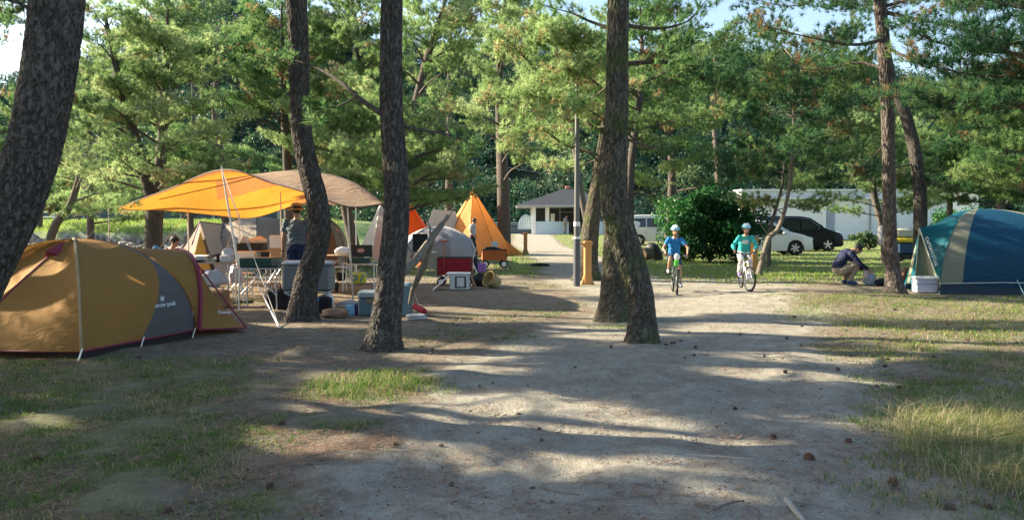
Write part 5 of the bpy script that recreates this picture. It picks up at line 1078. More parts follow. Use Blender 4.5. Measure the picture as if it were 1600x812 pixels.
# ------------------------------------------------------------------ cars
def tube_ring(b, c, R, r, axis='x', n=28, m=8):
    vs = []
    for i in range(n):
        a = 2 * math.pi * i / n
        for j in range(m):
            q = 2 * math.pi * j / m; rr = R + r * math.cos(q); o = r * math.sin(q)
            vs.append((c[0] + rr * math.cos(a), c[1] + o, c[2] + rr * math.sin(a)) if axis == 'y' else (c[0] + o, c[1] + rr * math.cos(a), c[2] + rr * math.sin(a)))
    b.add(vs, [(i * m + j, ((i + 1) % n) * m + j, ((i + 1) % n) * m + (j + 1) % m, i * m + (j + 1) % m) for i in range(n) for j in range(m)])
def car(label, px, d, L, H, prof, win, wheels, paint, facing=1, yaw=0.0, lights=True, chrome=False, name='minivan', cat='minivan', spokes=5):
    """prof: side outline (x along the length, z); built with x forward = +X * facing; the side at -y faces the camera"""
    c = W(px, 348, d); root = thing(name, label, cat, (c.x, c.y, gzf(c.x, c.y)), yaw, 'cars parked on the lawn'); Wd = .86; f = facing
    belt = .95 * H / 1.7 + .02; ob = interp(prof, len(prof) * 4 - 3)
    def inset(z, x): return Wd * (1 - .20 * max(0, (z - belt) / (H - belt)) ** 1.2 - .05 * max(0, (.45 - z) / .45))
    xm = [p[0] for p in prof]; x0, x1 = min(xm), max(xm)
    def yy(x, z): e = 1 - .14 * max(0, abs((x - (x0 + x1) / 2) / ((x1 - x0) / 2)) - .78) / .22; return inset(z, x) * e
    b = B(); st = [-1, -.96, -.8, -.4, 0, .4, .8, .96, 1]; n = len(ob); vs = []
    cx, cz = (x0 + x1) / 2, H * .45
    for s in st:
        k = 1 - (.045 if abs(s) == 1 else (.012 if abs(s) == .96 else 0))
        for x, z in ob: xx, zz = cx + (x - cx) * (1 - (1 - k) * .5), cz + (z - cz) * k; vs.append((f * xx, s * yy(xx, zz), zz))
    fs = [(i * n + j, i * n + (j + 1) % n, (i + 1) * n + (j + 1) % n, (i + 1) * n + j) for i in range(len(st) - 1) for j in range(n)]
    b.add(vs, fs)
    # sides filled as strips between top and bottom outline, bulged at the belt line
    for sgn in (-1, 1):
        xs_ = np.linspace(x0 + .03, x1 - .03, 46); zz_ = np.array(ob)[:, 1]; xx_ = np.array(ob)[:, 0]; rows = []
        for x in xs_:
            hit = []
            for i in range(n):
                xa, za = ob[i]; xb, zb = ob[(i + 1) % n]
                if (xa - x) * (xb - x) <= 0 and xa != xb: hit.append(za + (zb - za) * (x - xa) / (xb - xa))
            lo, hi = (min(hit), max(hit)) if hit else (.3, .5)
            for (wx, wr) in wheels:
                if abs(x - wx) < wr + .05: lo = max(lo, math.sqrt(max(0, (wr + .05) ** 2 - (x - wx) ** 2)) + wr * .95)
            hi = cz + (hi - cz) * .957 if hi > cz else hi
            rows.append([(f * x, sgn * (yy(x, z) + .012 * math.sin(math.pi * k_ / 8)), z) for k_, z in enumerate(np.linspace(lo + .01, hi, 9))])
        b.grid(rows)
    body = b.make('body', paint, root)
    for (wx, wr) in wheels:
        for sgn in (-1, 1):
            b = B(); tube_ring(b, (f * wx, sgn * (Wd - .11), wr), wr - .085, .09, 'y', 30, 8); w_ = b.make('wheel', M_RUB, root)
            b = B(); y = sgn * (Wd - .035)
            b.lathe((f * wx, y - sgn * .02, wr), [(wr * .74, 0), (wr * .70, .03), (wr * .66, .0)], 26, Matrix.Rotation(math.pi / 2 * (1 if sgn < 0 else -1), 3, 'X'))
            for k in range(spokes):
                a = k * 2 * math.pi / spokes + .3; u = Vector((math.cos(a), 0, math.sin(a))); v = Vector((-math.sin(a), 0, math.cos(a))) * .03
                cc = Vector((f * wx, y, wr)); b.add([cc + u * .03 - v * 1.5, cc + u * .03 + v * 1.5, cc + u * wr * .70 + v, cc + u * wr * .70 - v, cc + Vector((0, -sgn * .03, 0))], [(0, 1, 2, 3)])
            b.lathe((f * wx, y, wr), [(.05, -.02), (.05, .02), (0, .025)], 12, Matrix.Rotation(math.pi / 2 * (1 if sgn < 0 else -1), 3, 'X')); b.make('rim', M_RIM, w_)
            b = B(); b.lathe((f * wx, sgn * (Wd - .06), wr), [(0, 0), (wr * .7, 0)], 20, Matrix.Rotation(math.pi / 2, 3, 'X')); b.make('hub_shade', M_BLK, w_)
            b = B(); b.box((f * wx, sgn * (Wd - .20), wr + .06), (wr * 2.05, .22, wr * 1.9)); b.make('wheel_arch', M_BLK, root, smooth=False)
    for poly in win:
        for sgn in (-1, 1):
            b = B(); b.add([(f * x, sgn * (yy(x, z) + .034), z) for x, z in poly], [tuple(range(len(poly)))]); b.make('window', M_GLASS, root, smooth=False)
    return root, f, yy
M_RIM = mat('alloy', (.55, .56, .58), rough=.3, metal=.8, var=.05)
def paintm(name, c, metal=.0): return mat(name, c, rough=.28, metal=metal, var=.02, coat=.6, spec=.5)
def strip_(root, pts, f, yy, m, name, w=.015, off=.02):
    for sgn in (-1, 1): b = B(); b.tube([(f * x, sgn * (yy(x, z) + off), z) for x, z in pts], w, 5); b.make(name, m, root)
P_W = paintm('white_paint', (.60, .59, .56)); P_W2 = paintm('pearl_white_paint', (.72, .74, .76)); P_B = mat('black_paint', (.006, .009, .016), rough=.4, var=.02, coat=0, spec=.2); M_HL = mat('headlight_glass', (.55, .62, .68), rough=.08, spec=.9, var=.02)
# boxy white van, rear to the left
r_, f, yy = car('boxy white van parked behind the log, left of the round bush', 1031, 52, 4.7, 1.95,
    [(-2.32, .30), (-2.36, .7), (-2.30, 1.15), (-2.12, 1.72), (-1.9, 1.9), (-.6, 1.95), (.8, 1.90), (1.25, 1.78), (1.75, 1.25), (2.2, 1.05), (2.36, .8), (2.34, .32), (1.5, .24), (-1.5, .24)],
    [[(-2.05, 1.16), (-1.95, 1.68), (-1.05, 1.72), (-1.05, 1.16)], [(-.97, 1.16), (-.97, 1.72), (.2, 1.72), (.2, 1.16)], [(.3, 1.16), (.3, 1.70), (.95, 1.66), (1.45, 1.18)]], [(-1.45, .33), (1.5, .33)], P_W, name='van', cat='van')
strip_(r_, [(-2.0, 1.0), (.2, 1.0)], f, yy, mat('grey_line', (.3, .3, .3)), 'door_rail', .012); strip_(r_, [(-1.02, .5), (-1.02, 1.1)], f, yy, mat('grey_line', (0, 0, 0)), 'door_gap', .008)
b = B(); b.box((-2.37, -.7, 1.1), (.05, .14, .5), bev=.01); b.make('taillight', mat('red_lens', (.5, .02, .02), rough=.2), r_)
# white hatchback, nose to the right
r_, f, yy = car('pearl white car with nose to the right beside the round bush', 1190, 37.8, 4.4, 1.62,
    [(-2.1, .3), (-2.15, .8), (-2.0, 1.2), (-1.6, 1.52), (-.6, 1.62), (.35, 1.52), (1.05, 1.12), (1.75, .93), (2.1, .72), (2.18, .5), (2.12, .25), (1.2, .2), (-1.2, .2)],
    [[(-1.7, 1.02), (-1.45, 1.38), (-.5, 1.48), (-.4, 1.0)], [(-.32, 1.0), (-.42, 1.48), (.25, 1.42), (.85, 1.06), (.8, .98)]], [(-1.35, .33), (1.32, .335)], P_W2, name='hatchback', cat='car', spokes=6)
def lamps(root, x, z, m, L=.34, y=.62, name='headlight', h=.13):
    for sgn in (-1, 1): b = B(); b.ball((x, sgn * y, z), (L, .16, h), 12, 8); b.make(name, m, root)
lamps(r_, 1.88, .74, M_HL); b = B(); b.box((2.14, 0, .36), (.06, 1.2, .16), bev=.02); b.make('grille', M_BLK, r_)
for s in (-1, 1): b = B(); b.ball((.75, s * .93, 1.02), (.09, .1, .07), 10, 6); b.make('side_mirror', P_W2, r_)
b = B(); b.add([(.42, -.58, 1.50), (1.10, -.68, 1.13), (1.10, .68, 1.13), (.42, .58, 1.50)], [(0, 1, 2, 3)]); b.v = [(x, y, z + .02) for x, y, z in b.v]; b.make('windscreen', M_GLASS, r_, smooth=False)
# black minivan behind it
r_, f, yy = car('black minivan with nose to the right behind the white car', 1241, 43, 4.7, 1.85,
    [(-2.3, .3), (-2.35, 1.0), (-2.2, 1.6), (-1.9, 1.8), (-.5, 1.85), (.55, 1.76), (1.3, 1.25), (1.95, 1.02), (2.28, .85), (2.36, .55), (2.3, .25), (1.3, .22), (-1.3, .22)],
    [[(-2.0, 1.15), (-1.95, 1.6), (-.9, 1.68), (-.9, 1.12)], [(-.82, 1.12), (-.82, 1.68), (0, 1.66), (0, 1.12)], [(.08, 1.12), (.08, 1.65), (.5, 1.60), (1.02, 1.22), (1.0, 1.12)]], [(-1.5, .34), (1.5, .345)], P_B, name='minivan', cat='minivan', spokes=5)
lamps(r_, 2.02, .92, M_HL, .3); lamps(r_, 2.3, .42, M_RIM, .06, .6, 'fog_lamp', .08)
b = B()
for k in range(4): b.box((2.33, 0, .58 + k * .08), (.05, 1.1, .03))
b.make('grille', M_RIM, r_, smooth=False); strip_(r_, [(-2.0, 1.70), (-.4, 1.755), (.5, 1.68), (1.1, 1.25)], f, yy, M_RIM, 'chrome_trim', .012)
b = B(); b.add([(.62, -.6, 1.74), (1.35, -.7, 1.26), (1.35, .7, 1.26), (.62, .6, 1.74)], [(0, 1, 2, 3)]); b.v = [(x, y, z + .02) for x, y, z in b.v]; b.make('windscreen', M_GLASS, r_, smooth=False)
for s in (-1, 1): b = B(); b.ball((.95, s * .98, 1.15), (.1, .1, .08), 10, 6); b.make('side_mirror', P_B, r_)
# one more dark roof seen above the white car
car('dark car behind the white car and the bush, only its roof showing', 1168, 47, 4.4, 1.85,
    [(-2.1, .3), (-2.2, 1.0), (-2.0, 1.6), (-1.7, 1.8), (0, 1.85), (.9, 1.7), (1.5, 1.2), (2.1, .9), (2.15, .3), (1.3, .22), (-1.3, .22)], [[(-1.8, 1.15), (-1.7, 1.6), (.6, 1.65), (1.0, 1.15)]], [(-1.4, .34), (1.4, .34)], P_B, name='car', cat='car')
# ------------------------------------------------------------------ people
def skin_mat(name, c): return mat(name, c, rough=.55, var=.06, nscale=9)
M_SKIN = skin_mat('skin', (.42, .24, .165)); M_HAIR = mat('black_hair', (.018, .014, .012), rough=.6, var=.3, nscale=60); M_EYE = mat('dark_eye', (.02, .015, .015), rough=.3); M_LIP = mat('lips', (.34, .13, .11))
def section(b, pts, rs, side):
    """elliptic sections: rs = [(half width along side, half depth)]"""
    side = Vector(side).normalized(); n = 14; vs = []; pts = [Vector(p) for p in pts]; k = len(pts)
    for i, p in enumerate(pts):
        t = (pts[min(i + 1, k - 1)] - pts[max(i - 1, 0)]).normalized(); s = (side - t * side.dot(t)).normalized(); d = t.cross(s)
        for j in range(n): a = 2 * math.pi * j / n; vs.append(p + s * math.cos(a) * rs[i][0] + d * math.sin(a) * rs[i][1])
    fs = [(i * n + j, i * n + (j + 1) % n, (i + 1) * n + (j + 1) % n, (i + 1) * n + j) for i in range(k - 1) for j in range(n)] + [tuple(range(n - 1, -1, -1)), tuple(range((k - 1) * n, k * n))]
    b.add(vs, fs)
def fused(b, name, m, root, vox=.011, smooth=4, fold=0.0):
    """close the overlapping volumes into one continuous skin"""
    me = bpy.data.meshes.new(name); me.from_pydata(b.v, [], b.f); o = bpy.data.objects.new('tmp', me); sc2 = bpy.data.scenes.new('tmp'); sc2.collection.objects.link(o)
    r = o.modifiers.new('r', 'REMESH'); r.mode = 'VOXEL'; r.voxel_size = vox; s = o.modifiers.new('s', 'SMOOTH'); s.factor = .5; s.iterations = smooth
    vl = sc2.view_layers[0]; vl.update(); dg = vl.depsgraph; m2 = bpy.data.meshes.new_from_object(o.evaluated_get(dg)); bpy.data.objects.remove(o); bpy.data.scenes.remove(sc2); m2.name = name; m2.materials.append(m)
    if fold:
        for v in m2.vertices:
            c = v.co; v.co = c + v.normal * fold * (mnoise.noise(Vector((c.x * 16, c.y * 16, c.z * 34))) + .5 * mnoise.noise(Vector((c.x * 40 + 5, c.y * 40, c.z * 60)))) 
    m2.polygons.foreach_set('use_smooth', np.ones(len(m2.polygons), bool)); return link(name, m2, root)
def V3(*a): return Vector(a)
def person(label, loc, rz, s, J, shirt=None, pants=None, shoes=None, sleeve=.5, leg=1.0, skin=M_SKIN, hair=M_HAIR, head_dir=(0, -1, 0), shirt_len=.0, group=None, hands='curl', build=1.0, hs=1.0):
    """J: joints for a 1.72 m adult in the figure's own frame, facing -y; x to the viewer's right"""
    root = thing('person', label, 'person', loc, rz, group); j = {k: Vector(v) * s for k, v in J.items()}
    for q in ('l', 'r'):
        for k in ('sh', 'el', 'wr', 'hip', 'kn', 'an'): assert k + q in j
    sd_ = (j['shr'] - j['shl']).normalized(); hd = (j['hipr'] - j['hipl']).normalized(); b = B(); q = s * build
    section(b, [j['pel'] - (j['chest'] - j['pel']).normalized() * .06 * s, j['pel'], j['waist'], j['chest'], j['neck'] - (j['neck'] - j['chest']).normalized() * .06 * s, j['neck']], [(.10 * q, .08 * q), (.16 * q, .11 * q), (.135 * q, .095 * q), (.165 * q, .11 * q), (.13 * q, .08 * q), (.055 * s, .055 * s)], sd_.lerp(hd, .3))
    b.tube([j['neck'] - (j['head'] - j['neck']) * .3, j['head']], .052 * s, 12)
    hdv = Vector(head_dir).normalized(); H = j['head']; upv = (H - j['neck']).normalized(); upv = (upv + Vector((0, 0, .6))).normalized(); rt = hdv.cross(upv).normalized(); upv = rt.cross(hdv).normalized(); M = Matrix((rt, hdv, upv)).transposed()
    def hb(c, r, nu=14, nv=10, s=s * hs):
        t = B(); t.ball((0, 0, 0), r, nu, nv); return [H + M @ (Vector(c) * s + Vector(v) * s) for v in t.v], t.f
    b.add(*hb((0, -.005, .03), (.076, .094, .10))); b.add(*hb((0, .018, -.045), (.058, .066, .066)))
    b.add(*hb((0, .098, -.012), (.014, .020, .022), 8, 6))
    for e in (-1, 1): b.add(*hb((e * .078, -.008, -.008), (.012, .02, .03), 8, 6))
    for d in ('l', 'r'):
        sh, el, wr = j['sh' + d], j['el' + d], j['wr' + d]
        b.tube([sh, sh.lerp(el, .4), el], [.052 * q, .046 * q, .036 * q], 12); b.ball(sh, .056 * q); b.tube([el, el.lerp(wr, .3), wr], [.037 * q, .036 * q, .024 * s], 12)
        f = (wr - el).normalized(); hdir = j['hand' + d].normalized() if 'hand' + d in j else f; ac = hdir.cross(Vector((0, 1, 0)) if abs(hdir.y) < .8 else Vector((1, 0, 0))).normalized(); pn = hdir.cross(ac).normalized()
        pc = wr + hdir * .045 * s; section(b, [wr, pc, wr + hdir * .085 * s], [(.024 * s, .020 * s), (.040 * s, .017 * s), (.038 * s, .013 * s)], ac)
        for k in range(4):
            r0 = wr + hdir * .08 * s + ac * (k - 1.5) * .0195 * s; L = (.036, .042, .039, .030)[k] * s; cu = 1.0 if hands == 'curl' else .35
            p1 = r0 + (hdir * math.cos(cu * .5) + pn * math.sin(cu * .5)) * L; p2 = p1 + (hdir * math.cos(cu * 1.6) + pn * math.sin(cu * 1.6)) * L * .75; b.tube([r0 - hdir * .01 * s, p1, p2], [.0092 * s, .0085 * s, .0072 * s], 7)
        t0 = wr + hdir * .03 * s + ac * .03 * s * (1 if d == 'l' else -1); t1 = t0 + (hdir * .6 + ac * (.8 if d == 'l' else -.8) + pn * .3).normalized() * .035 * s; b.tube([t0, t1, t1 + (hdir + pn * .6).normalized() * .026 * s], [.012 * s, .011 * s, .008 * s], 7)
        hp, kn, an = j['hip' + d], j['kn' + d], j['an' + d]; b.ball(hp, .082 * q); b.tube([hp, hp.lerp(kn, .35), kn], [.085 * q, .077 * q, .054 * s], 14); b.tube([kn, kn.lerp(an, .3), kn.lerp(an, .75), an], [.053 * s, .054 * s, .036 * s, .033 * s], 12)
        td = (j['toe' + d] if 'toe' + d in j else V3(0, -1, 0)).normalized(); b.tube([an + V3(0, 0, -.015) * s - td * .05 * s, an + td * .08 * s + V3(0, 0, -.045) * s, an + td * .16 * s + V3(0, 0, -.055) * s], [.034 * s, .036 * s, .022 * s], 10)
    fused(b, 'body', skin, root, .0105 * max(s, .72))
    # face
    for e in (-1, 1): b = B(); b.add(*hb((e * .030, .086, .008), (.011, .008, .007), 8, 6)); b.make('eye', M_EYE, root)
    b = B(); b.add(*hb((0, .083, -.055), (.022, .008, .006), 8, 6)); b.make('mouth', M_LIP, root)
    if hair:
        b = B(); vs, fs = hb((0, -.018, .042), (.088, .100, .100), 18, 14); ci = [i for i, v in enumerate(vs)]
        keep = [f for f in fs if not all(((M.transposed() @ (vs[i] - H)) / (s * hs)).y > .045 and ((M.transposed() @ (vs[i] - H)) / (s * hs)).z < .075 for i in f)]
        keep = [f for f in keep if all(((M.transposed() @ (vs[i] - H)) / (s * hs)).z > -.045 for i in f)]
        b.add(vs, keep); b.v = [tuple(Vector(v) + Vector((mnoise.noise(Vector(v) * 40), mnoise.noise(Vector(v) * 41 + V3(3, 0, 0)), mnoise.noise(Vector(v) * 39))) * .012 * s) for v in b.v]; b.make('hair', hair, root)
    if pants:
        b = B(); section(b, [j['pel'] - (j['waist'] - j['pel']).normalized() * .05 * s, j['pel'], j['waist'].lerp(j['pel'], .25)], [(.13 * q, .12 * q), (.178 * q, .13 * q), (.155 * q, .115 * q)], hd)
        for d in ('l', 'r'):
            hp, kn, an = j['hip' + d], j['kn' + d], j['an' + d]; b.ball(hp, .098 * q); 
            if leg >= 1: b.tube([hp, hp.lerp(kn, .35), kn, kn.lerp(an, .3), an.lerp(kn, .06)], [.102 * q, .093 * q, .070 * s, .066 * s, .052 * s], 14)
            else: b.tube([hp, hp.lerp(kn, .4), hp.lerp(kn, leg)], [.102 * q, .098 * q, .090 * q], 14)
        fused(b, 'trousers' if leg >= 1 else 'shorts', pants, root, .012 * max(s, .72), 3, .016)
    if shirt:
        b = B(); w_ = j['waist'].lerp(j['pel'], .55 + shirt_len); section(b, [w_, j['waist'], j['chest'], j['neck'] - (j['neck'] - j['chest']).normalized() * .05 * s, j['neck'] - (j['neck'] - j['chest']).normalized() * .012 * s], [(.175 * q, .135 * q), (.155 * q, .118 * q), (.185 * q, .13 * q), (.145 * q, .10 * q), (.068 * s, .068 * s)], sd_.lerp(hd, .3))
        for d in ('l', 'r'):
            sh, el, wr = j['sh' + d], j['el' + d], j['wr' + d]; b.ball(sh, .068 * q)
            if sleeve <= 1: b.tube([sh, sh.lerp(el, sleeve * .5), sh.lerp(el, sleeve)], [.068 * q, .064 * q, .062 * q], 12)
            else: b.tube([sh, sh.lerp(el, .5), el, el.lerp(wr, .4), el.lerp(wr, min(.95, sleeve - 1))], [.068 * q, .060 * q, .052 * q, .048 * q, .037 * s], 12)
        fused(b, 'shirt', shirt, root, .012 * max(s, .72), 3, .018)
    if shoes:
        for d in ('l', 'r'):
            an = j['an' + d]; td = (j['toe' + d] if 'toe' + d in j else V3(0, -1, 0)).normalized(); b = B(); b.tube([an + V3(0, 0, .0) * s - td * .035 * s, an + V3(0, 0, -.035) * s - td * .02 * s, an + td * .07 * s + V3(0, 0, -.045) * s, an + td * .15 * s + V3(0, 0, -.055) * s, an + td * .185 * s + V3(0, 0, -.06) * s], [.040 * s, .047 * s, .047 * s, .038 * s, .018 * s], 12)
            sh_ = fused(b, 'shoe', shoes, root, .009, 2)
    return root, j, M, H, s
STAND = dict(pel=(0, 0, .95), waist=(0, .0, 1.10), chest=(0, 0, 1.30), neck=(0, .01, 1.47), head=(0, -.01, 1.61), shl=(-.185, 0, 1.41), shr=(.185, 0, 1.41), ell=(-.25, .02, 1.13), elr=(.25, .02, 1.13), wrl=(-.27, -.05, .88), wrr=(.27, -.05, .88), hipl=(-.09, 0, .90), hipr=(.09, 0, .90), knl=(-.10, -.02, .49), knr=(.10, -.02, .49), anl=(-.11, .02, .08), anr=(.11, .02, .08))
def pose(**k): d = dict(STAND); d.update(k); return d
def rotj(J, rz): M = Matrix.Rotation(rz, 3, 'Z'); return {k: M @ Vector(v) for k, v in J.items()}
M_TEE = mat('slate_tee', (.085, .11, .13), rough=.85, bump=.2, bscale=25); M_NAVY = mat('navy_cloth', (.008, .015, .055), rough=.8, bump=.2, bscale=20); M_BLACKC = mat('black_cloth', (.02, .02, .025), rough=.8); M_GREYT = mat('pale_grey_tee', (.42, .47, .55), rough=.85); M_KHAKI = mat('khaki_cloth', (.26, .22, .18), rough=.85); M_BLUEC = mat('bright_blue_cloth', (.02, .19, .50), rough=.8); M_TEAL = mat('teal_cloth', (.03, .40, .38), rough=.8); M_WHC = mat('white_cloth', (.62, .60, .60), rough=.85); M_DSHORT = mat('dark_blue_shorts', (.015, .05, .12), rough=.8); M_STRAW = mat('straw_hat_weave', (.42, .27, .09), rough=.8, var=.3, nscale=50, bump=.6, bscale=120); M_SHOEG = mat('grey_shoe', (.30, .33, .38), rough=.7); M_SHOEB = mat('blue_shoe', (.03, .07, .20), rough=.6)

def place(px, d): x = (px - 800) / FPX * d; return Vector((x, d, gzf(x, d)))
# man in the straw hat, back to the camera, under the tarp
loc = place(464, 15.2)
r_, j, M, H, s = person('man in straw hat and slate T-shirt standing with his back turned under the tarp', loc, 0, 1.05, rotj(pose(wrl=(.28, -.10, .92), ell=(.25, .04, 1.15), shl=(.19, 0, 1.42), shr=(-.19, 0, 1.42), wrr=(-.25, -.16, 1.0), elr=(-.27, .05, 1.16), hipl=(.09, 0, .9), hipr=(-.09, 0, .9), knl=(.12, -.02, .49), knr=(-.12, -.02, .49), anl=(.14, .02, .08), anr=(-.14, .02, .08)), 0) if False else pose(wrl=(-.27, .04, .87), wrr=(.20, .25, 1.05), elr=(.27, .02, 1.14), toel=(0, 1, 0), toer=(0, 1, 0), hipl=(-.09, 0, .9)), M_TEE, M_NAVY, M_BLACKC, sleeve=.62, leg=1.0, head_dir=(-.15, 1, -.05), build=1.1, hands='open')
hr = thing('straw_hat', 'yellow straw hat with dark band on the head of the man under the tarp', 'hat', loc + H + Vector((0, 0, .045))); b = B(); b.lathe((0, 0, 0), [(.098, .0), (.165, -.022), (.170, -.016), (.10, .012), (.098, .06), (.088, .10), (.05, .118), (0, .115)], 28); b.make('hat_body', M_STRAW, hr)
b = B(); b.lathe((0, 0, 0), [(.103, .012), (.103, .045), (.099, .047), (.099, .012)], 28); b.make('hat_band', mat('dark_hat_band', (.03, .02, .02)), hr)
b = B(); b.lathe(j['wrl'] + (j['ell'] - j['wrl']).normalized() * .03, [(.036, -.012), (.04, 0), (.036, .012)], 14); b.make('wristwatch', M_BLK, r_)
# man by the orange teepee
loc = place(739, 34.2)
person('young man in pale grey T-shirt walking right in front of the orange teepee', loc, 0, .97, {k: v for k, v in rotj(pose(head=(0, -.08, 1.60), anl=(-.10, -.22, .09), anr=(.10, .25, .10), knl=(-.1, -.14, .49), knr=(.1, .05, .48), wrl=(-.25, -.22, .93), wrr=(.25, -.05, .88), ell=(-.25, .02, 1.14), elr=(.25, .08, 1.14), toel=(0, -1, 0), toer=(0, -1, 0)), R(70)).items()}, M_GREYT, M_BLACKC, M_BLACKC, sleeve=.6, head_dir=(.95, -.2, -.12), hands='open')
# seated man in the black cap
loc = place(267, 17.8)
SEAT = dict(pel=(0, 0, .45), waist=(0, .02, .60), chest=(0, .0, .80), neck=(0, -.04, .97), head=(0, -.10, 1.10), shl=(-.185, -.02, .91), shr=(.185, -.02, .91), ell=(-.24, -.12, .66), elr=(.24, -.12, .66), wrl=(-.14, -.34, .62), wrr=(.14, -.34, .62), hipl=(-.09, -.02, .44), hipr=(.09, -.02, .44), knl=(-.13, -.44, .47), knr=(.13, -.44, .47), anl=(-.13, -.42, .08), anr=(.13, -.42, .08))
r_, j, M, H, s = person('man in black cap sitting behind the gold tent, only his head and shoulder showing', loc, 0, .98, rotj(SEAT, R(78)), mat('dusty_pink_tee', (.42, .22, .24), rough=.85), M_BLACKC, M_BLACKC, sleeve=.6, head_dir=(1, -.25, -.1))
b = B(); t = B(); t.ball((0, -.01, .055), (.094, .108, .075), 16, 10, zmin=-.2); b.add([H + M @ (Vector(v) * s) for v in t.v], t.f); t = B(); t.box((0, .13, .05), (.12, .1, .012), bev=.004); b.add([H + M @ (Vector(v) * s) for v in t.v], t.f); b.make('cap', M_BLACKC, r_)
cs = thing('camp_chair', 'low folding camp chair under the man in the black cap', 'chair', loc); b = B(); b.box((-.02, 0, .33), (.5, .5, .04), bev=.01); b.make('seat', mat('chair_canvas', (.10, .12, .2)), cs)
for x in (-.22, .2):
    for y in (-.22, .22): b = B(); b.tube([(x, y, 0), (x, y, .33)], .013, 6); b.make('leg', M_ALU, cs)
# crouching man
loc = place(1324, 18.9)
CR = dict(pel=(-.20, 0, .33), waist=(-.20, 0, .48), chest=(-.06, 0, .68), neck=(.10, 0, .80), head=(.24, 0, .83), shl=(.04, -.19, .74), shr=(.04, .19, .74), ell=(.22, -.26, .50), elr=(.22, .24, .50), wrl=(.44, -.17, .36), wrr=(.42, .1, .34), handl=(.8, .2, -.6), handr=(.8, -.1, -.6), hipl=(-.16, -.10, .32), hipr=(-.16, .10, .32), knl=(.22, -.17, .50), knr=(.20, .17, .46), anl=(.02, -.14, .10), anr=(-.02, .14, .10), toel=(1, -.15, 0), toer=(1, .15, 0))
person('man in navy sweater crouching over a bag left of the reddish trunk', loc, R(-6), 1.0, CR, M_NAVY, M_KHAKI, M_SHOEB, sleeve=1.93, head_dir=(.75, -.2, -.62), build=1.06)
# people at the pavilion
loc = place(883, 70.6)
person('distant person in grey top standing at the pavilion counter', loc, 0, 1.0, rotj(pose(head=(0, -.12, 1.58), wrl=(-.2, -.35, .95), wrr=(.2, -.35, .95), chest=(0, -.05, 1.3), neck=(0, -.08, 1.46)), R(60)), mat('grey_lilac_cloth', (.25, .24, .3)), M_KHAKI, M_BLACKC, head_dir=(.8, -.5, -.3))

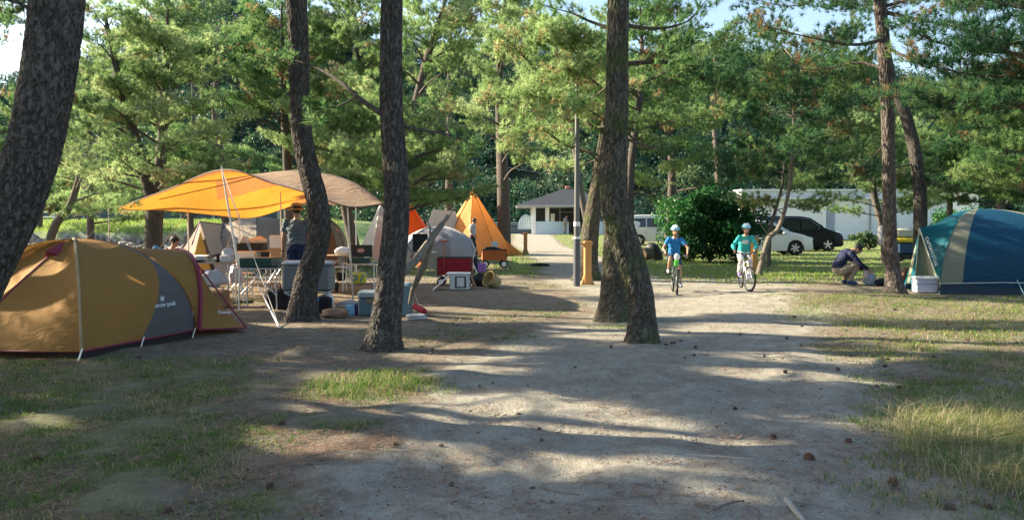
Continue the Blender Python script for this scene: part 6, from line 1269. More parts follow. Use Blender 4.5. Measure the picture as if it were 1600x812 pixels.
# ------------------------------------------------------------------ bicycles and riders
def bicycle(label, loc, rz, wr, wb, frame_m, acc, group='bicycles ridden by the children', steer=0.0):
    root = thing('bicycle', label, 'bicycle', loc, rz, group); yf, yr = -wb / 2, wb / 2
    Ms = Matrix.Rotation(steer, 3, 'Z'); hub_f = V3(0, yf, wr); piv = V3(0, yf + .03, 0)
    def sp(v): return piv + Ms @ (Vector(v) - piv)
    for y, st in ((yf, 1), (yr, 0)):
        fn = sp if st else (lambda v: Vector(v))
        b = B(); tube_ring(b, (0, y, wr), wr - .022, .022, 'x', 34, 8); b.v = [tuple(fn(v)) for v in b.v]; w = b.make('wheel', M_RUB, root)
        b = B(); tube_ring(b, (0, y, wr), wr - .05, .008, 'x', 34, 6); b.v = [tuple(fn(v)) for v in b.v]; b.make('rim', M_RIM, w)
        b = B(); b.tube([(-.045, y, wr), (.045, y, wr)], .018, 8)
        for k in range(20): a = k * math.pi / 10; b.tube([(.02 * (-1) ** k, y, wr), (0, y + math.cos(a) * (wr - .05), wr + math.sin(a) * (wr - .05))], .0022, 3)
        b.v = [tuple(fn(v)) for v in b.v]; b.make('spokes', M_RIM, w)
    hd0, hd1 = V3(0, yf + .10, wr + .27), V3(0, yf + .16, wr + .38); bb = V3(0, .06, wr + .01); st = V3(0, .16, wr + .30)
    b = B(); b.tube([hd0, bb], .019, 8); b.tube([hd1, st], .017, 8); b.tube([bb, st, st + V3(0, .03, .10)], .016, 8)
    for x in (-.05, .05): b.tube([bb, V3(x, yr, wr)], .011, 6); b.tube([st, V3(x, yr, wr)], .010, 6)
    b.tube([hd0 + V3(0, -.01, -.03), hd1 + V3(0, .01, .03)], .021, 8); b.make('frame', frame_m, root)
    b = B(); stem = hd1 + V3(0, .015, .10)
    for x in (-.055, .055): b.tube([sp(hd0 + V3(x * .9, 0, -.02)), sp((x, yf, wr))], .013, 7)
    b.tube([sp(hd0 + V3(-.055, 0, -.02)), sp(hd0 + V3(.055, 0, -.02))], .014, 6); b.make('fork', frame_m, root)
    b = B(); g0 = stem + V3(0, .0, .03); b.tube([sp(hd1), sp(g0)], .015, 8); b.tube([sp(g0 + V3(x, y, z)) for x, y, z in ((-.25, .06, .04), (-.16, .02, .04), (-.06, 0, 0), (.06, 0, 0), (.16, .02, .04), (.25, .06, .04))], .012, 8); hb_ = b.make('handlebar', M_BLK, root)
    for e in (-1, 1):
        b = B(); b.tube([sp(g0 + V3(e * .17, .025, .04)), sp(g0 + V3(e * .265, .065, .04))], .018, 8); b.make('grip', acc, hb_); b = B(); b.tube([sp(g0 + V3(e * .13, -.0, .03)), sp(g0 + V3(e * .22, -.03, .02))], .006, 5); b.make('brake_lever', M_RIM, hb_)
    b = B(); sc_ = st + V3(0, .04, .13); b.ball(sc_ + V3(0, .04, 0), (.075, .10, .03), 12, 8); b.ball(sc_ + V3(0, -.06, .0), (.035, .11, .022), 10, 6); b.make('saddle', M_BLK, root)
    b = B(); a = 1.15
    for e in (-1, 1):
        p = bb + V3(e * .075, math.sin(a) * .13 * e * -1 * 0 + .0, -e * .14); b.tube([bb + V3(e * .05, 0, 0), p], .010, 6); b.box(p + V3(e * .055, 0, 0), (.09, .08, .02), bev=.004)
    b.tube([bb - V3(.06, 0, 0), bb + V3(.06, 0, 0)], .02, 8); b.make('crank', M_BLK, root)
    b = B(); b.lathe(bb + V3(.055, 0, 0), [(0, 0), (.075, 0), (.075, .006), (0, .006)], 20, Matrix.Rotation(math.pi / 2, 3, 'Y')); b.make('chainring', M_RIM, root)
    return root, sp, g0, bb, sc_
def helmet(label, loc, rz, s, M, m):
    root = thing('bicycle_helmet', label, 'helmet', loc, rz, 'cycling helmets'); t = B(); nu, nv = 20, 12
    b = B(); t.ball((0, 0, 0), (.107, .128, .105), nu, nv, zmin=-.12); b.add([M @ (Vector(v) * s) for v in t.v], t.f); b.make('shell', m, root)
    for x in (-.05, -.017, .017, .05):
        b = B(); P = [M @ (Vector((x * 1.0, .128 * math.cos(a) * math.sqrt(1 - (x / .11) ** 2), .107 * math.sin(a) * math.sqrt(1 - (x / .11) ** 2))) * s) for a in np.linspace(.35, 2.6, 12)]; b.tube(P, .007, 5); b.make('vent', mat('helmet_white', (.6, .68, .72)), root)
    b = B(); b.tube([M @ (V3(-.09, .02, -.02) * s), M @ (V3(-.065, .05, -.13) * s), M @ (V3(0, .06, -.165) * s), M @ (V3(.065, .05, -.13) * s), M @ (V3(.09, .02, -.02) * s)], .006, 5); b.make('chin_strap', M_BLACKC, root)
def child(px, d, rz, label, blabel, hlabel, shirt, pants, shoes, leg, sleeve, fm, acc, steer, lean, wr=.27, extras=None, up=1):
    loc = place(px, d); s = .74; root, sp, g0, bb, sc_ = bicycle(blabel, loc, rz, wr, .92, fm, acc, steer=steer)
    gl, gr = sp(g0 + V3(-.225, .05, .055)), sp(g0 + V3(.225, .05, .055)); pl, pr = bb + V3(-.13, 0, .14), bb + V3(.13, 0, -.14); pel = sc_ + V3(0, .05, .10)
    if up < 0: pl, pr = bb + V3(-.13, -.10, .02), bb + V3(.13, .12, -.05)
    ch = pel + V3(lean * .3, -.12, .26); nk = pel + V3(lean * .6, -.20, .39); hd_ = nk + V3(lean * .2, -.035, .122); J = {}
    dn = lambda v: Vector(v) / s
    J.update(pel=dn(pel), waist=dn(pel.lerp(ch, .45)), chest=dn(ch), neck=dn(nk), head=dn(hd_), shl=dn(nk + V3(-.125, .01, -.045)), shr=dn(nk + V3(.125, .01, -.045)))
    for d_, g_, e in (('l', gl, -1), ('r', gr, 1)):
        w = g_ + V3(0, .045, .03); shd = Vector(J['sh' + d_]) * s; mid = shd.lerp(w, .5) + V3(e * .085, .03, -.045); J['el' + d_] = dn(mid); J['wr' + d_] = dn(w); J['hand' + d_] = dn(g_ - w + V3(0, -.03, -.02))
    for d_, p, e in (('l', pl, -1), ('r', pr, 1)):
        hp = pel + V3(e * .065, 0, -.03); an = p + V3(0, .05, .075); mid = hp.lerp(an, .5); L = .355; h = (an - hp).length / 2; off = math.sqrt(max(.0004, L * L * .85 - h * h)) if h < L else .02
        kn = mid + V3(e * .03, -1, .35).normalized() * off; J['hip' + d_] = dn(hp); J['kn' + d_] = dn(kn); J['an' + d_] = dn(an); J['toe' + d_] = V3(0, -1, -.1)
    pr_, j, M, H, s_ = person(label, loc, rz, s, J, shirt, pants, shoes, sleeve=sleeve, leg=leg, head_dir=(0, -1, -.12), group='children riding bicycles', hs=1.17)
    helmet(hlabel, Matrix.Rotation(rz, 3, 'Z') @ (H + M @ (V3(0, 0, .052) * s * 1.17)) + loc, rz, s * 1.17, M, mat('helmet_cyan', (.16, .48, .60), rough=.35, coat=.4, var=.15, nscale=30)); return root, pr_, j, loc
M_BF = mat('dark_bike_frame', (.03, .06, .05), rough=.35, coat=.4); M_LIME = mat('lime_green', (.12, .55, .06), rough=.4); M_WF = mat('white_bike_frame', (.55, .57, .62), rough=.35, coat=.4); M_YEL = mat('yellow_part', (.7, .48, .03), rough=.4)
r_, p_, j, loc = child(1055, 16.95, R(-6), 'child in bright blue T-shirt and dark shorts riding toward the camera', 'dark green bicycle ridden by the child in bright blue', 'cyan helmet on the child in bright blue', M_BLUEC, M_DSHORT, M_SHOEG, .8, .6, M_BF, M_BLK, R(-3), 0.0)
b = B(); b.box((0, -.36, .66), (.09, .04, .13), bev=.01); b.make('head_badge', M_LIME, r_); b = B(); b.ball((0, -.40, .79), (.06, .03, .07), 12, 8); b.make('headlamp', M_PLAS, r_)
r_, p_, j, loc = child(1165, 17.3, R(-6), 'child in teal long sleeved top and white trousers riding toward the camera', 'white and yellow bicycle ridden by the child in teal', 'cyan helmet on the child in teal', M_TEAL, M_WHC, mat('purple_shoe', (.14, .10, .32)), 1.0, 1.9, M_WF, M_BLK, R(17), .02, up=-1)
b = B(); b.tube([(0, -.32, .52), (0, -.29, .70)], .024, 8); b.make('head_tube', M_YEL, r_)
b = B(); c_ = j['chest']; b.ball(c_ + V3(0, -.072, .0), (.085, .035, .07), 14, 8); b.make('shirt_print', mat('pale_print', (.55, .66, .66), rough=.8), p_)
M_WOODG = mat('weathered_branch', (.17, .15, .12), rough=.9, var=.35, nscale=14, bump=.7, bscale=45)
# ------------------------------------------------------------------ camp kitchen and clutter
M_GRN = mat('green_enamel', (.012, .055, .048), rough=.35, coat=.3); M_TBL = mat('bamboo_top', (.42, .30, .18), rough=.5, var=.15, nscale=15, stretch=(.5, 8, 8)); M_BAG = mat('white_plastic_bag', (.62, .62, .64), rough=.4, bump=.8, bscale=14, trans=.3); M_COOLG = mat('teal_grey_cooler', (.065, .125, .145), rough=.5); M_LIDG = mat('pale_cooler_lid', (.22, .28, .30), rough=.5); M_RED = mat('dark_red_canvas', (.23, .008, .02), rough=.8, bump=.3, bscale=20)
M_SIL = mat('stainless', (.55, .56, .57), rough=.25, metal=.9, var=.05); M_CARD = mat('cardboard', (.42, .29, .17), rough=.85); M_BLUEP = mat('blue_plastic', (.04, .22, .5), rough=.4); M_ORC = mat('orange_brown_canvas', (.42, .12, .03), rough=.8, bump=.3, bscale=20); M_BRNW = mat('brown_stick', (.30, .18, .10), rough=.8)
def table(label, px, d, w, dp, h, top=M_TBL, rz=0.0, group='folding camp tables', cross=True, name='folding_table'):
    p = place(px, d); root = thing(name, label, 'table', p, rz, group); b = B(); b.box((0, 0, h - .012), (w, dp, .024), bev=.006); b.make('table_top', top, root)
    for x in (-1, 1):
        for y in (-1, 1): b = B(); b.tube([(x * (w / 2 - .04), y * (dp / 2 - .03), h - .02), (x * (w / 2 - .03), y * (dp / 2 - .02), 0)], .012, 7); b.make('leg', M_ALU, root)
    if cross:
        z0, z1 = h * .25, h * .8; x = w / 2 - .04
        for y in (-dp / 2 + .03, dp / 2 - .03): b = B(); b.tube([(-x, y, z0), (x * .1, y, z1)], .008, 5); b.tube([(x, y, z0), (-x * .1, y, z1)], .008, 5); b.make('cross_brace', M_ALU, root)
    return root, Vector((p.x, p.y, p.z + h))
def boxthing(name, label, cat, p, size, m, rz=0, bev=.012, lid=None, handle=None, group=None, lid_h=.25, parts=None):
    root = thing(name, label, cat, p, rz, group); w, dp, h = size; hb_ = h * (1 - lid_h) if lid else h
    b = B(); b.box((0, 0, hb_ / 2), (w, dp, hb_), bev=bev, taper=1.0); b.make('box_body', m, root)
    if lid: b = B(); b.box((0, 0, hb_ + h * lid_h / 2), (w * 1.04, dp * 1.05, h * lid_h), bev=bev * 1.4); b.make('lid', lid, root)
    if handle: b = B(); b.tube([(-w * .2, -dp / 2 - .0, hb_ * .75), (-w * .18, -dp / 2 - .035, hb_ * .7), (w * .18, -dp / 2 - .035, hb_ * .7), (w * .2, -dp / 2, hb_ * .75)], .012, 6); b.make('handle', handle, root)
    return root
def lump(name, label, cat, p, r, m, seed=0, amp=.25, group=None, n=18):
    root_b = B(); root_b.ball((0, 0, 0), r, n, n // 2 + 3); vs = []
    for v in root_b.v:
        q = Vector(v); k = 1 + amp * mnoise.fractal(Vector((q.x / r[0], q.y / r[1], q.z / r[2])) * 1.6 + V3(seed, 0, 0), .9, 2.1, 3); z = max(q.z * k, -r[2] * .75); vs.append((q.x * k, q.y * k, z + r[2] * .75))
    root_b.v = vs; o = root_b.make(name, m); o.location = p; tag(o, label, cat, group); return o
def bottle(label, p, r, h, m, cap=None, group='bottles and cans on the camp tables', name='bottle', cat='bottle'):
    root = thing(name, label, cat, p, 0, group); b = B(); b.lathe((0, 0, 0), [(0, 0), (r, 0), (r, h * .68), (r * .45, h * .85), (r * .4, h * .93), (0, h * .93)], 14); b.make('bottle_body', m, root); b = B(); b.lathe((0, 0, h * .93), [(r * .46, -.01), (r * .46, h * .07), (0, h * .07)], 12); b.make('cap', cap or M_PLAS, root)
# green two-burner stove on its aluminium stand, left of the bent trunk
p = place(404, 13.9); root = thing('stove_stand', 'aluminium folding stand under the long green stove', 'stand', p)
for x in (-.27, .35):
    for y in (-.2, .18): b = B(); b.tube([(x + .0, y, .70), (x * 1.05, y * 1.1, 0)], .013, 7); b.make('leg', M_ALU, root)
b = B(); b.box((.04, 0, .705), (.74, .42, .022)); b.make('stand_top', M_ALU, root, smooth=False)
b = B()
for y in (-.2, .18): b.tube([(-.27, y, .25), (.12, y, .66)], .009, 5); b.tube([(.35, y, .25), (-.04, y, .66)], .009, 5); b.make('cross_brace', M_ALU, root); b = B()
root = thing('camp_stove', 'long dark green two burner stove, closed, left of the bent trunk', 'stove', p + V3(.04, 0, .72)); b = B(); b.box((0, 0, .085), (.66, .34, .17), bev=.012); b.make('stove_case', M_GRN, root); b = B(); b.box((.28, -.176, .09), (.09, .012, .12), bev=.004); b.make('end_panel', mat('olive_panel', (.12, .15, .11)), root); b = B(); b.ball((.28, -.19, .09), .014); b.make('knob', M_BLK, root)
# second green stove, open, beyond the right poles
t_, p = table('small aluminium table holding the open green stove with red badge', 562, 17.6, .75, .4, .62, M_ALU)
root = thing('camp_stove', 'open green stove with upright lid and round red badge, right of the bent trunk', 'stove', p + V3(0, 0, 0)); b = B(); b.box((0, 0, .06), (.50, .32, .12), bev=.01); b.make('stove_case', M_GRN, root); b = B(); b.box((0, .16, .26), (.50, .03, .27), Matrix.Rotation(R(-8), 3, 'X'), bev=.008); ld = b.make('lid', mat('black_green_enamel', (.012, .022, .022), rough=.4), root)
b = B(); b.lathe((.0, .125, .27), [(0, 0), (.072, 0), (.072, .008), (0, .008)], 24, Matrix.Rotation(math.pi / 2, 3, 'X')); b.v = [(x * 1.15, y, (z - .27) * .72 + .27) for x, y, z in b.v]; b.make('badge', mat('red_badge', (.42, .05, .03)), ld)
b = B(); b.lathe((.0, .115, .27), [(.056, 0), (.064, 0), (.064, .004), (.056, .004)], 24, Matrix.Rotation(math.pi / 2, 3, 'X')); b.v = [(x * 1.15, y, (z - .27) * .72 + .27) for x, y, z in b.v]; b.box((0, .112, .27), (.09, .003, .02)); b.make('badge_print', M_WHITE, ld)
b = B(); b.tube([(.32, -.12, .03), (.44, -.12, .02)], .03, 8); b.make('fuel_tank', M_LIDG, root)
# long table behind the gold tent, with cooking gear
t_, p = table('bamboo topped table behind the gold tent, crowded with pans', 328, 14.6, .86, .45, .78); pt = p
root = thing('frying_pan', 'black frying pan at the left end of the bamboo table', 'pan', p + V3(-.25, -.05, 0)); b = B(); b.lathe((0, 0, 0), [(0, .0), (.11, 0), (.14, .045), (.13, .045), (.105, .01), (0, .01)], 24); b.make('pan', M_BLK, root); b = B(); b.tube([(-.13, 0, .035), (-.30, -.03, .06)], .012, 6); b.make('handle', M_BLK, root)
root = thing('cooking_pot', 'low stainless pot in the middle of the bamboo table', 'pot', p + V3(.03, -.04, 0)); b = B(); b.lathe((0, 0, 0), [(0, 0), (.11, 0), (.12, .09), (.11, .09), (.1, .015), (0, .015)], 24); b.make('pot_body', M_SIL, root); b = B(); b.lathe((0, 0, .09), [(.125, 0), (.10, .02), (0, .03)], 24); b.ball((0, 0, .045), .016); b.make('lid', M_BLK, root)
root = thing('grill_pan', 'black square grill pan standing on the bamboo table', 'pan', p + V3(.1, .12, 0)); b = B(); b.box((0, 0, .08), (.3, .2, .15), bev=.02); b.make('pan', M_BLK, root)
boxthing('white_tub', 'white plastic tub on the far side of the bamboo table', 'tub', p + V3(-.18, .14, 0), (.28, .18, .12), M_WHC, lid=M_PLAS)
boxthing('plastic_basket', 'translucent pale basket at the right end of the bamboo table', 'basket', p + V3(.32, -.03, 0), (.18, .25, .13), M_BAG)
lump('plastic_bag', 'crumpled clear bag in the pale basket on the bamboo table', 'bag', p + V3(.32, .0, .10), (.12, .1, .09), M_BAG, 3)
# low rack under it
t_, p = table('low aluminium rack under the bamboo table with white bags', 320, 14.3, .6, .4, .36, M_ALU); lump('plastic_bag', 'big white shopping bag on the low aluminium rack', 'bag', p + V3(.12, 0, 0), (.24, .15, .17), M_BAG, 5, .35); lump('dark_bag', 'dark bundle with red corner on the low rack', 'bag', p + V3(-.16, .05, .0), (.16, .12, .12), M_BLACKC, 6); lump('red_cloth', 'red cloth hanging between the bags on the low rack', 'cloth', p + V3(-.02, -.05, .05), (.08, .06, .13), M_RED, 8, .4)
boxthing('wooden_box', 'brown wooden box standing below the low rack', 'box', place(342, 14.2), (.26, .3, .30), M_BRNW)
table('small folding stool table right of the bamboo table', 374, 15.6, .45, .35, .52, M_ALU); lump('plastic_bag', 'white and pink bag hanging beside the small folding stool table', 'bag', place(368, 15.3) + V3(0, 0, .35), (.14, .12, .2), mat('pinkish_bag', (.6, .5, .52), bump=.6, bscale=14), 9, .35)
# shelf unit behind the stove
t_, p = table('middle table with crates of bottles beyond the long green stove', 402, 18.6, .95, .45, .86)
boxthing('black_crate', 'black crate full of bags on the middle table', 'crate', p + V3(-.12, 0, 0), (.62, .3, .17), M_BLK); lump('plastic_bag', 'cream plastic bag heaped on the black crate', 'bag', p + V3(.02, 0, .14), (.2, .13, .1), mat('cream_bag', (.62, .52, .42), bump=.6, bscale=12), 11, .3); lump('plastic_bag', 'small white bag at the left on the black crate', 'bag', p + V3(-.28, 0, .14), (.1, .1, .11), M_BAG, 12, .3)
for i, (dx, c_, lb) in enumerate(((-.22, M_BLUEP, 'blue'), (-.10, M_WHC, 'white'), (.02, M_BLUEP, 'blue'))): pass
boxthing('water_jug', 'white box shelf with blue water bottles under the middle table', 'shelf box', place(386, 18.4) + V3(0, 0, .42), (.42, .3, .42), M_PLAS)
for i, dx in enumerate((-.12, 0, .12)): bottle(['left blue capped water bottle under the middle table', 'middle blue capped water bottle under the middle table', 'right blue capped water bottle under the middle table'][i], place(386, 18.2) + V3(dx, -.03, .42), .05, .27, mat('water_blue', (.10, .36, .62), rough=.15), M_PLAS)
boxthing('black_bag', 'tall black bag standing under the right side of the middle table', 'bag', place(418, 18.2) + V3(0, 0, .38), (.25, .25, .46), M_BLACKC)
t_, p = table('side table with brown cartons left of the man in the straw hat', 434, 17.2, .5, .4, .66)
boxthing('carton', 'brown cardboard carton on the side table by the man in the straw hat', 'carton', p + V3(.02, 0, 0), (.32, .25, .28), M_CARD); boxthing('paper_towels', 'white box with blue mark stacked on the brown carton', 'box', p + V3(-.02, 0, .285), (.26, .2, .28), M_PLAS)
b = B(); b.box((-.02, -.11, .40), (.14, .01, .1)); 
# big grey cooler behind the bent trunk and its stand
p = place(482, 13.5); root = thing('cooler_stand', 'steel stand under the big grey cooler', 'stand', p); b = B(); b.tube([(-.38, -.2, .0), (.36, -.2, .34)], .014, 7); b.tube([(.38, -.2, 0), (-.36, -.2, .34)], .014, 7); b.make('leg', M_ALU, root); b = B(); b.tube([(-.38, .2, .0), (.36, .2, .34)], .014, 7); b.tube([(.38, .2, 0), (-.36, .2, .34)], .014, 7); b.make('leg', M_ALU, root)
b = B(); b.tube([(-.36, -.2, .35), (.36, -.2, .35), (.36, .2, .35), (-.36, .2, .35), (-.36, -.2, .35)], .012, 6); b.make('stand_frame', M_ALU, root)
boxthing('cooler_box', 'big grey cooler with pale lid behind the bent trunk', 'cooler', p + V3(0, 0, .365), (.80, .42, .50), mat('grey_cooler', (.15, .17, .18), rough=.5), lid=mat('cool_white_lid', (.42, .45, .48), rough=.5), bev=.03, lid_h=.14)
root = boxthing('black_tote', 'black tote bag on the ground left of the bent trunk', 'bag', place(433, 13.9), (.38, .24, .34), M_BLACKC, bev=.03); b = B(); b.tube([(-.1, -.12, .33), (-.08, -.13, .45), (.08, -.13, .45), (.1, -.12, .33)], .01, 6); b.make('handle', M_BLACKC, root)
# small things right of the bent trunk
root = thing('backpack', 'blue and black rucksack leaning on a white jug behind the bent trunk', 'bag', place(506, 13.2)); b = B(); b.box((0, 0, .14), (.24, .16, .28), bev=.04); b.make('bag_body', M_BLACKC, root); b = B(); b.tube([(-.08, -.08, .25), (-.1, -.13, .14), (-.08, -.09, .02)], .012, 6); b.make('strap', M_BLUEP, root)
bottle('white water jug behind the blue and black rucksack', place(512, 13.6), .09, .36, M_PLAS, M_BLUEP, group=None, name='water_jug', cat='jug')
lump('brown_bag', 'flat brown bag lying right of the bent trunk', 'bag', place(523, 12.6), (.22, .14, .09), mat('brown_bag', (.24, .14, .09)), 14); lump('white_sack', 'pale sack draped near the foot of the right tarp pole', 'sack', place(545, 13.6), (.26, .14, .10), mat('pale_sack', (.36, .36, .38), bump=.5, bscale=12), 15)
boxthing('blue_carton', 'small blue and white drink carton at the foot of the right tarp pole', 'carton', place(547, 12.9), (.15, .14, .16), mat('light_blue_print', (.20, .42, .62))); boxthing('purple_box', 'dark purple box between the drink carton and the teal cooler', 'box', place(559, 12.95), (.12, .18, .18), mat('purple_box', (.05, .03, .12))); boxthing('small_crate', 'small brown crate left of the blue drink carton', 'crate', place(534, 13.0), (.13, .14, .14), M_BRNW)
root = boxthing('cooler_box', 'teal grey cooler with pale lid left of the limbed trunk', 'cooler', place(584, 12.9), (.46, .36, .40), M_COOLG, lid=M_LIDG, bev=.02, lid_h=.30); b = B(); b.box((-.03, -.195, .24), (.11, .02, .07), bev=.006); b.make('latch', mat('bronze_latch', (.2, .14, .06)), root)
root = boxthing('storage_box', 'tall blue grey box standing right of the limbed trunk', 'box', place(632, 12.7), (.22, .34, .52), mat('blue_grey_plastic', (.10, .17, .21)), bev=.03)
root = thing('rolled_mat', 'red rolled mat leaning beside the blue grey box', 'mat', place(655, 12.6)); b = B(); b.tube([(-.10, 0, .17), (.06, -.03, .09)], .048, 14); b.make('roll', mat('coral_red', (.52, .05, .06), rough=.6), root); b = B(); b.ball((.07, -.03, .08), (.05, .05, .05)); b.make('roll_end', M_RED, root)
lump('grey_cloth', 'crumpled grey and white cloth on the ground below the red rolled mat', 'cloth', place(649, 12.2), (.17, .11, .05), mat('grey_white_cloth', (.38, .38, .38), bump=.5, bscale=14), 17, .5)
# yellow and blue picnic bag, bucket and red toy behind
root = thing('shopping_bag', 'bright yellow shopping bag with blue swirl under the open green stove', 'bag', place(560, 19.5)); b = B(); b.box((0, 0, .17), (.34, .18, .26), taper=1.08, bev=.02); b.make('bag_body', mat('lime_yellow', (.50, .60, .04)), root); b = B(); tube_ring(b, (-.09, -.10, .18), .06, .02, 'y', 18, 6); b.tube([(.05, -.10, .08), (.13, -.10, .26)], .018, 6); b.make('bag_print', M_BLUEP, root)
t_, p = table('low camp table further back beyond the big grey cooler', 534, 20, .5, .35, .42, M_ALU); root = thing('bucket', 'small black bucket hanging at the low camp table', 'bucket', place(532, 19.6) + V3(0, 0, .1)); b = B(); b.lathe((0, 0, 0), [(0, 0), (.1, 0), (.13, .2), (.12, .2), (0, .02)], 18); b.make('pail', M_BLK, root); b = B(); b.tube([(-.12, 0, .2), (0, 0, .29), (.12, 0, .2)], .006, 5); b.make('handle', M_ALU, root)
root = thing('tricycle', 'small red tricycle behind the big grey cooler', 'tricycle', place(513, 17.0)); b = B(); b.box((0, 0, .42), (.16, .3, .2), bev=.03); b.make('tricycle_body', mat('toy_red', (.5, .02, .03), rough=.35), root)
for x, y in ((.05, -.16), (-.12, .14), (.14, .14)): b = B(); tube_ring(b, (x, y, .11), .08, .03, 'x', 20, 6); b.make('wheel', M_RUB, root)
b = B(); b.ball((0, 0, .58), (.09, .09, .08)); b.make('seat_cushion', M_BLACKC, root); b = B(); b.tube([(-.12, -.14, .6), (.12, -.14, .6)], .012, 6); b.tube([(0, -.14, .6), (.05, -.16, .11)], .012, 6); b.make('handlebar', M_GREYM, root)
table('wooden topped table by the rust tent, right of the bent trunk', 528, 22, .9, .5, .6); lump('plastic_bag', 'white bundle on the wooden topped table by the rust tent', 'bag', place(536, 22) + V3(0, 0, .6), (.25, .15, .12), M_BAG, 21)
# red wagon, white cooler, basket
def wagon(label, px, d, w, dp, h, z0, m, rz=0, wr=.10, group='folding wagons', handle=None):
    root = thing('folding_wagon', label, 'wagon', place(px, d), rz, group); b = B(); t = .015
    b.box((0, -dp / 2, z0 + h / 2), (w, t, h)); b.box((0, dp / 2, z0 + h / 2), (w, t, h)); b.box((-w / 2, 0, z0 + h / 2), (t, dp - t, h)); b.box((w / 2, 0, z0 + h / 2), (t, dp - t, h)); b.box((0, 0, z0 + t / 2), (w - t, dp - t, t)); b.make('canvas_tub', m, root)
    b = B(); P = [(-w / 2, -dp / 2, z0 + h), (w / 2, -dp / 2, z0 + h), (w / 2, dp / 2, z0 + h), (-w / 2, dp / 2, z0 + h), (-w / 2, -dp / 2, z0 + h)]; b.tube(P, .015, 6)
    for x in (-1, 1):
        for y in (-1, 1): b.tube([(x * w / 2, y * (dp / 2 + .012), z0 + h), (x * w / 2, y * (dp / 2 + .012), z0 - .04)], .012, 6)
    b.make('wagon_frame', M_BLK, root)
    b = B(); y = -dp / 2 - .02; b.tube([(-w * .45, y, z0 + .02), (w * .1, y, z0 + h * .9)], .008, 5); b.tube([(w * .45, y, z0 + .02), (-w * .1, y, z0 + h * .9)], .008, 5); b.make('cross_brace', m, root)
    for x in (-1, 1):
        for yy_ in (-1, 1):
            b = B(); tube_ring(b, (x * w * .40, yy_ * (dp / 2 - .02), wr), wr - .03, .03, 'y', 22, 8); wl_ = b.make('wheel', M_RUB, root); b = B(); b.lathe((x * w * .40, yy_ * (dp / 2 + .005), wr), [(0, 0), (wr * .62, 0), (wr * .62, .01), (0, .01)], 18, Matrix.Rotation(math.pi / 2, 3, 'X')); b.make('rim', M_PLAS, wl_)
    if handle: b = B(); b.tube(handle, .013, 6); e = Vector(handle[-1]); b.tube([e - V3(.1, 0, 0), e + V3(.1, 0, 0)], .018, 6); b.make('handle', mat('red_brown_handle', (.22, .04, .03)), root)
    return root
wagon('dark red canvas wagon behind the white cooler', 711, 19.0, .80, .45, .40, .26, M_RED, rz=.0, handle=[(-.24, -.25, .3), (-.24, -.27, .7), (-.25, -.28, 1.06)])
wagon('orange brown canvas wagon at the foot of the red brown trunk', 772, 26.5, .78, .45, .34, .26, M_ORC, rz=.1, wr=.13)
p = place(772, 26.5); lump('dark_bundle', 'dark folded cloth lying in the orange brown wagon', 'cloth', p + V3(-.08, 0, .52), (.3, .18, .1), M_BLACKC, 23); boxthing('food_bag', 'white printed bag sticking out of the orange brown wagon', 'bag', p + V3(.02, .05, .55), (.2, .14, .32), mat('white_bag', (.55, .58, .62)))
b = B(); p = place(718, 18.0); root = thing('cooler_box', 'white hard cooler lying open in front of the dark red wagon', 'cooler', p); b.box((0, 0, .175), (.44, .32, .35), bev=.02); b.make('box_body', mat('off_white_cooler', (.50, .55, .56), rough=.5), root); b = B(); b.box((-.02, 0, .37), (.54, .34, .035), bev=.01); b.make('tray_lid', M_PLAS, root)
b = B(); b.box((-.40, -.08, .17), (.50, .30, .035), Matrix.Rotation(R(-42), 3, 'Y'), bev=.01); b.make('open_lid', M_PLAS, root)
b = B(); b.box((.03, -.166, .18), (.25, .012, .26), bev=.005); b.make('front_recess', mat('dark_grey_plastic', (.04, .05, .055)), root); b = B(); b.box((.03, -.178, .18), (.17, .015, .21), bev=.01); b.make('front_plate', mat('off_white_cooler', (0, 0, 0)), root)
b = B(); b.tube([V3(.25, -.12, .34), V3(.40, -.15, .0)], .022, 6); b.make('support_plank', M_BRNW, root)
p = place(770, 18.3); root = thing('woven_basket', 'round woven basket lying on its side right of the white cooler', 'basket', p, R(20)); Mx = Matrix.Rotation(R(-62), 3, 'Y') @ Matrix.Rotation(R(15), 3, 'X'); b = B(); b.lathe((.0, 0, .155), [(0, -.15), (.13, -.15), (.175, .13), (.185, .14), (.17, .145), (.12, -.13), (0, -.135)], 28, Mx); b.make('basket_body', mat('woven_straw', (.33, .27, .13), rough=.8, bump=.8, bscale=90, var=.3, nscale=60), root)
b = B(); n_ = 28; P = [V3(0, 0, .155) + Mx @ V3(.182 * math.cos(a), .182 * math.sin(a), .145) for a in np.linspace(0, 2 * math.pi, n_)]; b.tube(P, .013, 6); b.make('rim', M_STRAW, root)
lump('dark_gear', 'black gear heap between the white cooler and the woven basket', 'gear', place(750, 18.9), (.24, .2, .16), M_BLACKC, 31, .4)
root = boxthing('purple_bag', 'purple and white patterned bag left of the orange brown wagon', 'bag', place(751, 24.4), (.33, .2, .26), mat('purple_print', (.36, .14, .50), var=.5, nscale=25)); boxthing('black_stand_bag', 'slim black bag standing on the left of the purple bag', 'bag', place(743, 24.0), (.12, .14, .5), M_BLACKC)
root = thing('folding_chair', 'aluminium folding chair frame left of the purple bag', 'chair', place(739, 23.6)); 
for y in (-.15, .15): b = B(); b.tube([(-.12, y, 0), (.1, y, .78)], .013, 6); b.make('leg', M_ALU, root); b = B(); b.tube([(.12, y, 0), (-.08, y, .5)], .013, 6); b.make('leg', M_ALU, root)
b = B(); b.box((0, 0, .45), (.26, .3, .02)); b.make('seat', M_BLACKC, root)
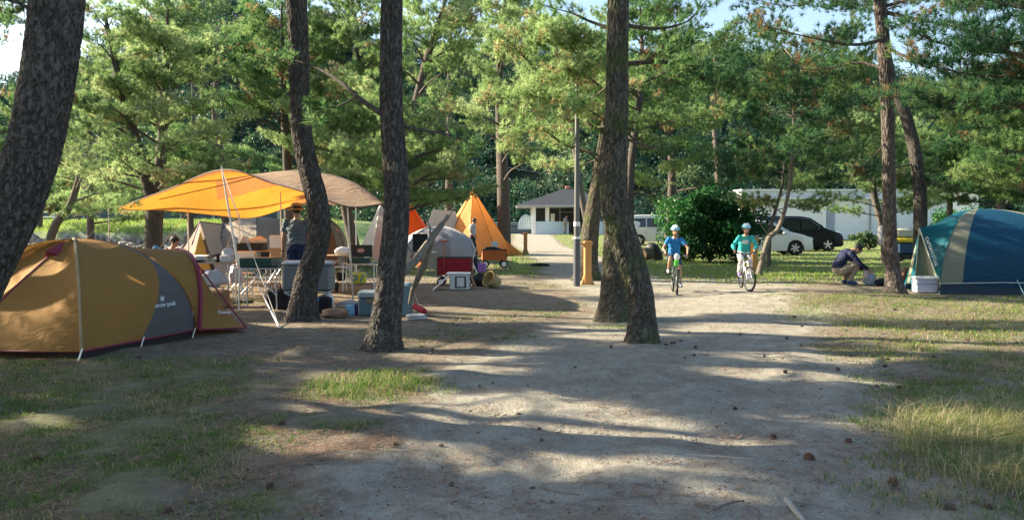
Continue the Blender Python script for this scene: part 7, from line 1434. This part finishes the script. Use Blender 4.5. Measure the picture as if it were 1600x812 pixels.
table('low white wire rack behind the dark red wagon', 712, 21.5, .7, .4, .5, M_ALU); root = thing('metal_can', 'tall grey metal can in front of the low white dome tent', 'can', place(674, 25.5)); b = B(); b.lathe((0, 0, 0), [(0, 0), (.16, 0), (.16, .55), (.15, .56), (0, .56)], 20); b.make('can_body', mat('can_metal', (.22, .23, .20), rough=.5, metal=.3), root); b = B(); b.lathe((0, 0, .54), [(.165, 0), (.165, .03), (.15, .035)], 20); b.make('rim', M_ALU, root)
root = thing('lounge_chair', 'dark low camp chair with red cushion before the white dome tent', 'chair', place(655, 26)); b = B(); b.box((0, .2, .85), (.5, .05, .6), Matrix.Rotation(R(-12), 3, 'X'), bev=.01); b.make('backrest', M_BLACKC, root); b = B(); b.box((0, -.05, .4), (.5, .45, .06), bev=.01); b.make('seat', M_RED, root)
for x in (-.24, .24): b = B(); b.tube([(x, -.25, 0), (x, .25, .55)], .015, 6); b.make('leg', M_BLK, root); b = B(); b.tube([(x, .25, 0), (x, -.25, .5)], .015, 6); b.make('leg', M_BLK, root)
lump('orange_bundle', 'orange and black bundle of clothes by the low camp chair', 'clothes', place(668, 26.2), (.3, .25, .2), M_ORC, 33, .4)
# snapped limb propped between the trunks
root = thing('fallen_branch', 'grey broken forked branch propped to the right of the limbed trunk', 'branch', place(645, 12.5)); o = root.location.copy(); b = B()
b.tube([W(*q) - o for q in ((618, 436, 11.2), (648, 408, 11.4), (672, 375, 11.7), (692, 350, 12))], [.07, .06, .05, .035], 9); b.tube([W(*q) - o for q in ((700, 336, 12), (678, 365, 11.8), (660, 420, 11.9), (645, 452, 12.3), (640, 474, 12.4))], [.02, .045, .05, .04, .03], 9)
b.make('main_branch', M_WOODG, root); 
for P in (((672, 375, 11.7), (672, 355, 11.8), (665, 340, 11.9), (664, 332, 12)), ((650, 402, 11.5), (640, 390, 11.5), (636, 380, 11.5)), ((664, 402, 11.8), (672, 390, 11.8), (676, 386, 11.8)), ((692, 350, 12), (700, 342, 12.1), (712, 318, 12.3))): b = B(); b.tube([W(*q) - o for q in P], [.018, .014, .006, .004][:len(P)], 6); b.make('side_twig', M_WOODG, root)
# slippers and mat by the tarp pole foot
for i, px in enumerate((371, 385)): lump('sandal', ['left dark sandal at the foot of the main tarp pole', 'right dark sandal at the foot of the main tarp pole'][i], 'sandal', place(px, 15.0), (.12, .06, .035), M_BLACKC, 40 + i)
lump('blue_bag', 'blue bag seen past the dark trunk behind the gold tent', 'bag', place(245, 21) + V3(0, 0, .35), (.22, .15, .3), M_BLUEP, 44)
# log pieces left of the bush
root = thing('cut_log', 'short cut log showing its orange end beside the dark stump', 'log', place(1009, 31.4)); b = B(); b.tube([(-.2, -.1, .26), (.2, .6, .26)], .25, 20); b.make('log_bark', M_WOODG, root); b = B(); b.lathe((.0, 0, 0), [(0, 0), (.235, 0)], 20, Matrix.Identity(3)); Mr = Vector((-.4, -.7, 0)).to_track_quat('Z', 'Y').to_matrix(); b.v = [tuple(Mr @ Vector(v) + V3(-.206, -.112, .26)) for v in b.v]; b.make('sawn_end', mat('sawn_wood', (.45, .27, .14), var=.2, nscale=14), root)
root = thing('dark_stump', 'dark rounded stump leaning against the cut log left of the bush', 'stump', place(1022, 32.6)); b = B(); b.tube([(.10, 0, -.05), (.03, .0, .2), (-.08, .0, .45), (-.15, .02, .62), (-.18, .02, .70)], [.30, .33, .30, .20, .08], 18); b.make('stump_bark', mat('charred_bark', (.035, .038, .042), bump=.6, bscale=14), root); b = B(); b.ball((-.17, .02, .66), (.13, .13, .06)); b.make('stump_top', mat('charred_bark', (0, 0, 0)), root)
lump('dark_sandbag', 'flat dark cloth lying on the grass left of the lamp pole', 'cloth', place(844, 27.6), (.32, .2, .07), M_BLACKC, 50)
# bags by the crouching man and cooler at the blue tent
lump('plastic_bag', 'pale blue white plastic bag on the ground before the crouching man', 'bag', place(1361, 18.9), (.15, .12, .16), mat('pale_blue_bag', (.48, .56, .66), rough=.4, bump=.7, bscale=14, trans=.2), 52, .3); lump('plastic_bag', 'pink white bag end held in the hands of the crouching man', 'bag', place(1354, 18.75) + V3(0, 0, .16), (.06, .05, .12), mat('pink_white_bag', (.66, .56, .56), bump=.5, bscale=14), 53, .3); lump('dark_cloth', 'black crumpled cloth between the pale bag and the reddish trunk', 'cloth', place(1378, 18.8), (.17, .12, .09), M_BLACKC, 54)
root = thing('cooler_box', 'white cooler box standing at the door of the blue tent', 'cooler', place(1447, 16.7), R(-8)); b = B(); b.box((0, 0, .15), (.42, .28, .28), taper=1.06, bev=.015); b.make('box_body', mat('lilac_white_cooler', (.50, .52, .64), rough=.5), root); b = B(); b.box((0, 0, .315), (.47, .32, .06), bev=.02); b.make('lid', M_PLAS, root); b = B(); b.tube([(-.235, -.1, .27), (-.25, -.14, .2), (.0, -.165, .2), (.25, -.14, .2), (.235, -.1, .27)], .008, 5); b.make('handle', M_GREYM, root)
# brown bag and yellow storage boxes seen between trunk and tent
root = thing('brown_bag', 'brown cloth bag leaning on the left wall of the blue tent', 'bag', place(1413, 18.6)); b = B(); b.tube([(-.10, 0, .0), (-.03, 0, .22), (.09, .05, .42)], [.11, .10, .05], 12); b.make('bag_body', mat('brown_cloth', (.22, .11, .07), rough=.9), root)
root = thing('folding_trailer', 'yellow trailer with dark blue box behind the trunk left of the blue tent', 'trailer', place(1416, 31)); b = B(); b.box((0, 0, .82), (1.0, .5, .16), bev=.03); b.make('tray', mat('signal_yellow', (.62, .48, .01), rough=.4), root); b = B(); b.box((.02, 0, .52), (.8, .45, .42), bev=.04); b.make('storage_box', mat('navy_box', (.015, .05, .12)), root); b = B(); b.box((0, .0, .2), (.7, .3, .2), bev=.03); b.make('undercarriage', M_BLK, root); b = B(); b.box((0, .1, 1.1), (.85, .4, .38), bev=.08); b.make('load', mat('pale_wrapped_load', (.45, .48, .42), bump=.5, bscale=6), root)
for x in (-.3, .3): b = B(); tube_ring(b, (x, -.18, .17), .12, .045, 'y', 20, 6); b.make('wheel', M_RUB, root)
lump('white_sack', 'white sack hanging on the thin young pine right of the crouching man', 'sack', place(1377, 29) + V3(0, 0, .75), (.14, .12, .38), mat('pale_white_sack', (.6, .58, .56), bump=.5, bscale=10), 60, .25)
